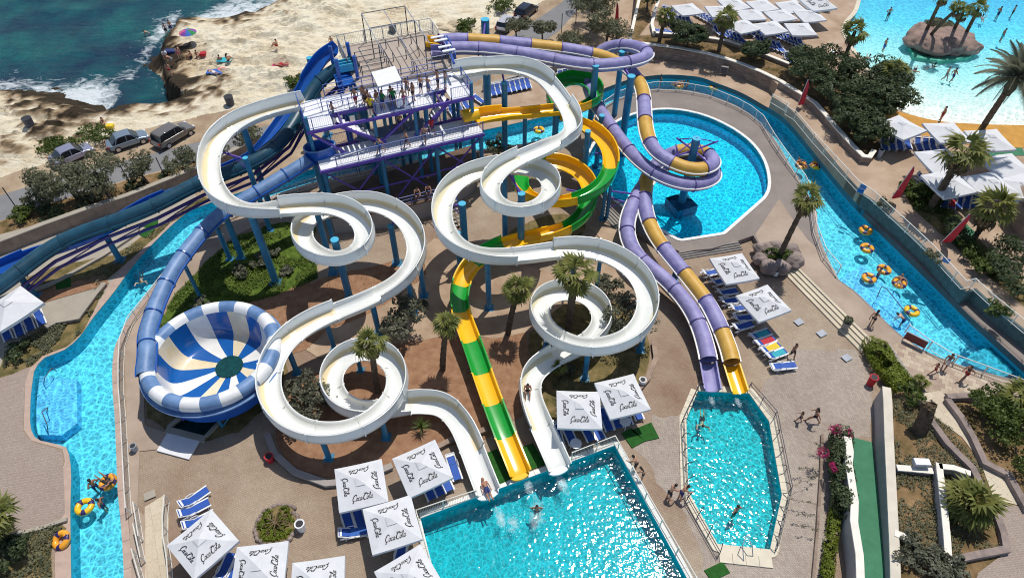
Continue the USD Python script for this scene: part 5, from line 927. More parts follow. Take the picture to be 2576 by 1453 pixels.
for i, (x, y, rz, lb) in enumerate([(470, 100, 28, 'plain parasol nearest the dark shrubs by the orange floor'), (930, 150, 6, 'plain parasol in the middle of the row along the orange floor'), (1380, 225, 5, 'plain parasol behind the leaning date palm trunk on the orange floor'), (880, 440, 8, 'plain parasol half hidden by the tall fan palm crown'), (1560, 490, 6, 'plain parasol with palm shadow on it near the right edge'), (960, 670, 14, 'plain parasol left of the lower fan palm row, over two loungers'), (1410, 690, 12, 'plain parasol in the lower right row, second from left'), (1720, 710, 12, 'plain parasol of the lower row cut by the right edge')]):
    q = at(*b3(x, y), ZT + 2.6); copy(k_big, 'parasol', lb, 'parasol', (q[0], q[1], ZT), rz, g2, None, True)
g3 = 'plain parasols crowded on the upper terrace'
def b2(x, y): return ((2550 + x / 2.906) * .644, y / 2.906 * .644)
for i, (x, y, rz, lb) in enumerate([(400, 60, 18, 'far terrace parasol at the left end, beside the small palm'), (770, 80, 8, 'far terrace parasol second from left in the front row'), (930, 0, 20, 'far terrace parasol in the back row, left'), (1130, 120, 4, 'far terrace parasol over the middle of the crowd'), (1250, 15, 18, 'far terrace parasol in the back row, second'), (1040, 250, 24, 'far terrace parasol just right of the middle palm'), (1470, 130, 14, 'far terrace parasol behind the two right front ones'), (1360, 265, 14, 'far terrace parasol lowest in the middle of the crowd'), (1590, 25, 16, 'far terrace parasol in the back row, third'), (1790, 120, 12, 'far terrace parasol with a square vent at the right'), (1690, 280, 4, 'far terrace parasol at the lower right corner of the crowd')]):
    q = at(*b2(x, y), ZT + 2.6); copy(k_big, 'parasol', lb, 'parasol', (q[0], q[1], ZT), rz, g3, .9, True)
q = at(*b2(1880, 35), ZT + 2.6); copy(k_pr, 'parasol', 'printed far terrace parasol nearest the wave pool at the top', 'parasol', (q[0], q[1], ZT), 14, g3, 1.1)
tp = thing('beach_parasol', 'small round purple and green beach parasol on the rocks', 'parasol', (*at(1460 / 3, 122, 0)[:2], rock_z(*at(1460 / 3, 122, 0)[:2])))
for k in range(8):
    a = np.linspace(k, k + 1, 4) * np.pi / 4; v = [(0, 0, 2.0)] + [(R * math.cos(x), R * math.sin(x), z) for R, z in ((.6, 1.88), (1.05, 1.62)) for x in a]
    part(tp, 'canopy_panel', (np.array(v), np.array([[0, 1 + j, 2 + j] for j in range(3)] + [[1 + j, 5 + j, 6 + j] for j in range(3)] + [[1 + j, 6 + j, 2 + j] for j in range(3)])), m_cloth[('purple', 'green', 'blue', 'purple', 'pink', 'purple', 'blue', 'green')[k]])
part(tp, 'pole', MB().rod([0, 0, -.3], [0, 0, 2.], .02), m_plast)

# ---------------------------------------------------------------- loungers
def lounger(name, cover, back=.62, towel=None):
    k = klass(name)
    for s in (-.31, .31):
        part(k, 'side_rail', MB().beam((s, -.95, .32), (s, .95, .34), .1, .07), m_plast)
    for x in (-.31, .31):
        for y in (-.75, .55): part(k, 'leg', MB().rod((x, y, .31), (x * 1.05, y + .08, 0), .03), m_plast)
    part(k, 'seat', MB().box((0, -.32, .35), (.48, 1.16, .05)), cover)
    c, s_ = math.cos(back), math.sin(back); L_ = .75
    v = np.array([(x, .28 + y * c - z * s_, .35 + y * s_ + z * c) for x in (-.24, .24) for y in (0, L_) for z in (-.025, .025)]); part(k, 'backrest', trimesh.convex.convex_hull(v), cover)
    part(k, 'back_frame', MB().path([(-.3, .28, .35), (-.3, .28 + (L_ + .05) * c, .35 + (L_ + .05) * s_), (.3, .28 + (L_ + .05) * c, .35 + (L_ + .05) * s_), (.3, .28, .35)], .033), m_plast)
    p0 = np.array([0, .28 + L_ * .86 * c, .39 + L_ * .86 * s_]); part(k, 'head_band', MB().beam(p0 - [.26, 0, 0], p0 + [.26, 0, 0], .16, .03), m_plast)
    part(k, 'armrest', MB().path([(-.33, -.1, .31), (-.35, .05, .52), (-.35, .4, .54), (-.33, .5, .4)], .028).path([(.33, -.1, .31), (.35, .05, .52), (.35, .4, .54), (.33, .5, .4)], .028), m_plast)
    if towel: part(k, 'towel', MB().box((0, -.2, .385), (.5, 1.1, .025)), m_cloth[towel])
    return k
k_lo, k_lf = lounger('blue_lounger', m_mat_blue), lounger('flat_lounger', m_mat_blue, .12)
k_tw = {c: lounger('%s_towel_lounger' % c, m_mat_blue, .5, c) for c in ('red', 'yellow', 'teal', 'grey', 'blue')}
ORD = ['first', 'second', 'third', 'fourth', 'fifth', 'sixth', 'seventh', 'eighth', 'ninth', 'tenth', 'eleventh', 'twelfth']
def seat(head, foot, z, lb, group, kind=None):
    A, B = at(*head, z + .4), at(*foot, z + .35); c = (A + B) / 2; d = A - B
    copy(kind or k_lo, 'sun_lounger', lb, 'sun lounger', (c[0], c[1], z), math.degrees(math.atan2(d[1], d[0])) - 90, group)
def row(where, prs, z, kinds=None, order='from left'):
    for i, (h, f) in enumerate(prs): seat(h, f, z, 'blue lounger, %s %s %s' % (ORD[i % 12], order, where), 'loungers ' + where, (kinds or {}).get(i))
row('under the plain parasol at the left edge', [((5, 816), (22, 854)), ((38, 806), (52, 844)), ((64, 792), (78, 829)), ((92, 781), (106, 815))], 0)
row('beside the parasol at the pale slab walk', [((457, 1296), (523, 1262)), ((467, 1267), (513, 1236)), ((474, 1322), (528, 1296))], 0, order='in the group')
row('below the parasol at the pale slab walk', [((556, 1448), (576, 1404)), ((580, 1460), (600, 1418))], 0)
row('around the left pair of parasols by the near fence', [((870, 1292), (882, 1332)), ((898, 1284), (910, 1324)), ((862, 1342), (925, 1332)), ((1010, 1382), (1000, 1420))], 0, {2: k_tw['blue']})
row('under the parasol nearest the left slide end', [((1066, 1205), (1084, 1244)), ((1088, 1196), (1106, 1234)), ((1110, 1186), (1127, 1223)), ((1132, 1146), (1152, 1206))], 0, {3: k_lf})
row('under the parasol right of the right slide end', [((1396, 1076), (1410, 1120)), ((1422, 1068), (1440, 1108)), ((1466, 1062), (1484, 1098)), ((1492, 1060), (1508, 1092))], 0)
row('under the parasol above the green mats', [((1518, 1036), (1531, 1072)), ((1542, 1030), (1554, 1064)), ((1566, 1022), (1578, 1056)), ((1592, 1010), (1606, 1044))], 0)
row('in the line beside the lavender and amber tubes', [((1770, 690), (1810, 680)), ((1792, 712), (1832, 702)), ((1808, 738), (1850, 730)), ((1816, 760), (1858, 752)), ((1842, 778), (1884, 770)), ((1850, 802), (1892, 796)), ((1843, 828), (1893, 812)), ((1888, 850), (1936, 832)), ((1900, 868), (1950, 848)), ((1912, 886), (1964, 864)), ((1926, 900), (1980, 880))], 0, {7: k_tw['teal'], 8: k_tw['red'], 9: k_tw['yellow'], 10: k_tw['teal']}, 'from the top')
seat((1944, 922), (2002, 916), 0, 'lone blue lounger with a red bag, below the line beside the tubes', 'lone lounger', k_lf)
row('under the parasol by the dark shrubs', [((2222, 350), (2228, 374)), ((2242, 350), (2247, 375)), ((2260, 348), (2267, 376)), ((2279, 347), (2288, 376))], ZT)
row('between the two left parasols by the orange floor', [((2306, 352), (2316, 376)), ((2326, 354), (2334, 378)), ((2343, 356), (2352, 378)), ((2365, 358), (2373, 380))], ZT)
row('under the parasol left of the lower palm row', [((2318, 448), (2340, 460)), ((2322, 462), (2346, 474))], ZT)
row('under the lower right row of parasols', [((2381, 494), (2376, 520)), ((2399, 494), (2394, 520)), ((2417, 494), (2411, 520)), ((2434, 494), (2430, 520)), ((2454, 494), (2450, 520))], ZT, {1: k_tw['red']})
def rows2(where, a, b, n, z=ZT, dv=(-14, 16)):
    prs = []
    for i in range(n): t = i / max(1, n - 1); x, y = a[0] + (b[0] - a[0]) * t, a[1] + (b[1] - a[1]) * t; prs.append((b2(x + dv[0] * 2, y - 22), b2(x - dv[0] * 2, y + 30)))
    row(where, prs, z)
rows2('at the far left of the parasol terrace, back row', (160, 125), (330, 185), 5); rows2('at the far left of the parasol terrace, front row', (215, 210), (420, 250), 6); rows2('under the two left far parasols', (490, 140), (690, 250), 6)
rows2('on the terrace right of the middle palm', (740, 350), (1000, 440), 7); rows2('under the middle far parasol', (1050, 350), (1220, 385), 3); rows2('below the lowest far parasols', (1220, 460), (1450, 545), 6); rows2('under the right corner far parasol', (1400, 385), (1690, 500), 8)
seat(b2(1900, 85), b2(1980, 105), ZT, 'lone blue lounger under the printed far parasol by the wave pool', 'far lone loungers'); row('in the sun beside the small far palm', [(b2(60, 345), b2(130, 365)), (b2(160, 350), b2(215, 372))], ZT, {0: k_lf, 1: k_lf}); row('in the sun left of the big dark shrub', [(b2(1520, 640), b2(1560, 690)), (b2(1575, 640), b2(1625, 690))], ZT)
row('in the shade of the road wall above the river', [((1236 + 12.5 * i, 218 - 2.6 * i), (1244 + 12.5 * i, 240 - 2.6 * i)) for i in range(8)], 0); row('right of the purple post by the road wall', [((1408, 184), (1414, 202)), ((1421, 181), (1427, 199)), ((1434, 178), (1440, 196))], 0); seat((1192, 240), (1217, 258), 0, 'lone blue lounger at the right foot of the slide tower', 'lone lounger', k_lf); row('behind the right foot of the slide tower', [((1165, 252), (1178, 272)), ((1150, 262), (1162, 284)), ((1132, 270), (1144, 290))], 0)

# ---------------------------------------------------------------- inner tubes
def ring(name, m):
    k = klass(name); t = trimesh.creation.torus(.42, .2, 28, 12); part(k, 'tube', t, m, smooth=True)
    for i, a in enumerate((.4, 2.2, 4.1)): part(k, 'print_patch', trimesh.creation.torus(.42, .203, 28, 12).slice_plane([0, 0, 0], [math.cos(a), math.sin(a), 0]).slice_plane([0, 0, 0], [-math.cos(a + .55), -math.sin(a + .55), 0]).slice_plane([0, 0, .02], [0, 0, 1]), m_ink)
    for a in (1.2, 3.2, 5.1): part(k, 'handle', MB().path([(.55 * math.cos(a - .15), .55 * math.sin(a - .15), .14), (.57 * math.cos(a), .57 * math.sin(a), .22), (.55 * math.cos(a + .15), .55 * math.sin(a + .15), .14)], .02), m_ink)
    return k
k_ry, k_ro = ring('yellow_ring', m_ringy), ring('orange_ring', m_ringo)
RINGS = [((1688, 190), 0, 'yellow inner tube tipped up under a rider by the far river bank', 35), ((1708, 213), 1, 'orange inner tube with a rider behind the cream inner fence', 0), ((1748, 197), 0, 'yellow inner tube with a lying rider at the far river bank', 0), ((1797, 217), 0, 'empty yellow inner tube behind the fence of the round pool', 0), ((1356, 325), 0, 'yellow inner tube half hidden by the slides, upper middle river', 0), ((2016, 414), 1, 'inner tube with a rider close to the fence on the right river', 0), ((2053, 414), 0, 'inner tube with a rider nearer the wall on the right river', 0), ((2179, 577), 1, 'orange empty inner tube, uppermost of the right river group', 0), ((2182, 622), 1, 'orange empty inner tube, second of the right river group', 0), ((2225, 676), 1, 'empty amber inner tube in the middle of the right river group', 0), ((2187, 697), 1, 'inner tube held by a standing swimmer at the entry shelf', 0), ((2263, 710), 1, 'inner tube with a lounging rider right of the entry shelf', 0), ((2295, 780), 0, 'lowest empty yellow inner tube on the right river', 0), ((270, 1210), 1, 'orange inner tube with a rider on the left river', 10), ((211, 1272), 0, 'yellow inner tube held by a swimmer on the left river', 0), ((152, 1356), 1, 'orange inner tube leaning on the bank at the lower left', 25)]
for i, (p, o, lb, tilt) in enumerate(RINGS):
    zz = ZW + .1 if i != 15 else .22; q = at(*p, zz + .1); c = copy((k_ry, k_ro)[o], 'inner_tube', lb, 'inner tube', (q[0], q[1], zz), RNG.uniform(0, 360), 'inner tubes', 1.0)
    if tilt: UsdGeom.Xform(stage.GetPrimAtPath(c)).AddRotateXOp().Set(float(tilt))

# ---------------------------------------------------------------- plants
def leaves(blobs, n, size, r, flat=.6, shell=.55):
    "n leaf quads spread through ellipsoids (x, y, z, rx, ry, rz), thicker towards their outside, with gaps"
    b = np.array(blobs, float); w = b[:, 3] * b[:, 4] * b[:, 5]; k = r.choice(len(b), int(n * 2.2), p=w / w.sum()); d = r.normal(size=(len(k), 3)); d /= np.linalg.norm(d, axis=1)[:, None]
    rad = shell + (1 - shell) * r.random(len(k)) ** .7; p = b[k, :3] + d * rad[:, None] * b[k, 3:6]
    keep = meshkit.noise(p * 1.9 / max(.5, np.median(b[:, 3])), 4) > .43; p, d = p[keep][:n], d[keep][:n]
    nn = d + r.normal(0, .55, p.shape) + [0, 0, flat * .5]; nn /= np.linalg.norm(nn, axis=1)[:, None]; a = np.cross(nn, r.normal(size=p.shape)); a /= np.linalg.norm(a, axis=1)[:, None]; c = np.cross(nn, a)
    s = size * r.uniform(.55, 1.3, (len(p), 1)); v = np.stack([p - a * s, p + c * s * .55, p + a * s, p - c * s * .55], 1).reshape(-1, 3); i = np.arange(len(p))[:, None] * 4
    return v, np.vstack([i + [0, 1, 2], i + [0, 2, 3]])
def blobset(c, R, h, n, r, z0=.2, spread=.78):
    return [(c[0] + R * spread * math.cos(a) * q, c[1] + R * spread * math.sin(a) * q, z0 + h * r.uniform(.35, .8), R * r.uniform(.24, .44), R * r.uniform(.24, .44), h * r.uniform(.14, .26)) for a, q in ((r.uniform(0, 6.28), math.sqrt(r.random())) for _ in range(n))]
def tree(label, px, R, h, lm, z=0., n=3500, size=.125, seed=0, group=None, cat='tree', trunk=True, name='tree', nb=16, lean=(0, 0)):
    r = np.random.default_rng(seed + 100); B = at(*px, z); t = thing(name, label, cat, group=group); th = h * .42 if trunk else .15
    cc = B + [lean[0], lean[1], 0]; bl = blobset(cc, R, h - th * .6, nb, r, z + th * .6)
    if trunk:
        P = B + [0, 0, -.1]; Q = B + [lean[0] * .4 + r.normal(0, .1), lean[1] * .4, th * .8]; m = MB().rod(P, Q, .17 * h / 4, 7, .12 * h / 4)
        for b in bl[:7]: mid = (Q + np.array(b[:3])) / 2 + r.normal(0, .12, 3); m.rod(Q - [0, 0, .1], mid, .075 * h / 4, 5, .05 * h / 4).rod(mid, b[:3], .05 * h / 4, 5, .02)
        part(t, 'trunk', m, m_wood)
    else:
        m = MB()
        for b in bl[:6]: m.rod(B, b[:3], .03, 4, .012)
        part(t, 'stems', m, m_wood)
    part(t, 'crown' if trunk else 'foliage', leaves(bl, n, size, r), lm); return t
def shrub(label, px, R, h, lm, z=0., n=1500, size=.13, seed=0, group=None, name='shrub', cat='shrub', nb=12): return tree(label, px, R, h, lm, z, n, size, seed, group, cat, False, name, nb)

for i, (lb, px, R, h, n, ln) in enumerate([('dark olive tree beside the road, left of the two big ones', (196, 500), 2.9, 4.2, 4200, (-.6, 0)), ('dark olive tree beside the road, right of the two big ones', (284, 508), 2.9, 4.6, 4600, (-.7, .4)), ('slim olive tree beside the road near the parked grey car', (378, 468), 1.7, 3.9, 1900, (-.2, 0)), ('olive tree with a bent trunk beside the open end of the white slide', (478, 450), 1.9, 3.2, 2000, (-.4, 0)), ('small olive tree seen inside the left white slide loop', (560, 400), 1.5, 2.6, 1300, (0, 0)), ('small olive tree right of the first support post, by the road', (640, 372), 1.8, 2.8, 1500, (0, 0))]):
    tree(lb, px, R, h, l_olive, seed=i, n=n, lean=ln, group='olive trees along the road')
for i, (lb, px, R, h, n) in enumerate([('grey green tree beside the black car, above the tube slides', (1300, 100), 2., 3., 2200), ('grey green tree right of the black car, above the tube slides', (1365, 103), 2., 3., 2200), ('large bushy tree where the upper road meets the path', (1490, 75), 3.6, 5.2, 6000), ('bushy tree below the red flag at the upper road', (1525, 118), 3., 4.2, 4200), ('tree at the top edge left of the red flag', (1480, 10), 3.2, 4.5, 4000), ('dark tree at the top edge between the path and the parasols', (1628, 30), 2.2, 3.8, 3000), ('tree over the road wall left of the lavender loop', (1440, 130), 2., 2.6, 2000)]):
    tree(lb, px, R, h, l_olive if i != 5 else l_dark, seed=20 + i, n=n, z=0 if i != 5 else ZT, group='trees by the upper road')
for i, (lb, px, R, h, lm) in enumerate([('grey feathery shrub between the two white slides beside a palm', (1020, 845), 2.1, 2.8, l_grey), ('grey brown shrub inside the lower left white loop', (770, 1030), 2.2, 2.6, l_grey), ('big round grey green shrub inside the right white loop', (1560, 845), 2.5, 3.3, l_grey), ('grey shrub right of the big palm inside the right white loop', (1530, 745), 1.3, 1.8, l_grey), ('shrub growing under the tower by the right stairs', (1252, 395), 1.5, 2.2, l_olive), ('bushy shrub at the lower left white loop crossing', (845, 1010), 1.0, 1.6, l_grey)]):
    tree(lb, px, R, h, lm, seed=40 + i, n=2600 if i < 3 else 1200, size=.13, group=None)
DK = [('round dark evergreen shrub in the dry bed under the far parasols', (1728, 115), 2.4, 2.6), ('dark evergreen shrub behind the middle of the curved wall', (1892, 152), 1.8, 2.2), ('big dark evergreen at the left end of the shrub mass', (2030, 205), 3.2, 3.2), ('dark evergreen in the middle of the shrub mass, near the wall', (2095, 265), 3., 3.2), ('tall dark evergreen behind the palms by the wave pool', (2165, 250), 3.2, 4.2), ('dark evergreen at the wave pool corner of the shrub mass', (2210, 290), 2.6, 3.6), ('dark evergreen at the lower tip of the planter', (2175, 360), 2.2, 2.6), ('dark evergreen above the curved planter wall', (2135, 330), 2.4, 2.8)]
for i, (lb, px, R, h) in enumerate(DK): tree(lb, px, R * (1.12 if i > 1 else 1.), h * 1.1, l_dark, z=ZT, seed=60 + i, n=8500, size=.14, cat='shrub', name='evergreen_shrub', group='dark evergreen shrubs', nb=24)
for i, (lb, px, R, h, lm, z) in enumerate([('dark green shrub patch on the rocks below the parked cars, left', (165, 372), 2.6, 1.2, l_fresh, 0), ('dark green shrub patch on the rocks below the parked cars, right', (245, 352), 2.4, 1.2, l_fresh, 0), ('dark scrub on the road bank, near the second olive', (225, 512), 1.3, .8, l_olive, 0), ('dark scrub on the road bank below the slim olive', (345, 478), 1.2, .8, l_dark, 0), ('dark scrub on the road bank beside the bent olive', (425, 448), 1.1, .7, l_dark, 0), ('dark scrub on the road bank near the left edge', (130, 545), 1.6, .9, l_dark, 0), ('dark scrub on the road bank behind the white slide', (545, 405), 1.2, .7, l_dark, 0), ('bushy green plant under the roadside olive trees', (110, 515), 1.8, 1.6, l_olive, 0), ('green shrub at the left end of the road wall', (65, 545), 1.4, 1.2, l_fresh, 0), ('green shrub beside the left coastal slide tower', (752, 215), 1.6, 1.4, l_fresh, 0), ('green bush beyond the terrace railing near the blue post', (1190, 78), 2.2, 1.3, l_fresh, 0), ('long green bush left of the black car', (1262, 30), 2.2, 1.3, l_fresh, 0), ('bush behind the railing of the lower right river bank', (2500, 790), 1.1, 1.4, l_fresh, ZT), ('plant hanging over the dark wall of the right river', (2222, 520), .8, .9, l_olive, ZT), ('second plant hanging over the dark wall of the right river', (2345, 655), .8, .9, l_olive, ZT),
        ('leafy fern clump at the upper end of the right bed', (2290, 490), 1.3, 1.3, l_fresh, ZT), ('leafy clump right of the first red flag', (2335, 500), 1.4, 1.4, l_fresh, ZT), ('dark clump behind the lower red flag', (2400, 600), 1.7, 1.6, l_dark, ZT), ('dark clump below the right fan palm', (2500, 650), 2.2, 2.2, l_dark, ZT), ('leafy clump right of the lower red flag', (2420, 640), 1.2, 1.2, l_fresh, ZT), ('dark hedge at the right edge above the wall', (2540, 720), 2., 1.8, l_dark, ZT), ('fern clump at the right edge of the upper terrace', (2480, 690), 1.4, 1.3, l_fresh, ZT),
        ('big leafy shrub mass at the right edge below the river', (2530, 1075), 2.6, 2.4, l_fresh, ZR), ('fan leaved shrub beside the pale path, right side', (2560, 1150), 2.2, 2.2, l_fresh, ZR), ('shrub at the upper end of the right planted bed', (2470, 1035), 1.7, 1.8, l_fresh, ZR), ('low green shrub at the top of the dry bed right of the ramp', (2285, 1000), 1.1, 1., l_fresh, ZR), ('rambling shrub at the bottom of the dry bed', (2310, 1400), 1.8, 1.3, l_grey, ZR), ('grey shrub at the bottom beside the garden wall', (2370, 1430), 1.3, 1.2, l_grey, ZR), ('spiky dark shrub in the round bed at the lower left corner', (40, 1400), 1.4, 1.6, l_dark, 0),
        ('grey scrub in the left lawn, upper one', (690, 640), .8, .7, l_grey, 0), ('grey scrub in the left lawn, middle one', (660, 665), 1., .8, l_grey, 0), ('grey scrub in the left lawn, lower one', (610, 690), .9, .8, l_grey, 0), ('grey scrub behind the bowl', (510, 775), .9, .8, l_grey, 0), ('grey scrub in the left lawn, near the post', (720, 690), .7, .6, l_grey, 0), ('shrub in the verge left of the river bend', (60, 890), 1.2, 1., l_dark, 0), ('low shrub under the left white loop', (1065, 770), .5, .5, l_grey, 0), ('small shrub left of the end of the garden wall', (1420, 930), .9, .9, l_grey, 0)]):
    shrub(lb, px, R, h, lm, z, seed=90 + i, n=1700 if R > 1.2 else 800, size=.12)
def cover(name, label, poly, h, lm, n, size, z=0., seed=0, kind=None, cat=None):
    "leaves over an area, as one mass"
    r = np.random.default_rng(seed + 300); g = poly; x0, y0, x1, y1 = g.bounds; p = np.c_[r.uniform(x0, x1, n * 4), r.uniform(y0, y1, n * 4)]; p = p[shapely.contains_xy(g, p[:, 0], p[:, 1])]; k = np.c_[p * .8, np.zeros(len(p))]
    f = meshkit.fbm(k, 3, seed); p = p[f > .42][:n]; f = meshkit.fbm(np.c_[p * .8, np.zeros(len(p))], 3, seed); q = np.c_[p, z + .03 + h * r.random(len(p)) * (.4 + f)]
    nn = r.normal(0, .5, q.shape) + [0, 0, 1.]; nn /= np.linalg.norm(nn, axis=1)[:, None]; a = np.cross(nn, r.normal(size=q.shape)); a /= np.linalg.norm(a, axis=1)[:, None]; c = np.cross(nn, a); s = size * r.uniform(.5, 1.3, (len(q), 1))
    v = np.stack([q - a * s, q + c * s * .6, q + a * s, q - c * s * .6], 1).reshape(-1, 3); i = np.arange(len(q))[:, None] * 4; return top(name, (v, np.vstack([i + [0, 1, 2], i + [0, 2, 3]])), lm, label, cat, kind=kind)
cover('ground_cover', 'low green ground cover on the left lawn', wpoly([(400, 860), (395, 820), (440, 745), (520, 660), (590, 595), (700, 560), (790, 556), (800, 700), (760, 720), (690, 745), (600, 770), (480, 840)]), .22, l_ivy, 9000, .09, kind='stuff', cat='ground cover')
cover('weeds', 'sparse weeds in the lower right garden bed', wpoly([(1360, 880), (1420, 800), (1580, 800), (1625, 900), (1560, 1000), (1400, 1055)]), .2, l_olive, 2500, .07, seed=3, kind='stuff', cat='weeds')
cover('weeds', 'sparse weeds on the lower left garden soil', soil1, .12, l_olive, 900, .06, seed=4, kind='stuff', cat='weeds')
cover('verge_plants', 'low plants on the verge beside the left river', wpoly([(5, 930), (20, 885), (120, 818), (195, 803), (250, 722), (262, 737), (205, 838), (165, 872), (108, 893), (80, 920)]), .3, l_olive, 3500, .08, seed=5, kind='stuff', cat='ground cover')
cover('verge_plants', 'low plants on the strip below the coastal slides', wpoly([(200, 700), (300, 640), (440, 545), (515, 500), (430, 560), (330, 650), (250, 720)]), .3, l_olive, 1800, .08, seed=6, kind='stuff', cat='ground cover')
cover('dry_plants', 'low dry plants in the lower right beds', lower_right.intersection(wpoly([(2240, 990), (2330, 1000), (2470, 1180), (2490, 1260), (2530, 1370), (2400, 1400), (2260, 1420)], ZR)).difference(path_poly), .2, l_olive, 7000, .07, z=ZR, seed=7, kind='stuff', cat='ground cover')
cover('dry_plants', 'low dry plants in the bed behind the curved wall', bedpoly, .15, l_olive, 3000, .07, z=ZT, seed=8, kind='stuff', cat='ground cover')
cover('corner_plants', 'low plants in the bed at the lower left corner', wpoly([(-60, 1380), (0, 1355), (150, 1316), (160, 1330), (130, 1380), (134, 1490), (-60, 1490)]), .3, l_olive, 2600, .08, seed=9, kind='stuff', cat='ground cover')
cover('right_bed_plants', 'dense low planting along the walk on the right terrace', wpoly([(2275, 482), (2330, 475), (2420, 565), (2480, 625), (2576, 725), (2700, 830), (2700, 890), (2576, 768), (2480, 688), (2380, 598), (2300, 528)], ZT), .5, l_fresh, 5000, .12, z=ZT, seed=10, kind='stuff', cat='ground cover')
def hedge(label, pts, w, h, lm, n, z=0., seed=0, size=.1):
    p = dens(ats(pts, z)[:, :2], .5); r = np.random.default_rng(seed + 500); bl = [(x, y, z + h * .5, w * .62, w * .62, h * .52) for x, y in p]; t = thing('hedge', label, 'hedge'); part(t, 'foliage', leaves(bl, n, size, r, shell=.75), lm)
    m = MB()
    for x, y in p[::2]: m.rod([x, y, z], [x, y, z + h * .7], .04, 4)
    part(t, 'stems', m, m_wood)
hedge('clipped lime green hedge at the foot of the long cream steps', [(2195, 885), (2215, 925), (2240, 955), (2262, 985)], 1.7, 1.3, l_lime, 8000, 0., 1, .09)
hedge('dark bougainvillea hedge against the white ramp wall', [(2105, 1115), (2100, 1160), (2108, 1230), (2110, 1290)], 1.3, 1.9, l_dark, 6000, 0., 2, .1)
hedge('narrow lime green hedge below the bougainvillea', [(2098, 1290), (2086, 1370), (2074, 1470)], .7, .7, l_lime, 3500, 0., 3, .08)
for i, (px, lb) in enumerate([((2100, 1080), 'pink bougainvillea blossom at the top of the hedge'), ((2134, 1090), 'small pink blossom beside the white wall post'), ((2070, 1140), 'pink blossom spray at the left side of the hedge'), ((2096, 1175), 'pink blossom on the lime part of the hedge')]):
    b = at(*px, 1.6); top('blossom', leaves([(b[0], b[1], 1.7, .5 if i % 2 == 0 else .25, .4, .3)], 260, .06, np.random.default_rng(i)), l_pink, lb, 'flowers')
tw = thing('bare_stems', 'long bare stems reaching over the paving from the hedge', 'stems'); r = np.random.default_rng(5)
for k, (a, b) in enumerate((((2066, 1190), (2005, 1220)), ((2062, 1270), (1996, 1255)), ((2060, 1300), (2008, 1290)), ((2060, 1330), (2020, 1320)), ((2075, 1130), (2050, 1115)), ((2066, 1180), (2010, 1175)))):
    A, B = at(*a, .8), at(*b, .9); pp = [A + (B - A) * t + r.normal(0, .05, 3) for t in np.linspace(0, 1, 6)]; part(tw, 'stem', MB().path(pp, .012, 4), m_wood); part(tw, 'leaf_tuft', leaves([(*q, .14, .14, .1) for q in pp[1:]], 70, .05, r), l_olive, kind='stuff')
# round bed with its dead palm
bp = at(698, 1322); rb = thing('round_bed', 'round stone edged bed of lime ground cover with a withered palm', 'flower bed'); rg = np.random.default_rng(2)
for k in range(26):
    a = k * 2 * np.pi / 26; R = 1.32 + rg.normal(0, .06); q = trimesh.creation.icosphere(1, .18); q.vertices *= [1.2, .9, 1.1]; q.apply_transform(trimesh.transformations.rotation_matrix(a + 1.57, (0, 0, 1))); q.apply_translation(bp + [R * math.cos(a), R * math.sin(a), .1]); part(rb, 'edge_stone', q, m_rock)
part(rb, 'soil', MB().prism(Point(*bp[:2]).buffer(1.3), 0, .2), m_soild); part(rb, 'ground_cover', leaves([(bp[0] + 1.0 * math.cos(a) * q, bp[1] + 1.0 * math.sin(a) * q, .3, .42, .42, .14) for a, q in [(rg.uniform(0, 6.28), math.sqrt(rg.random())) for _ in range(30)]], 5500, .06, rg, shell=.3), l_lime)
for k in range(9): a = k * .7; part(rb, 'withered_frond', MB().path([bp + [0, 0, .5], bp + [.5 * math.cos(a), .5 * math.sin(a), .75], bp + [.85 * math.cos(a), .85 * math.sin(a), .42]], .045, 4), l_dry)

# palms
def fan_leaf(r, s=1.):
    "a stalk with a folded fan of pointed strips; along +x"
    m = MB().rod((0, 0, 0), (.75 * s, 0, .06), .022, 4, .014); n = 10; wd = r.uniform(.8, 1.1)
    for k in range(n):
        a = (k / (n - 1) - .5) * 3.5 * wd; L_ = s * (.85 - .16 * abs(a) / 2) * r.uniform(.8, 1.12); d = np.array([math.cos(a), math.sin(a), 0]); w = np.array([-d[1], d[0], 0]) * .085 * s; o = np.array([.75 * s, 0, .06])
        mid = o + d * L_ * .55 + [0, 0, .05]; tip = o + d * L_ + [0, 0, -.24 * s - .14 * r.random()]; m.add([o, mid - w, mid + w, tip], [[0, 1, 2], [1, 3, 2]])
    return m.vf()
def turned(v, az, el, roll, o):
    c, s = math.cos(roll), math.sin(roll); v = v @ np.array([[1, 0, 0], [0, c, s], [0, -s, c]]); c, s = math.cos(el), math.sin(el); v = v @ np.array([[c, 0, s], [0, 1, 0], [-s, 0, c]]); c, s = math.cos(az), math.sin(az); return v @ np.array([[c, s, 0], [-s, c, 0], [0, 0, 1]]) + o
def trunk(t, B, C, r0, r1, r, n=9, skirt=True):
    P = np.array([B + (C - B) * s + [0, 0, 0] for s in np.linspace(0, 1, n)]); P[1:-1, :2] += (np.linspace(0, 1, n)[1:-1, None] ** 2 - np.linspace(0, 1, n)[1:-1, None]) * (C - B)[:2] * .45; m = MB()
    for k in range(n - 1): m.rod(P[k], P[k + 1], r0 + (r1 - r0) * k / n + .02, 9, r0 + (r1 - r0) * (k + 1) / n - .015)
    part(t, 'trunk', m, m_bark)
    return P
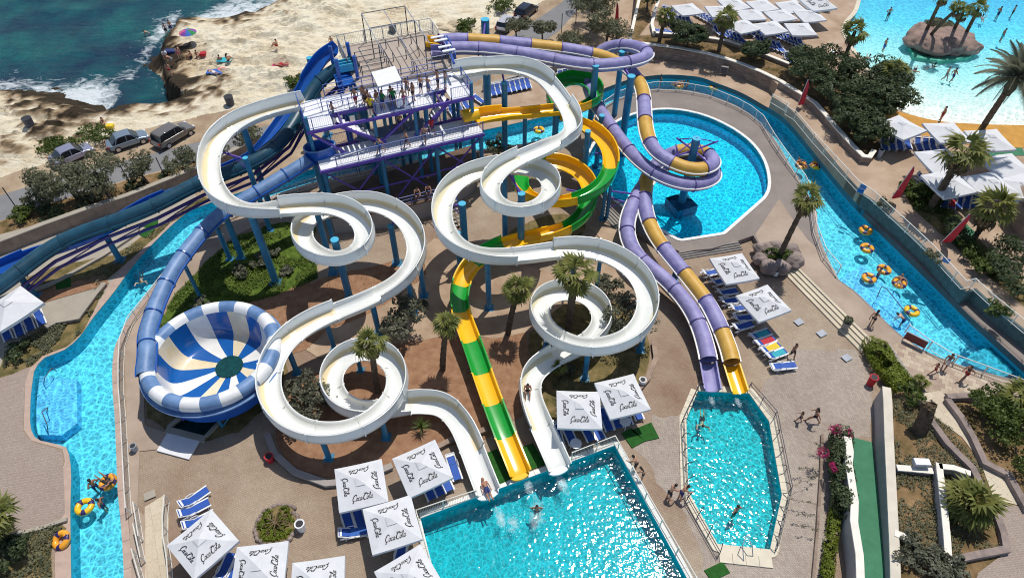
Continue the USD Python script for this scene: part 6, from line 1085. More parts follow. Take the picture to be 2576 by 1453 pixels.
def fan_palm(label, px, tpx, z=0., R=1.5, nf=22, seed=0, dry=10, tr=.2, h=None, cat='palm tree', group='fan palms'):
    r = np.random.default_rng(seed + 700); B = at(*px, z); h = h or upright(px, tpx, z) - z; C = at(*tpx, z + h); t = thing('fan_palm', label, cat, group=group); trunk(t, B - [0, 0, .2], C, tr * 1.25, tr, r)
    s = R / 1.75
    for k in range(nf):
        el = 1.25 - 1.7 * (k / nf) ** .8 + r.normal(0, .22); az = k * 2.39996 + r.normal(0, .35); v, f = fan_leaf(r, s); part(t, 'frond', (turned(v * r.uniform(.75, 1.15), az, el, r.normal(0, .5), C + [0, 0, .1]), f), l_palm)
    for k in range(dry): v, f = fan_leaf(r, s * .85); part(t, 'dry_frond', (turned(v, r.uniform(0, 6.28), r.uniform(-1.45, -.8), r.normal(0, .4), C - [0, 0, .15]), f), l_dry)
    return t
for i, a in enumerate([('leaning fan palm in the rock planter beside the round pool steps', (1957, 652), (2030, 505), ZP, 1.7), ('tall fan palm at the edge of the wave pool, above the dark shrubs', (2108, 190), (2150, 82), ZT, 1.9), ('fan palm rising out of the dark shrubs at the wave pool corner', (2238, 262), (2249, 188), ZT, 2.0), ('big fan palm standing in front of the plain parasols on the right', (2338, 526), (2422, 388), ZT, 2.6), ('shaggy fan palm at the right edge above the river wall', (2450, 600), (2496, 530), ZT, 2.5), ('tall fan palm in the middle of the right white loop', (1429, 835), (1446, 694), 0, 2.1),
        ('fan palm between the white slide and the yellow slide, right', (1277, 840), (1303, 733), 0, 1.6), ('fan palm beside the yellow slide on its left', (1113, 930), (1124, 820), 0, 1.4), ('fan palm inside the lower left white loop', (951, 985), (934, 868), 0, 1.5), ('small fan palm at the left end of the dry bed under the parasols', (1658, 105), (1674, 44), ZT, 1.5), ('fan palm in the dry bed in the middle of the parasol terrace', (1808, 130), (1824, 50), ZT, 1.9)]):
    fan_palm(a[0], a[1], a[2], a[3], a[4], seed=i, dry=14 if i in (0, 3, 6, 7, 8) else 9, tr=.26 if i in (3, 5) else .19)
fan_palm('low fan palm in the walled bed at the lower right', (2440, 1295), (2440, 1265), ZR, 2.1, 40, 30, 4, .25, h=1.0); fan_palm('low fan palm at the right edge below the river', (2570, 1030), (2568, 1010), ZR, 2., 30, 31, 3, .25, h=1.0); fan_palm('palm cut by the left edge at the bottom', (-10, 1380), (-22, 1310), 0, 1.9, 30, 33, 8, .25, h=2.6); fan_palm('small sapling palm beside the right white slide end', (1405, 955), (1405, 925), 0, .8, 16, 34, 2, .05, h=1.1); fan_palm('small palm right of the clipped hedge', (2312, 985), (2312, 965), ZP, .9, 20, 35, 2, .1, h=.6)
def pinnate(r, L_=2.6):
    m = MB(); P = [np.array([L_ * s, 0, .55 * math.sin(s * 2.2) * L_ * .35 - .55 * s * s * L_ * .6]) for s in np.linspace(0, 1, 9)]; m.path(P, .025, 4)
    for k in range(40):
        s = .12 + .86 * k / 40; i = min(7, int(s * 8)); o = P[i] + (P[i + 1] - P[i]) * (s * 8 - i); q = .62 * math.sin(math.pi * min(1, s * .85 + .12)) * r.uniform(.85, 1.1)
        for e in (-1, 1): tip = o + [q * .55, e * q, -.22 * q - .1]; w = np.array([.05, 0, 0.01]); m.add([o - w, o + w, tip], [[0, 1, 2]])
    return m.vf()
dp = thing('date_palm', 'tall leaning date palm with grey green feather fronds at the right edge', 'palm tree'); rd = np.random.default_rng(77); B, hh = at(2452, 352, ZT), 9.3; C = at(2556, 196, ZT + hh); trunk(dp, B - [0, 0, .2], C, .3, .24, rd, 12)
part(dp, 'leaf_base_collar', MB().rod(C - [.15, .1, 1.6], C - [0, 0, .9], .3, 9, .5).rod(C - [0, 0, .9], C + [0, 0, .2], .5, 9, .25), m_bark)
for k in range(46): v, f = pinnate(rd, 3.3); part(dp, 'frond', (turned(v, k * 2.39996, 1.2 - 1.75 * (k / 46) ** .9 + rd.normal(0, .1), rd.normal(0, .3), C), f), l_date)
for k in range(12): v, f = fan_leaf(rd, .5); part(dp, 'dry_frond', (turned(v, rd.uniform(0, 6.28), -1.3, 0, C - [0, 0, .8]), f), l_dry)
yu = thing('yucca', 'spiky green yucca in front of the lower left white slide', 'plant'); B = at(1062, 1085); r = np.random.default_rng(9); part(yu, 'stem', MB().rod(B - [0, 0, .1], B + [0, 0, .7], .07), m_bark)
for k in range(60): a, e = k * 2.4, r.uniform(-.2, 1.4); d = np.array([math.cos(a) * math.cos(e), math.sin(a) * math.cos(e), math.sin(e)]); w = np.cross(d, [0, 0, 1.]); w = w / (np.linalg.norm(w) + 1e-6) * .035; o = B + [0, 0, .7]; part(yu, 'leaf', (np.array([o - w, o + w, o + d * .85]), np.array([[0, 1, 2]])), l_fresh)
st_ = thing('cut_palm_trunk', 'dark cut palm trunk leaning over the dry bed right of the ramp', 'tree stump'); r = np.random.default_rng(3); B = at(2312, 1085, ZR); C = at(2338, 1018, ZR + 2.3); trunk(st_, B, C, .5, .42, r, 7); part(st_, 'frond_stubs', leaves([(C[0], C[1], C[2], .45, .4, .3)], 120, .16, r), l_dry)
agave = thing('agave', 'small pale agave on the grassy verge left of the river', 'plant'); B = at(120, 880)
for k in range(18): a = k * .35; d = np.array([math.cos(a), math.sin(a), .5 + .4 * (k % 3)]); d /= np.linalg.norm(d); w = np.cross(d, [0, 0, 1.]) * .05; part(agave, 'leaf', (np.array([B - w, B + w, B + d * .7]), np.array([[0, 1, 2]])), l_grey)
# rock planter and the island in the wave pool
def boulder(t, c, s, m, seed, name='boulder'):
    q = trimesh.creation.icosphere(3, 1.); k = meshkit.fbm(q.vertices * 1.6 + seed * 7, 4, seed); q.vertices *= (.62 + .75 * k)[:, None]; q.vertices *= s; q.apply_translation(c); return part(t, name, q, m, smooth=40)
rk = thing('rock_planter', 'grey boulders and plants round the leaning palm', 'planter')
for k, (px, py, s) in enumerate([(1922, 628, .8), (1935, 670, .75), (1995, 655, .85), (1990, 630, .7), (1965, 672, .7), (1950, 620, .6), (1915, 650, .6)]): boulder(rk, at(px, py, ZP + .2), [s * 1.1, s, s * .85], m_rock, k)
part(rk, 'plants', leaves([(*at(1940, 650, ZP)[:2], ZP + .6, .9, .6, .5), (*at(1972, 655, ZP)[:2], ZP + .6, .8, .6, .5)], 1300, .12, np.random.default_rng(4)), l_fresh)
m_isl = plain('island_rock', (.25, .17, .14), .9, .3, 1.2, bump=1., bscale=4., col2=(.34, .24, .2))
isl = thing('rock_island', 'artificial brown rock island with a little waterfall in the wave pool', 'rock island')
for k, (px, py, sx, sy, sz) in enumerate([(2318, 105, 2.3, 2.6, 1.1), (2352, 118, 2.6, 2., 1.), (2395, 112, 2.6, 2.4, 1.2), (2430, 116, 2.4, 1.9, .9), (2372, 92, 3.6, 3.2, 1.), (2325, 88, 1.8, 2.6, 1.), (2408, 92, 2.6, 2.6, .9)]): boulder(isl, at(px, py, ZT + .35), [sx * .8, sy * .8, sz], m_isl, k + 20)
part(isl, 'plants', leaves([(*at(2350, 84, ZT)[:2], ZT + 1.3, 1.8, 1.2, .4)], 900, .16, np.random.default_rng(6)), l_olive)
part(isl, 'base_plinth', MB().prism(wpoly([(2290, 112), (2300, 140), (2370, 150), (2440, 140), (2460, 125), (2440, 90), (2330, 80)], ZT), ZT - 1., ZT - .2), plain('plinth_green', (.08, .4, .3), .6))
part(isl, 'waterfall', MB().prism(wpoly([(2388, 118), (2408, 118), (2404, 126), (2390, 126)], ZT), ZT - .1, ZT + .3), m_plast)
for i, (b, c, lb) in enumerate([((2329, 80), (2372, -8), 'palm on the rock island, leftmost and nearly upright'), ((2335, 96), (2412, 22), 'strongly leaning palm on the rock island'), ((2399, 76), (2422, 34), 'short palm in the middle of the rock island'), ((2430, 84), (2462, 22), 'rightmost leaning palm of the rock island')]): fan_palm(lb, b, c, ZT + .8, 1.3, 16, 50 + i, 8, .17, h=(6.5, 4.8, 3.4, 4.4)[i], group='palms on the rock island')

# ---------------------------------------------------------------- people
def hullset(J, bones, keep=.028):
    "joints {name: (point, radius)} and bones (pairs or more of joints) hulled and fused into one smooth body"
    def ball(p, r, n=12): return m3.Manifold.sphere(r, n).translate(tuple(map(float, p)))
    M_ = m3.Manifold.batch_boolean([m3.Manifold.batch_hull([ball(*J[k]) for k in b]) for b in bones], m3.OpType.Add); m = M_.to_mesh(); t = trimesh.Trimesh(m.vert_properties[:, :3], m.tri_verts); return t
def pose(kind):
    "joint positions of a 1.74 m figure facing +y"
    P = dict(pel=(0, 0, .93), wst=(0, .0, 1.08), che=(0, -.01, 1.3), nk=(0, 0, 1.5), hd=(0, .03, 1.63), shl=(-.18, 0, 1.42), shr=(.18, 0, 1.42), ell=(-.25, -.03, 1.14), elr=(.25, -.03, 1.14), wrl=(-.26, .06, .9), wrr=(.26, .06, .9), hil=(-.09, 0, .9), hir=(.09, 0, .9), knl=(-.11, .03, .49), knr=(.11, .03, .49), anl=(-.12, -.02, .08), anr=(.12, -.02, .08), tol=(-.14, .14, .03), tor=(.14, .14, .03))
    if kind == 'walk': P.update(knl=(-.1, .2, .52), anl=(-.1, .24, .1), tol=(-.11, .41, .06), knr=(.1, -.02, .5), anr=(.1, -.3, .14), tor=(.11, -.2, .03), ell=(-.26, -.16, 1.17), wrl=(-.24, -.1, .93), elr=(.26, .1, 1.16), wrr=(.23, .3, 1.02))
    if kind == 'stride': P.update(knl=(-.1, .3, .56), anl=(-.1, .42, .1), tol=(-.11, .58, .08), knr=(.1, -.14, .52), anr=(.1, -.46, .2), tor=(.11, -.38, .06), ell=(-.28, -.2, 1.2), wrl=(-.27, -.32, 1.0), elr=(.28, .1, 1.17), wrr=(.2, .32, 1.08), hd=(0, .1, 1.62), che=(0, .05, 1.3), nk=(0, .06, 1.49))
    if kind == 'lean': P.update(che=(0, .16, 1.26), nk=(0, .26, 1.43), hd=(0, .34, 1.55), shl=(-.18, .22, 1.37), shr=(.18, .22, 1.37), ell=(-.26, .36, 1.12), elr=(.26, .36, 1.12), wrl=(-.2, .56, 1.04), wrr=(.2, .56, 1.04), wst=(0, .06, 1.07))
    if kind == 'hips': P.update(ell=(-.38, -.08, 1.18), wrl=(-.2, .03, 1.02), elr=(.38, -.08, 1.18), wrr=(.2, .03, 1.02))
    if kind == 'bend': P.update(che=(0, .3, 1.12), wst=(0, .1, 1.02), nk=(0, .46, 1.2), hd=(0, .58, 1.22), shl=(-.18, .4, 1.18), shr=(.18, .4, 1.18), ell=(-.2, .5, .9), elr=(.2, .5, .9), wrl=(-.15, .6, .66), wrr=(.15, .6, .66), pel=(0, -.05, .92), hil=(-.09, -.05, .9), hir=(.09, -.05, .9))
    if kind == 'reach': P.update(elr=(.36, .16, 1.5), wrr=(.44, .36, 1.66), ell=(-.28, .12, 1.2), wrl=(-.26, .34, 1.2))
    if kind == 'sit':
        dz = -.78
        for k in ('pel', 'wst', 'che', 'nk', 'hd', 'shl', 'shr', 'ell', 'elr', 'wrl', 'wrr', 'hil', 'hir'): P[k] = (P[k][0], P[k][1] - .05 * (k in ('che', 'nk', 'shl', 'shr')), P[k][2] + dz)
        P.update(knl=(-.16, .4, .42), knr=(.16, .4, .42), anl=(-.14, .62, .08), anr=(.14, .62, .08), tol=(-.15, .78, .05), tor=(.15, .78, .05), ell=(-.26, .14, .44), elr=(.26, .14, .44), wrl=(-.17, .36, .46), wrr=(.17, .36, .46), hil=(-.1, .02, .13), hir=(.1, .02, .13))
    if kind == 'lie': P = {k: (v[0], v[2] - .9, .14 - v[1] * .6) for k, v in P.items()}; P['tol'] = (-.16, -.86, .2); P['tor'] = (.16, -.86, .2); P['hd'] = (0, .74, .16)
    if kind == 'float':                                             # reclining in a ring, seat low, knees and arms over the tube
        P = dict(pel=(0, -.06, -.02), wst=(0, -.2, .08), che=(0, -.36, .22), nk=(0, -.5, .36), hd=(0, -.58, .47), shl=(-.19, -.44, .32), shr=(.19, -.44, .32), ell=(-.42, -.34, .28), elr=(.42, -.34, .28), wrl=(-.5, -.1, .26), wrr=(.5, -.1, .26), hil=(-.1, .04, -.02), hir=(.1, .04, -.02), knl=(-.16, .44, .3), knr=(.16, .44, .3), anl=(-.15, .84, .16), anr=(.15, .84, .16), tol=(-.16, .98, .26), tor=(.16, .98, .26))
    if kind == 'wade': P = {k: (v[0], v[1], v[2] - .95) for k, v in pose('hips').items()}
    if kind == 'swim': P = {k: (v[0], v[2] - 1.2, -.22 + v[1] * .5) for k, v in pose('reach').items()}; P.update(hd=(0, .42, .06), ell=(-.42, .35, -.06), wrl=(-.5, .6, -.04), elr=(.4, .3, -.06), wrr=(.42, .58, 0))
    return P
RAD = dict(pel=.12, wst=.115, che=.125, nk=.052, hd=.098, shl=.062, shr=.062, ell=.043, elr=.043, wrl=.03, wrr=.03, hil=.09, hir=.09, knl=.06, knr=.06, anl=.038, anr=.038, tol=.028, tor=.028)
POSES = {}
def figure(kind):
    if kind in POSES: return POSES[kind]
    P = {k: np.array(v, float) for k, v in pose(kind).items()}; J = {k: (P[k], RAD[k]) for k in P}
    B = [('pel', 'wst'), ('wst', 'che'), ('che', 'shl', 'shr'), ('che', 'nk'), ('nk', 'hd'), ('shl', 'ell'), ('ell', 'wrl'), ('shr', 'elr'), ('elr', 'wrr'), ('pel', 'hil', 'hir'), ('hil', 'knl'), ('knl', 'anl'), ('anl', 'tol'), ('hir', 'knr'), ('knr', 'anr'), ('anr', 'tor')]
    up = P['hd'] - P['nk']; up /= np.linalg.norm(up); fw = np.array([0, 1., 0]) if kind not in ('lie',) else np.array([0, 0, 1.]); fw = fw - up * (fw @ up); fw /= np.linalg.norm(fw); sd = np.cross(fw, up)
    h = P['hd']; J.update(crown=(h + up * .05 - fw * .015, .098), jaw=(h - up * .07 + fw * .035, .06), nose=(h + fw * .115 - up * .015, .013), nose0=(h + fw * .095 + up * .025, .012), earl=(h - sd * .1, .018), earr=(h + sd * .1, .018), mouth=(h + fw * .095 - up * .058, .014))
    B += [('crown', 'hd', 'jaw'), ('nose', 'nose0', 'hd'), ('earl', 'hd'), ('earr', 'hd'), ('mouth', 'jaw')]
    for s, e, w in ((-1, 'ell', 'wrl'), (1, 'elr', 'wrr')):           # palms, four fingers and a thumb each
        d = P[w] - P[e]; d /= np.linalg.norm(d); lat = np.cross(d, [0, 0, 1.]); lat = np.array([1., 0, 0]) if np.linalg.norm(lat) < .2 else lat / np.linalg.norm(lat); nrm = np.cross(lat, d)
        J[w + 'a'] = (P[w] + d * .05 - lat * .026, .019); J[w + 'b'] = (P[w] + d * .05 + lat * .026, .019); J[w + 'c'] = (P[w] + d * .09 - lat * .03, .014); J[w + 'd'] = (P[w] + d * .09 + lat * .03, .014); B += [(w, w + 'a', w + 'b'), (w + 'a', w + 'b', w + 'c', w + 'd')]
        for k, L_ in enumerate((.055, .066, .07, .052)): o = P[w] + d * .09 + lat * (-.033 + .022 * k); J[f'{w}f{k}'] = (o, .0095); J[f'{w}g{k}'] = (o + d * L_ * .6 - nrm * .008, .009); J[f'{w}h{k}'] = (o + d * L_ - nrm * .03, .008); B += [(f'{w}f{k}', f'{w}g{k}'), (f'{w}g{k}', f'{w}h{k}')]
        J[w + 't'] = (P[w] + d * .03 - s * lat * .03, .012); J[w + 'u'] = (P[w] + d * .075 - s * lat * .058, .01); B += [(w + 'a', w + 't'), (w + 't', w + 'u')]
    body = hullset(J, B); body = body.subdivide() if len(body.faces) < 1500 else body; trimesh.smoothing.filter_taubin(body, iterations=4)
    q = lambda a, b, t: P[a] + (P[b] - P[a]) * t
    S = {'p': (P['pel'], .136), 'w': (q('pel', 'wst', .6), .128), 'l': (P['hil'], .105), 'r': (P['hir'], .105), 'l2': (q('hil', 'knl', .55), .09), 'r2': (q('hir', 'knr', .55), .09), 'l3': (q('hil', 'knl', .2), .1), 'r3': (q('hir', 'knr', .2), .1)}
    shorts = hullset(S, [('p', 'w', 'l', 'r'), ('l', 'l2'), ('r', 'r2')]); brief = hullset(S, [('p', 'l', 'r'), ('l', 'l3'), ('r', 'r3')])
    top_ = hullset({'c': (P['che'], .134), 'a': (P['shl'] * .5 + P['shr'] * .5 - (P['nk'] - P['che']) * .45, .1)}, [('c', 'a')]); shirt = hullset({'w': (P['wst'], .14), 'c': (P['che'], .145), 'l': (P['shl'], .08), 'r': (P['shr'], .08), 'e': (q('shl', 'ell', .6), .065), 'f': (q('shr', 'elr', .6), .065), 'p': (P['pel'], .14)}, [('w', 'c', 'p'), ('c', 'l', 'r'), ('l', 'e'), ('r', 'f')])
    hair = hullset({'a': (h + up * .062 - fw * .028, .1), 'b': (h - fw * .05 - up * .01, .085)}, [('a', 'b')]); long_ = hullset({'a': (h + up * .062 - fw * .028, .1), 'b': (h - fw * .06 - up * .05, .085), 'c': (h - fw * .09 - up * .24, .05)}, [('a', 'b'), ('b', 'c')])
    eyes = MB()
    for s in (-1, 1): eyes.mesh(trimesh.creation.icosphere(1, .013).apply_translation(h + fw * .09 + sd * .036 * s + up * .012))
    POSES[kind] = dict(body=body, shorts=shorts, brief=brief, top=top_, shirt=shirt, hair=hair, long=long_, eyes=eyes); return POSES[kind]
def person(label, xyz, kind, face, wear=('shorts', 'black'), skin=0, hair=0, s=1., group=None):
    "face: heading in degrees from +y towards -x; wear: pairs of garment and colour"
    F = figure(kind); t = thing('person', label, 'person', xyz, face, group, scale=s); b = part(t, 'body', F['body'], m_skin[skin], smooth=True)
    part(b, 'eyes', F['eyes'], m_ink)
    for g, c in zip(wear[::2], wear[1::2]): part(t, {'top': 'bikini_top', 'brief': 'swim_brief'}.get(g, g), F[g], m_cloth[c], smooth=True)
    part(t, 'hair', F['long' if 'top' in wear else 'hair'], m_hair[hair], smooth=True); return t
def onrock(px, py):
    for _ in range(4): q = at(px, py, rock_z(*at(px, py, 0 if _ == 0 else zz)[:2])); zz = q[2]
    return q
N1 = ('shorts', 'black'); Z = lambda px, py, z=0.: at(px, py, z)
person('man in black shorts walking away from the line of loungers', Z(1988, 900), 'walk', 200, N1, 1); person('boy in dark shorts resting by the octagonal pool rail, left of two', Z(1680, 1254), 'lean', -60, N1, 0); person('boy in white and dark shorts leaning on the octagonal pool rail', Z(1709, 1254), 'lean', -75, ('shorts', 'navy'), 0)
person('swimmer in dark shorts standing just outside the main pool fence, upper', Z(1597, 1182), 'lean', 60, N1, 0); person('child in dark swimsuit standing just outside the main pool fence, lower', Z(1615, 1205), 'lean', 60, ('brief', 'black', 'top', 'black'), 0, s=.85)
person('child walking on the grey paving, smaller of two', Z(2008, 1060), 'walk', 60, ('brief', 'navy', 'top', 'navy'), 1, s=.72); person('adult walking on the grey paving beside a child', Z(2043, 1062), 'stride', 60, ('brief', 'black', 'top', 'black'), 1)
person('woman walking along the deck above the long cream steps', Z(2189, 818, ZP), 'stride', -40, ('brief', 'black', 'top', 'black'), 0); person('boy bending down in the shallow end of the right river', Z(2262, 822, ZW - .4), 'bend', 55, ('shorts', 'navy'), 2); person('woman in white skirt walking by the low river fence', Z(2372, 926, ZP), 'walk', 140, ('shorts', 'white', 'top', 'navy'), 1); person('child running beside a woman on the mixed slab path', Z(2345, 940, ZP), 'stride', 90, ('brief', 'red', 'top', 'red'), 0, s=.75); person('runner in dark swimwear rightmost on the mixed slab path', Z(2420, 955, ZP), 'stride', 110, ('brief', 'red', 'top', 'black'), 1)
def c1(x, y): return ((1120 + x / 2.907) * .644, (220 + y / 2.906) * .644)
def c2(x, y): return ((1480 + x / 2.907) * .644, (220 + y / 2.906) * .644)
UP = [(c1(792, 560), 'walk', 180, ('shorts', 'red'), 'bather in red shorts leftmost on the upper deck'), (c1(885, 525), 'stand', 150, ('shorts', 'grey'), 'bather in grey shorts at the rear of the upper deck queue'), (c1(905, 560), 'hips', 160, ('shorts', 'black'), 'bather in black shorts in the upper deck queue'), (c1(945, 575), 'walk', 120, ('shorts', 'orange'), 'bather in orange shorts in the upper deck queue'), (c1(968, 660), 'hips', 190, ('shorts', 'black', 'shirt', 'yellow'), 'attendant in a yellow vest at the front of the upper deck'), (c1(1040, 590), 'walk', 220, ('shorts', 'white'), 'bather in white shorts between the yellow vest and green shirts'),
      (c1(1102, 590), 'hips', 140, ('shorts', 'navy', 'shirt', 'green'), 'attendant in a green shirt, left of two on the upper deck'), (c1(1225, 560), 'stand', 200, ('shorts', 'navy', 'shirt', 'green'), 'taller attendant in a green shirt, right of two on the upper deck'), (c2(155, 555), 'stand', 180, ('shorts', 'navy'), 'child close to the taller green shirted attendant'), (c2(290, 560), 'walk', 160, ('shorts', 'pink'), 'bather in pink shorts in front of the tall man on the upper deck'), (c2(325, 445), 'reach', 180, ('shorts', 'grey'), 'tall man reaching out his arm by the canopy'), (c2(395, 510), 'hips', 240, ('brief', 'black', 'top', 'black'), 'woman in a black two piece right of the tall man'), (c2(482, 420), 'stand', 150, ('shorts', 'navy'), 'dark bather left of a child by the right start'), (c2(565, 420), 'reach', 180, ('shorts', 'grey'), 'child with both arms lifted at the right start'), (c2(675, 370), 'reach', 120, ('shorts', 'black'), 'bather waiting at the right white slide, left of two'), (c2(765, 375), 'stand', 100, ('shorts', 'teal'), 'bather waiting at the right white slide, right of two')]
for p, k, f, w, lb in UP: person(lb, at(*p, UL), k, f, w, RNG.integers(0, 2), 0, RNG.uniform(.92, 1.06), 'people on the upper deck')
person('child climbing the left stairs between the decks', at(*c1(540, 700), UL - .6), 'walk', -60, ('shorts', 'grey'), 1, s=.9)
for p, k, f, w, lb in [(c1(1075, 1105), 'stride', 120, ('shorts', 'blue'), 'man in blue shorts striding along the lower deck'), (c2(325, 1035), 'walk', 100, ('shorts', 'black'), 'man in black shorts walking on the lower deck, middle'), (c2(528, 985), 'walk', 170, ('shorts', 'grey'), 'bather in grey shorts nearest the right stairs on the lower deck'), (c2(610, 890), 'stride', 20, ('shorts', 'navy', 'shirt', 'red'), 'bather in red at the foot of the right stairs'), (c2(250, 840), 'stand', 200, ('shorts', 'navy'), 'bather in the shade under the upper deck')]: person(lb, at(*p, LL), k, f, w, 0)
person('bather leaning on the podium rail seen through the left loop, left of two', T(7.6, -1.2, PZ), 'lean', math.degrees(TA) + 180, N1, 0); person('bather leaning on the podium rail seen through the left loop, right of two', T(8.7, -1.2, PZ), 'lean', math.degrees(TA) + 170, N1, 0)
def z0(x, y): return (x / 3, y / 3)
for (x, y), k, f, w, lb in [((1265, 268), 'stand', 30, N1, 'man standing at the seaward edge of the rocks, left of two'), ((1302, 250), 'stand', 10, ('shorts', 'navy'), 'man standing at the seaward edge of the rocks, right of two'), ((1142, 300), 'bend', 90, ('shorts', 'grey'), 'person climbing down the edge of the rock toward the water'), ((1250, 430), 'sit', 200, ('shorts', 'black', 'shirt', 'white'), 'person in a white top sitting at the left of the rock group'), ((1310, 495), 'bend', 90, ('shorts', 'grey'), 'woman bending forward on the rocks'), ((1362, 447), 'stand', 40, ('brief', 'pink', 'top', 'pink'), 'girl standing between the bathers and the beach parasol'), ((1290, 575), 'stand', 0, ('brief', 'red', 'top', 'red'), 'child standing alone near the rock cracks'), ((1448, 440), 'sit', 120, N1, 'bather sitting under the beach parasol, left'), ((1492, 436), 'sit', 230, ('shorts', 'grey'), 'bather sitting under the beach parasol, right'), ((1665, 472), 'sit', 10, ('shorts', 'navy'), 'bather sitting left on the cyan towel'), ((1722, 462), 'sit', 320, ('brief', 'black', 'top', 'black'), 'bather sitting right of the cyan towel'), ((1612, 552), 'lie', 60, ('shorts', 'white'), 'person lying on the blue towels of the rocks'), ((790, 945), 'sit', 180, ('brief', 'red', 'top', 'red'), 'woman sitting alone on a white towel on the lower rocks')]:
    person(lb, onrock(*z0(x, y)), k, f, w, RNG.integers(0, 3), 0)
def z1(x, y): return (644 + x / 3, y / 3)
for (x, y), k, f, lb in [((160, 352), 'sit', 100, 'bather sitting on the rocks beside a striped bag'), ((570, 328), 'sit', 180, 'bather sitting close to the terrace railing'), ((190, 490), 'lie', 100, 'bather lying on a pink towel near the tower')]: person(lb, onrock(*z1(x, y)), k, f, ('shorts', 'red'), 0)
for (x, y), dx, dy, c, lb in [((1700, 458), 1.8, 1.1, 'teal', 'cyan towel on the rocks between two seated bathers'), ((1625, 548), 1.9, 1., 'blue', 'blue towel on the rocks under a lying person'), ((1680, 528), 1., .5, 'pink', 'red mat on the rocks right of the blue towel'), ((810, 945), 1.1, .8, 'white', 'white towel on the lower rocks'), ((832, 965), .8, .6, 'yellow', 'yellow bag on the lower rocks'), ((1535, 420), .7, .6, 'red', 'red bag beside the beach parasol'), ((1290, 400), 1.4, .7, 'navy', 'dark bags beside the sitting group on the rocks')]:
    q = onrock(*z0(x, y)); b = trimesh.creation.box((dx, dy, .06 if 'towel' in lb or 'mat' in lb else .35)); m = MB().mesh(b.subdivide().subdivide()); v, f = m.vf(); v[:, 2] += .04 * np.sin(v[:, 0] * 5 + v[:, 1] * 3); v += q + [0, 0, .12 if 'towel' in lb or 'mat' in lb else .2]; top('towel' if 'towel' in lb else 'bag', (v, f), m_cloth[c], lb, 'towel' if 'towel' in lb or 'mat' in lb else 'bag', smooth=True)
q = onrock(*z1(185, 492)); top('towel', MB().box(q + [0, 0, .12], (1.9, .9, .05), .4), m_cloth['pink'], 'pink towel on the rocks near the tower', 'towel')
def z3(x, y): return (1932 + x / 3, y / 3)
wd = ZT - .12
for (x, y), k, lb, c in [((915, 100), 'wade', 'bather wading in the deep left part of the wave pool', 'black'), ((1745, 95), 'wade', 'bather wading in the upper right of the wave pool, left of two', 'navy'), ((1855, 85), 'wade', 'bather wading in the upper right of the wave pool, right of two', 'black'), ((1625, 128), 'swim', 'swimmer in the upper right of the wave pool', 'grey'), ((860, 395), 'stand', 'child wading toward the left edge of the wave pool', 'blue'), ((750, 425), 'swim', 'swimmer near the left edge of the wave pool', 'yellow'), ((1115, 520), 'swim', 'swimmer below the rock island', 'navy'), ((1245, 490), 'swim', 'swimmer in front of the waterfall', 'white'), ((1325, 612), 'walk', 'adult wading hand in hand, left of the pair', 'grey'), ((1375, 622), 'walk', 'child wading beside an adult, right of the pair', 'navy'), ((1745, 320), 'stand', 'bather standing right of the rock island', 'teal'), ((1295, 915), 'stand', 'child standing at the orange edge of the wave pool', 'red'), ((650, 505), 'walk', 'man in dark shorts walking on the deck beside the wave pool palm', 'black')]:
    dpt = {'wade': 0, 'swim': 0}.get(k, -.22 if y < 880 and x > 700 else 0); person(lb, at(*z3(x, y), (wd if y < 880 and x > 700 else ZT) + dpt), k, RNG.uniform(0, 360), ('shorts', c), RNG.integers(0, 2))
person('swimmer in the upper part of the octagonal pool', at(1768, 1060, -.3), 'swim', 170, ('shorts', 'black'), 0); person('swimmer standing in the lower part of the octagonal pool', at(1851, 1285, -.25), 'wade', 30, N1, 0); person('swimmer drifting alone down the left river', at(353, 702, ZW), 'swim', 200, ('shorts', 'grey'), 2)
person('swimmer just after splashing into the main pool', at(1350, 1284, -.45), 'wade', 180, N1, 1); person('slider shooting off the end of the left white slide', PL.p[-2] + [0, 0, .12], 'lie', math.degrees(math.atan2(PL.t[-1][1], PL.t[-1][0])) + 90, ('shorts', 'navy'), 1); i_, _ = PR.near(*at(1322, 985, 1.)[:2]); person('slider sitting in the last bend of the right white slide', PR.p[i_] + [0, 0, .02], 'sit', math.degrees(math.atan2(PR.t[i_][1], PR.t[i_][0])) - 90, ('shorts', 'black'), 1)
RI = {0: 40, 1: 100, 2: 80, 5: 200, 6: 120, 11: 150, 13: 60}
for i, f in RI.items(): q = at(*RINGS[i][0], ZW + .2); person('rider lying in the ' + RINGS[i][2].split(' with')[0].split(' under')[0] + (' by the far bank' if i in (0, 2) else ' behind the inner fence' if i == 1 else ' close to the fence' if i == 5 else ' nearer the wall' if i == 6 else ' right of the entry shelf' if i == 11 else ' on the left river'), (q[0], q[1], ZW + .12), 'float', f, ('shorts', ('navy', 'black', 'red', 'grey')[i % 4]), i % 2, group='riders in inner tubes')
for (px, py), f, lb in [((236, 1220), 60, 'swimmer pushing the orange ring on the left river'), ((256, 1268), 100, 'swimmer trailing the yellow ring on the left river'), ((2210, 690), 60, 'swimmer holding the amber ring at the right entry shelf'), ((1662, 203), 90, 'swimmer beside the orange ring behind the inner fence'), ((1728, 218), 50, 'swimmer right of the orange ring behind the inner fence')]: person(lb, at(px, py, ZW), 'wade', f, ('shorts', 'navy'), 1)

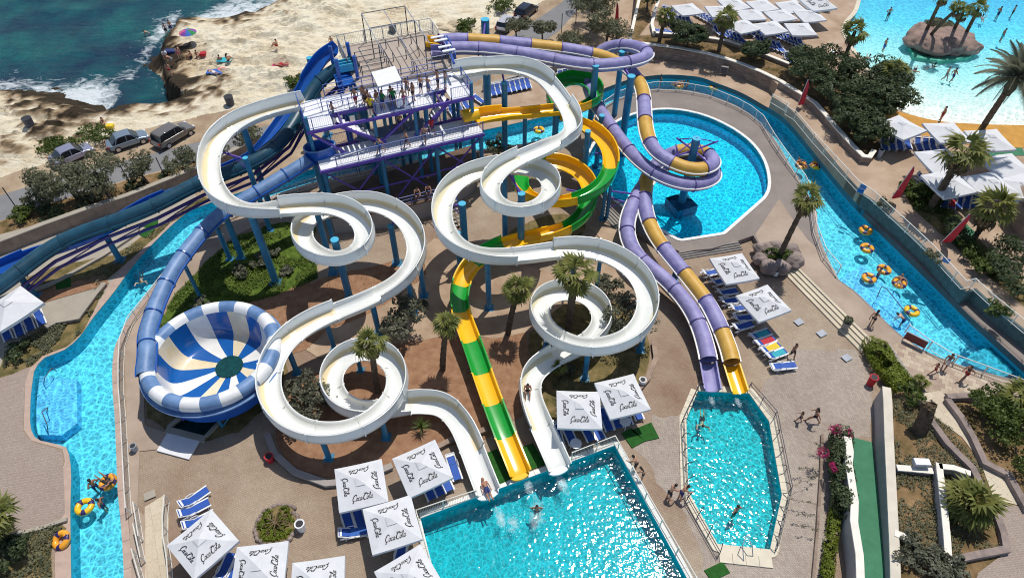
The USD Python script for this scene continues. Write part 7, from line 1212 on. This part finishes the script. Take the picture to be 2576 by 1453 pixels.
# splashes where the slides run out: clusters of droplets over foam patches
n = {'g': ('geometry', {}), 'n': ('noise_texture', {'scale': 2.6, 'detail': 7., 'roughness': .7}), 'a': ('attribute', {'attribute': 'foam'}), 'm': ('math', {'math_type': 'multiply_add', 'value2': 1.6}), 'r': ('map_range', {'from_min': 1.15, 'from_max': 2.1, 'clamp': True}), 'd': ('diffuse_bsdf', {'color': (.55, .68, .7)}), 't': ('transparent_bsdf', {}), 'x': ('mix_closure', {})}
m_foam = mat('white_foam', n, [('g.position', 'n.vector'), ('n.fac', 'm.value1'), ('a.fac', 'm.value3'), ('m.value', 'r.value'), ('r.result', 'x.fac'), ('t.BSDF', 'x.closure1'), ('d.BSDF', 'x.closure2')], surface='x.closure')
def splash(label, px, L_, Wd, az, z, s=1.):
    c = at(*px, z + .02); r = np.random.default_rng(int(px[0])); gx_, gy_ = np.meshgrid(np.linspace(-1, 1, 25), np.linspace(-1, 1, 13), indexing='ij'); f = np.clip(1 - np.hypot(gx_, gy_), 0, 1) ** .7 * s; x = gx_ * L_; y = gy_ * Wd; hgt = .22 * f * meshkit.noise(np.stack([x * 2, y * 2, x * 0], -1), 3)
    v = np.stack([c[0] + x * math.cos(az) - y * math.sin(az), c[1] + x * math.sin(az) + y * math.cos(az), c[2] + hgt], -1).reshape(-1, 3); I_ = np.arange(25 * 13).reshape(25, 13); qd = np.stack([I_[:-1, :-1], I_[1:, :-1], I_[1:, 1:], I_[:-1, 1:]], -1).reshape(-1, 4)
    t = thing('splash', label, 'splash'); part(t, 'foam_patch', (v, np.vstack([qd[:, [0, 1, 2]], qd[:, [0, 2, 3]]])), m_foam, smooth=True, prim=('foam', (f * 1.15).ravel())); m = MB(); ic = trimesh.creation.icosphere(0, 1)
    for k in range(45): u, w = r.normal(0, .35), r.normal(0, .35); q = c + [u * L_ * math.cos(az) - w * Wd * math.sin(az), u * L_ * math.sin(az) + w * Wd * math.cos(az), abs(r.normal(0, .15))]; m.add(ic.vertices * r.uniform(.012, .03) + q, ic.faces)
    part(t, 'droplets', m, m_foam if False else m_plast, kind='stuff')
splash('white water at the foot of the left white slide', (1258, 1300), 1.1, .45, -1.2, -.35, .85); splash('churned water round the swimmer in the main pool', (1350, 1290), 1.7, .7, 1.5, -.35, .72); splash('faint white water left of the swimmer, main pool', (1290, 1315), 1.2, .7, 1.5, -.35, .6); splash('white water at the foot of the right white slide', (1412, 1212), 1.2, .45, -1.2, -.35, .95); splash('faint foam at the foot of the yellow slide', (1330, 1225), .8, .4, -1.2, -.35, .8); splash('white water under the lavender mouth', (1790, 1008), .6, .3, -1.4, -.3, .7); splash('white water under the amber mouth', (1856, 1012), .6, .3, -1.4, -.3, .7)

# ---------------------------------------------------------------- cars
def car(label, pxa, pxb, paint, kind, z=0.):
    "pxa: rear wheels' ground point, pxb: front"
    A, B = at(*pxa, z), at(*pxb, z); d = B - A; az = math.degrees(math.atan2(d[1], d[0])); t = thing('parked_car', label, 'car', tuple((A + B) / 2), az); suv = kind == 'suv'
    L_, W_, H_ = (4.5, 1.85, 1.68) if suv else (4.1, 1.75, 1.46); h0 = .3 if not suv else .36; sh = .9 if not suv else 1.02
    low = [(-L_ / 2, .5), (-L_ / 2 + .03, sh - .08), (-L_ * .42, sh), (L_ * .12, sh), (L_ * .34, sh - .1), (L_ * .46, sh - .22), (L_ / 2, sh - .42), (L_ / 2, h0 + .1), (L_ * .45, h0), (-L_ * .46, h0)]
    cab = [(-L_ * .47, sh - .02), (-L_ * .40, H_ - .08), (-L_ * .32, H_), (L_ * .02, H_), (L_ * .1, H_ - .06), (L_ * .27, sh - .03)] if suv or kind == 'hatch' else [(-L_ * .4, sh - .02), (-L_ * .24, H_ - .06), (-L_ * .16, H_), (L_ * .04, H_), (L_ * .1, H_ - .05), (L_ * .27, sh - .03)]
    def loft(pr, w0, w1, zc): 
        g = Polygon(pr).buffer(.04).buffer(-.04); pts = np.array(g.exterior.coords)[:-1]; rows = []
        for y, k in ((-1, .985), (-.93, 1), (.93, 1), (1, .985)): rows.append([(x * k, y * (w0 + (w1 - w0) * np.clip((zz - zc) / max(.01, pts[:, 1].max() - zc), 0, 1)) / 2, zz) for x, zz in pts])
        return trimesh.convex.convex_hull(np.array(rows).reshape(-1, 3)) if True else None
    part(t, 'body', m3_round(loft(low, W_, W_ * .97, .8)), paint, smooth=70); part(t, 'cabin_glass', m3_round(loft(cab, W_ * .93, W_ * .76, sh), 6), m_glassd, smooth=60)
    roof = [(x, zz) for x, zz in cab if zz > H_ - .09]; rx0, rx1 = min(x for x, _ in roof), max(x for x, _ in roof); part(t, 'roof', trimesh.convex.convex_hull(np.array([(x, y * W_ * (.385 if k else .35), zz) for x, zz, k in ((rx0 - .04, H_ - .08, 1), (rx0 + .2, H_ + .02, 0), (rx1 - .2, H_ + .02, 0), (rx1 + .04, H_ - .06, 1)) for y in (-1, 1)])), paint, smooth=50)
    for y in (-1, 1):
        for xa, xb in ((rx0 - .3, rx0), (-.12, -.08), (rx1 + .45, rx1)): part(t, 'pillar', MB().rod((xa, y * W_ * .455, sh - .03), (xb, y * W_ * .385, H_ - .05), .04, 5), paint)
        part(t, 'mirror', trimesh.creation.icosphere(1, .1).apply_scale((.7, 1.1, .8)).apply_translation((L_ * .2, y * (W_ / 2 + .06), sh + .06)), paint)
        part(t, 'headlight', MB().box((L_ * .465, y * W_ * .36, sh - .3), (.16, .34, .14)), m_lampw); part(t, 'tail_light', MB().box((-L_ / 2 + .03, y * W_ * .42, sh - .16), (.08, .2, .26)), m_lampr)
        for x in (-L_ * .3, L_ * .31):
            w = part(t, 'wheel', MB().mesh(trimesh.creation.cylinder(.33, .22, sections=18).apply_transform(trimesh.transformations.rotation_matrix(math.pi / 2, (1, 0, 0))).apply_translation((x, y * (W_ / 2 - .1), .33))), m_tyre); part(w, 'rim', MB().mesh(trimesh.creation.cylinder(.21, .23, sections=12).apply_transform(trimesh.transformations.rotation_matrix(math.pi / 2, (1, 0, 0))).apply_translation((x, y * (W_ / 2 - .095), .33))), m_rim)
    part(t, 'number_plate', MB().box((-L_ / 2 - .01, 0, .62), (.03, .5, .12)), m_plast); part(t, 'bumper', MB().box((-L_ / 2 + .06, 0, h0 + .12), (.14, W_ * .96, .2)), m_dark); return t
def m3_round(m, k=14):
    "softens a car's edges"
    q = m3.Manifold(m3.Mesh(np.asarray(m.vertices, np.float32), np.asarray(m.faces, np.uint32))).refine_to_length(.13).to_mesh(); t = trimesh.Trimesh(q.vert_properties[:, :3], q.tri_verts); trimesh.smoothing.filter_laplacian(t, lamb=.5, iterations=k); b0, b1 = m.bounds, t.bounds; t.vertices = (t.vertices - b1.mean(0)) * (b0[1] - b0[0]) / (b1[1] - b1[0]) + b0.mean(0); return t
pc = lambda nm, c: plain(nm, c, .25, .05, metal=.35, coat=.6)
car('warm grey family car parked uphill beside the road, near the open white slide', (405, 372), (476, 330), pc('warm_grey_paint', (.2, .18, .16)), 'suv'); car('blue grey car half hidden behind an olive tree by the road', (292, 375), (360, 352), pc('blue_grey_paint', (.22, .28, .34)), 'sedan'); car('silver lilac car at the lower end of the row, by the road', (150, 415), (222, 384), pc('lilac_silver_paint', (.3, .3, .4)), 'sedan'); car('black hatchback parked on the dirt at the top', (1308, 50), (1340, 24), pc('black_paint', (.012, .012, .02)), 'hatch'); car('white car with a dark red roof box behind the tube slides', (1264, 82), (1288, 56), pc('white_car_paint', (.6, .58, .6)), 'hatch')

# ---------------------------------------------------------------- flags, bins, posts and small things
def flag(label, bpx, tpx, z, words=True):
    B = at(*bpx, z); h = upright(bpx, tpx, z) - z; h = min(max(h, 3.), 4.6); C = at(*tpx, z + h); t = thing('feather_flag', label, 'flag', group='red feather flags'); e = (C - B) * [1, 1, 0]; e = np.array([.8, .6, 0]) if np.linalg.norm(e) < .3 else e / np.linalg.norm(e); s = np.linspace(0, 1, 12); L_ = C - B
    pole = [B + L_ * q for q in s]; part(t, 'pole', MB().path(pole, .025), m_plast); wid = .5 * np.sqrt(np.clip((1 - s) * 1.4, 0, 1)) * np.where(s < .12, 0.0, 1); side = np.array([.82, -.57, 0]); lo = np.array(pole) ; r_ = lo + side * (wid * .9 + .1)[:, None] - np.array([0, 0, .12]); 
    i = np.arange(1, 11); v = np.vstack([lo, r_]); part(t, 'banner', (v, np.vstack([np.c_[i, i + 12, i + 1], np.c_[i + 1, i + 12, i + 13]])), m_red)
    if words:
        w = meshkit.text_mesh('ALGIDA', .25, .004, True); vv, ff = np.array(w.vertices), np.array(w.faces); d = L_ / np.linalg.norm(L_); nn = np.cross(d, side); nn /= np.linalg.norm(nn); nn *= -1 if nn[2] < 0 else 1
        upv = np.cross(nn, d); o = B + L_ * .4 + side * (.14 if upv @ side > 0 else .4); part(t, 'lettering', (o + vv[:, :1] * d + vv[:, 1:2] * np.cross(nn, d) + (vv[:, 2:] + .012) * nn, ff), m_plast); a = np.linspace(0, 2 * np.pi, 25)
        for k in (.16, .08): hp = [o - d * .26 + np.cross(nn, d) * .12 + (d * (np.cos(x) * .9 - .25 * abs(np.sin(x))) + np.cross(nn, d) * np.sin(x)) * k + nn * .015 for x in a]; part(t, 'emblem', MB().path(hp, .022, 4), m_plast)
flag('plain looking red feather flag in front of the curved planter wall', (2005, 268), (2033, 200), ZT, False); flag('red lettered feather flag beside the tan terrace', (2238, 504), (2299, 417), ZT); flag('red lettered feather flag lowest, by the fence of the right river', (2364, 613), (2440, 537), ZT); flag('plain red feather flag at the upper road', (1545, 68), (1552, 5), 0, False)
def bin_(label, px, z, m, r=.3, h=.8):
    p = at(*px, z); t = thing('litter_bin', label, 'bin', tuple(p)); part(t, 'drum', MB().rod((0, 0, 0), (0, 0, h), r * .85, 14, r), m, smooth=40); part(t, 'rim', trimesh.creation.torus(r, .035, 18, 6).apply_translation((0, 0, h)), m); part(t, 'opening', MB().rod((0, 0, h - .05), (0, 0, h + .002), r * .8, 14), m_black)
bin_('white litter bin beside the round stone edged bed', (760, 1330), 0, m_plast); bin_('red litter bin at the dark kerb of the garden', (681, 1158), 0, m_cloth['red'], .28, .6); bin_('red litter bin at the foot of the lime hedge', (2188, 966), 0, m_cloth['red'], .3, .9); bin_('white litter bin right of the parasol above the green mats', (1614, 968), 0, m_plast, .25, .7); bin_('grey litter bin by the river fence and white mat', (342, 1132), 0, m_fgrey, .22, .6); bin_('grey litter bin at the rounded end of the planter wall', (2210, 396), ZT, m_fgrey, .25, .9); bin_('white tub at the top of the cream steps beside the rock planter', (1950, 690), .1, m_plast, .3, .5)
def bl(px, py):
    return onrock(px, py)
for lb, px in (('black open bin standing on the headland rocks', (580, 262)), ('dark bin standing on the lower rocks', (77, 317)), ('black bin beyond the terrace railing', (989, 165 * .35 + 25))):
    p = onrock(*px); t = thing('litter_bin', lb, 'bin', tuple(p)); part(t, 'drum', MB().rod((0, 0, -.2), (0, 0, 1.), .42, 12, .5), m_dark); part(t, 'opening', MB().rod((0, 0, .95), (0, 0, 1.003), .42, 12), m_black)
for i, (px, z) in enumerate([((1920, 834), 0), ((2009, 811), 0), ((2066, 840), 0), ((2131, 906), 0) if False else ((2129, 901), 0), ((378, 1246), 0)]): q = at(*px, z); top('drain_cover', MB().box(q + [0, 0, .11], (.7, .55, .02), .5), m_fgrey if i < 4 else m_conc, 'square grey drain cover ' + ('left of the long cream steps, upper', 'on the plaza below the loungers line', 'at the foot of the cream steps, middle', 'at the lower foot of the cream steps', 'beside the top of the pale slab walk')[i], 'drain cover')
for lb, b, tp in (('thin dark post beside the road, left of the slim olive', (330, 470), (318, 440)), ('thin dark post beside the road near the left edge', (45, 528), (24, 490)), ('thin dark post beside the road, right of the slim olive', (418, 452), (396, 398)), ('thin dark post beside the upper road, left', (1412, 85), (1411, 45)), ('thin dark post beside the upper road, right', (1448, 62), (1449, 23))): B = at(*b); h = 2.6; t = thing('road_post', lb, 'post', group=None); part(t, 'shaft', MB().rod(B - [0, 0, .2], B + [0, 0, h], .05), m_dark); part(t, 'cap', MB().rod(B + [0, 0, h], B + [0, 0, h + .06], .06), m_dark)
for px, z, lb in (((1570, 1072), 0, 'round white plastic table beside the parasol above the green mats'), ((2243, 222) if False else (2092, 143), ZT, 'round white table in the sun left of the dark shrub'), ((1585, 1062) if False else (1447, 1128), 0, 'round white plastic table beside the main pool fence')):
    p = at(*px, z); t = thing('plastic_table', lb, 'table', tuple(p)); part(t, 'tabletop', MB().rod((0, 0, .68), (0, 0, .72), .4, 18), m_plast)
    for a in range(4): part(t, 'leg', MB().rod((.3 * math.cos(a * 1.57), .3 * math.sin(a * 1.57), .68), (.36 * math.cos(a * 1.57), .36 * math.sin(a * 1.57), 0), .025), m_plast)
fl = thing('floodlight', 'white floodlight box on the wall stub in the dry bed', 'lamp'); p = at(2312, 1170, ZR + .4); part(fl, 'housing', MB().box(p + [0, 0, .35], (1.0, .5, .3), -.05), m_fgrey); part(fl, 'lens', MB().box(p + [0, 0, .51], (.95, .45, .03), -.05), m_plast); part(fl, 'bracket', MB().box(p + [0, 0, .1], (.3, .2, .2)), m_fgrey)
po = thing('potted_plant', 'grey pot with a dark plant on the cream steps', 'potted plant'); p = at(2126, 822, .3); part(po, 'pot', MB().rod(p, p + [0, 0, .6], .26, 10, .34), m_wgrey); part(po, 'plant', leaves([(*p[:2], p[2] + .85, .35, .35, .3)], 200, .13, np.random.default_rng(1)), l_olive)
sg = thing('river_sign', 'dark red information board at the lower end of the right river', 'sign'); a, b = at(2278, 842, ZP + .6), at(2330, 868, ZP + .6); part(sg, 'board', MB().beam(a, b, .08, .7), plain('dark_red_board', (.16, .03, .03), .6)); part(sg, 'frame', MB().beam(a + [0, 0, .4], b + [0, 0, .4], .1, .06), m_fgrey)
for q in (a, b): part(sg, 'leg', MB().rod(q - [0, 0, .6], q + [0, 0, .4], .035), m_fgrey)
for i, (x, y, z) in enumerate(((2250, 580, ZT + .7), (2172, 470, ZT + .7), (2380, 655, ZT + .7))): p = at(x - 85 if i == 0 else x, y - 100 if i == 0 else y, z); top('fence_sign', MB().box(p, (.55, .04, .45), -.6), m_navy, ('small blue sign on the fence above the right river, upper', 'small blue sign on the fence above the right river, second', 'small blue sign on the fence above the right river, lower')[i], 'sign')
cb = thing('wall_hatch', 'small dark hatch in the curved brown retaining wall', 'hatch'); p = at(1822, 176, 1.1); part(cb, 'door', MB().box(p, (.75, .3, .7), -.35), m_dark); part(cb, 'frame', MB().box(p + [0, .02, 0], (.85, .26, .8), -.35), m_wgrey)
hu = thing('thatched_kiosk', 'dark kiosk with a ribbed brown roof at the right edge', 'kiosk'); p = at(2570, 580, ZT); part(hu, 'wall', MB().box(p + [1., 0, 1.1], (3.6, 3., 2.2)), m_wallb)
for k in range(12): part(hu, 'roof_tile_row', MB().add([p + [-1.2 + .02 * k, -1.9 + .32 * k, 2.25 + .09 * k], p + [3.4, -1.9 + .32 * k, 2.25 + .09 * k], p + [3.4, -1.55 + .32 * k, 2.4 + .09 * k], p + [-1.2 + .02 * k, -1.55 + .32 * k, 2.4 + .09 * k]], [[0, 1, 2], [0, 2, 3]]), m_wallb2)
for k, (px, py, s) in enumerate(((1120, 75, .7), (1150, 62, .9), (1108, 66, .5), (1140, 80, .45), (1300, 300, .1))):
    if k < 4: q = at(px, py, 0); t = thing('boulder', ('pale boulder near the blue post, lower left', 'pale boulder near the blue post, largest', 'small pale boulder near the terrace corner', 'small pale boulder beside the long bush')[k], 'boulder', tuple(q)); boulder(t, (0, 0, .1), [s * 1.5, s, s * .6], m_sand, k + 50, 'stone')
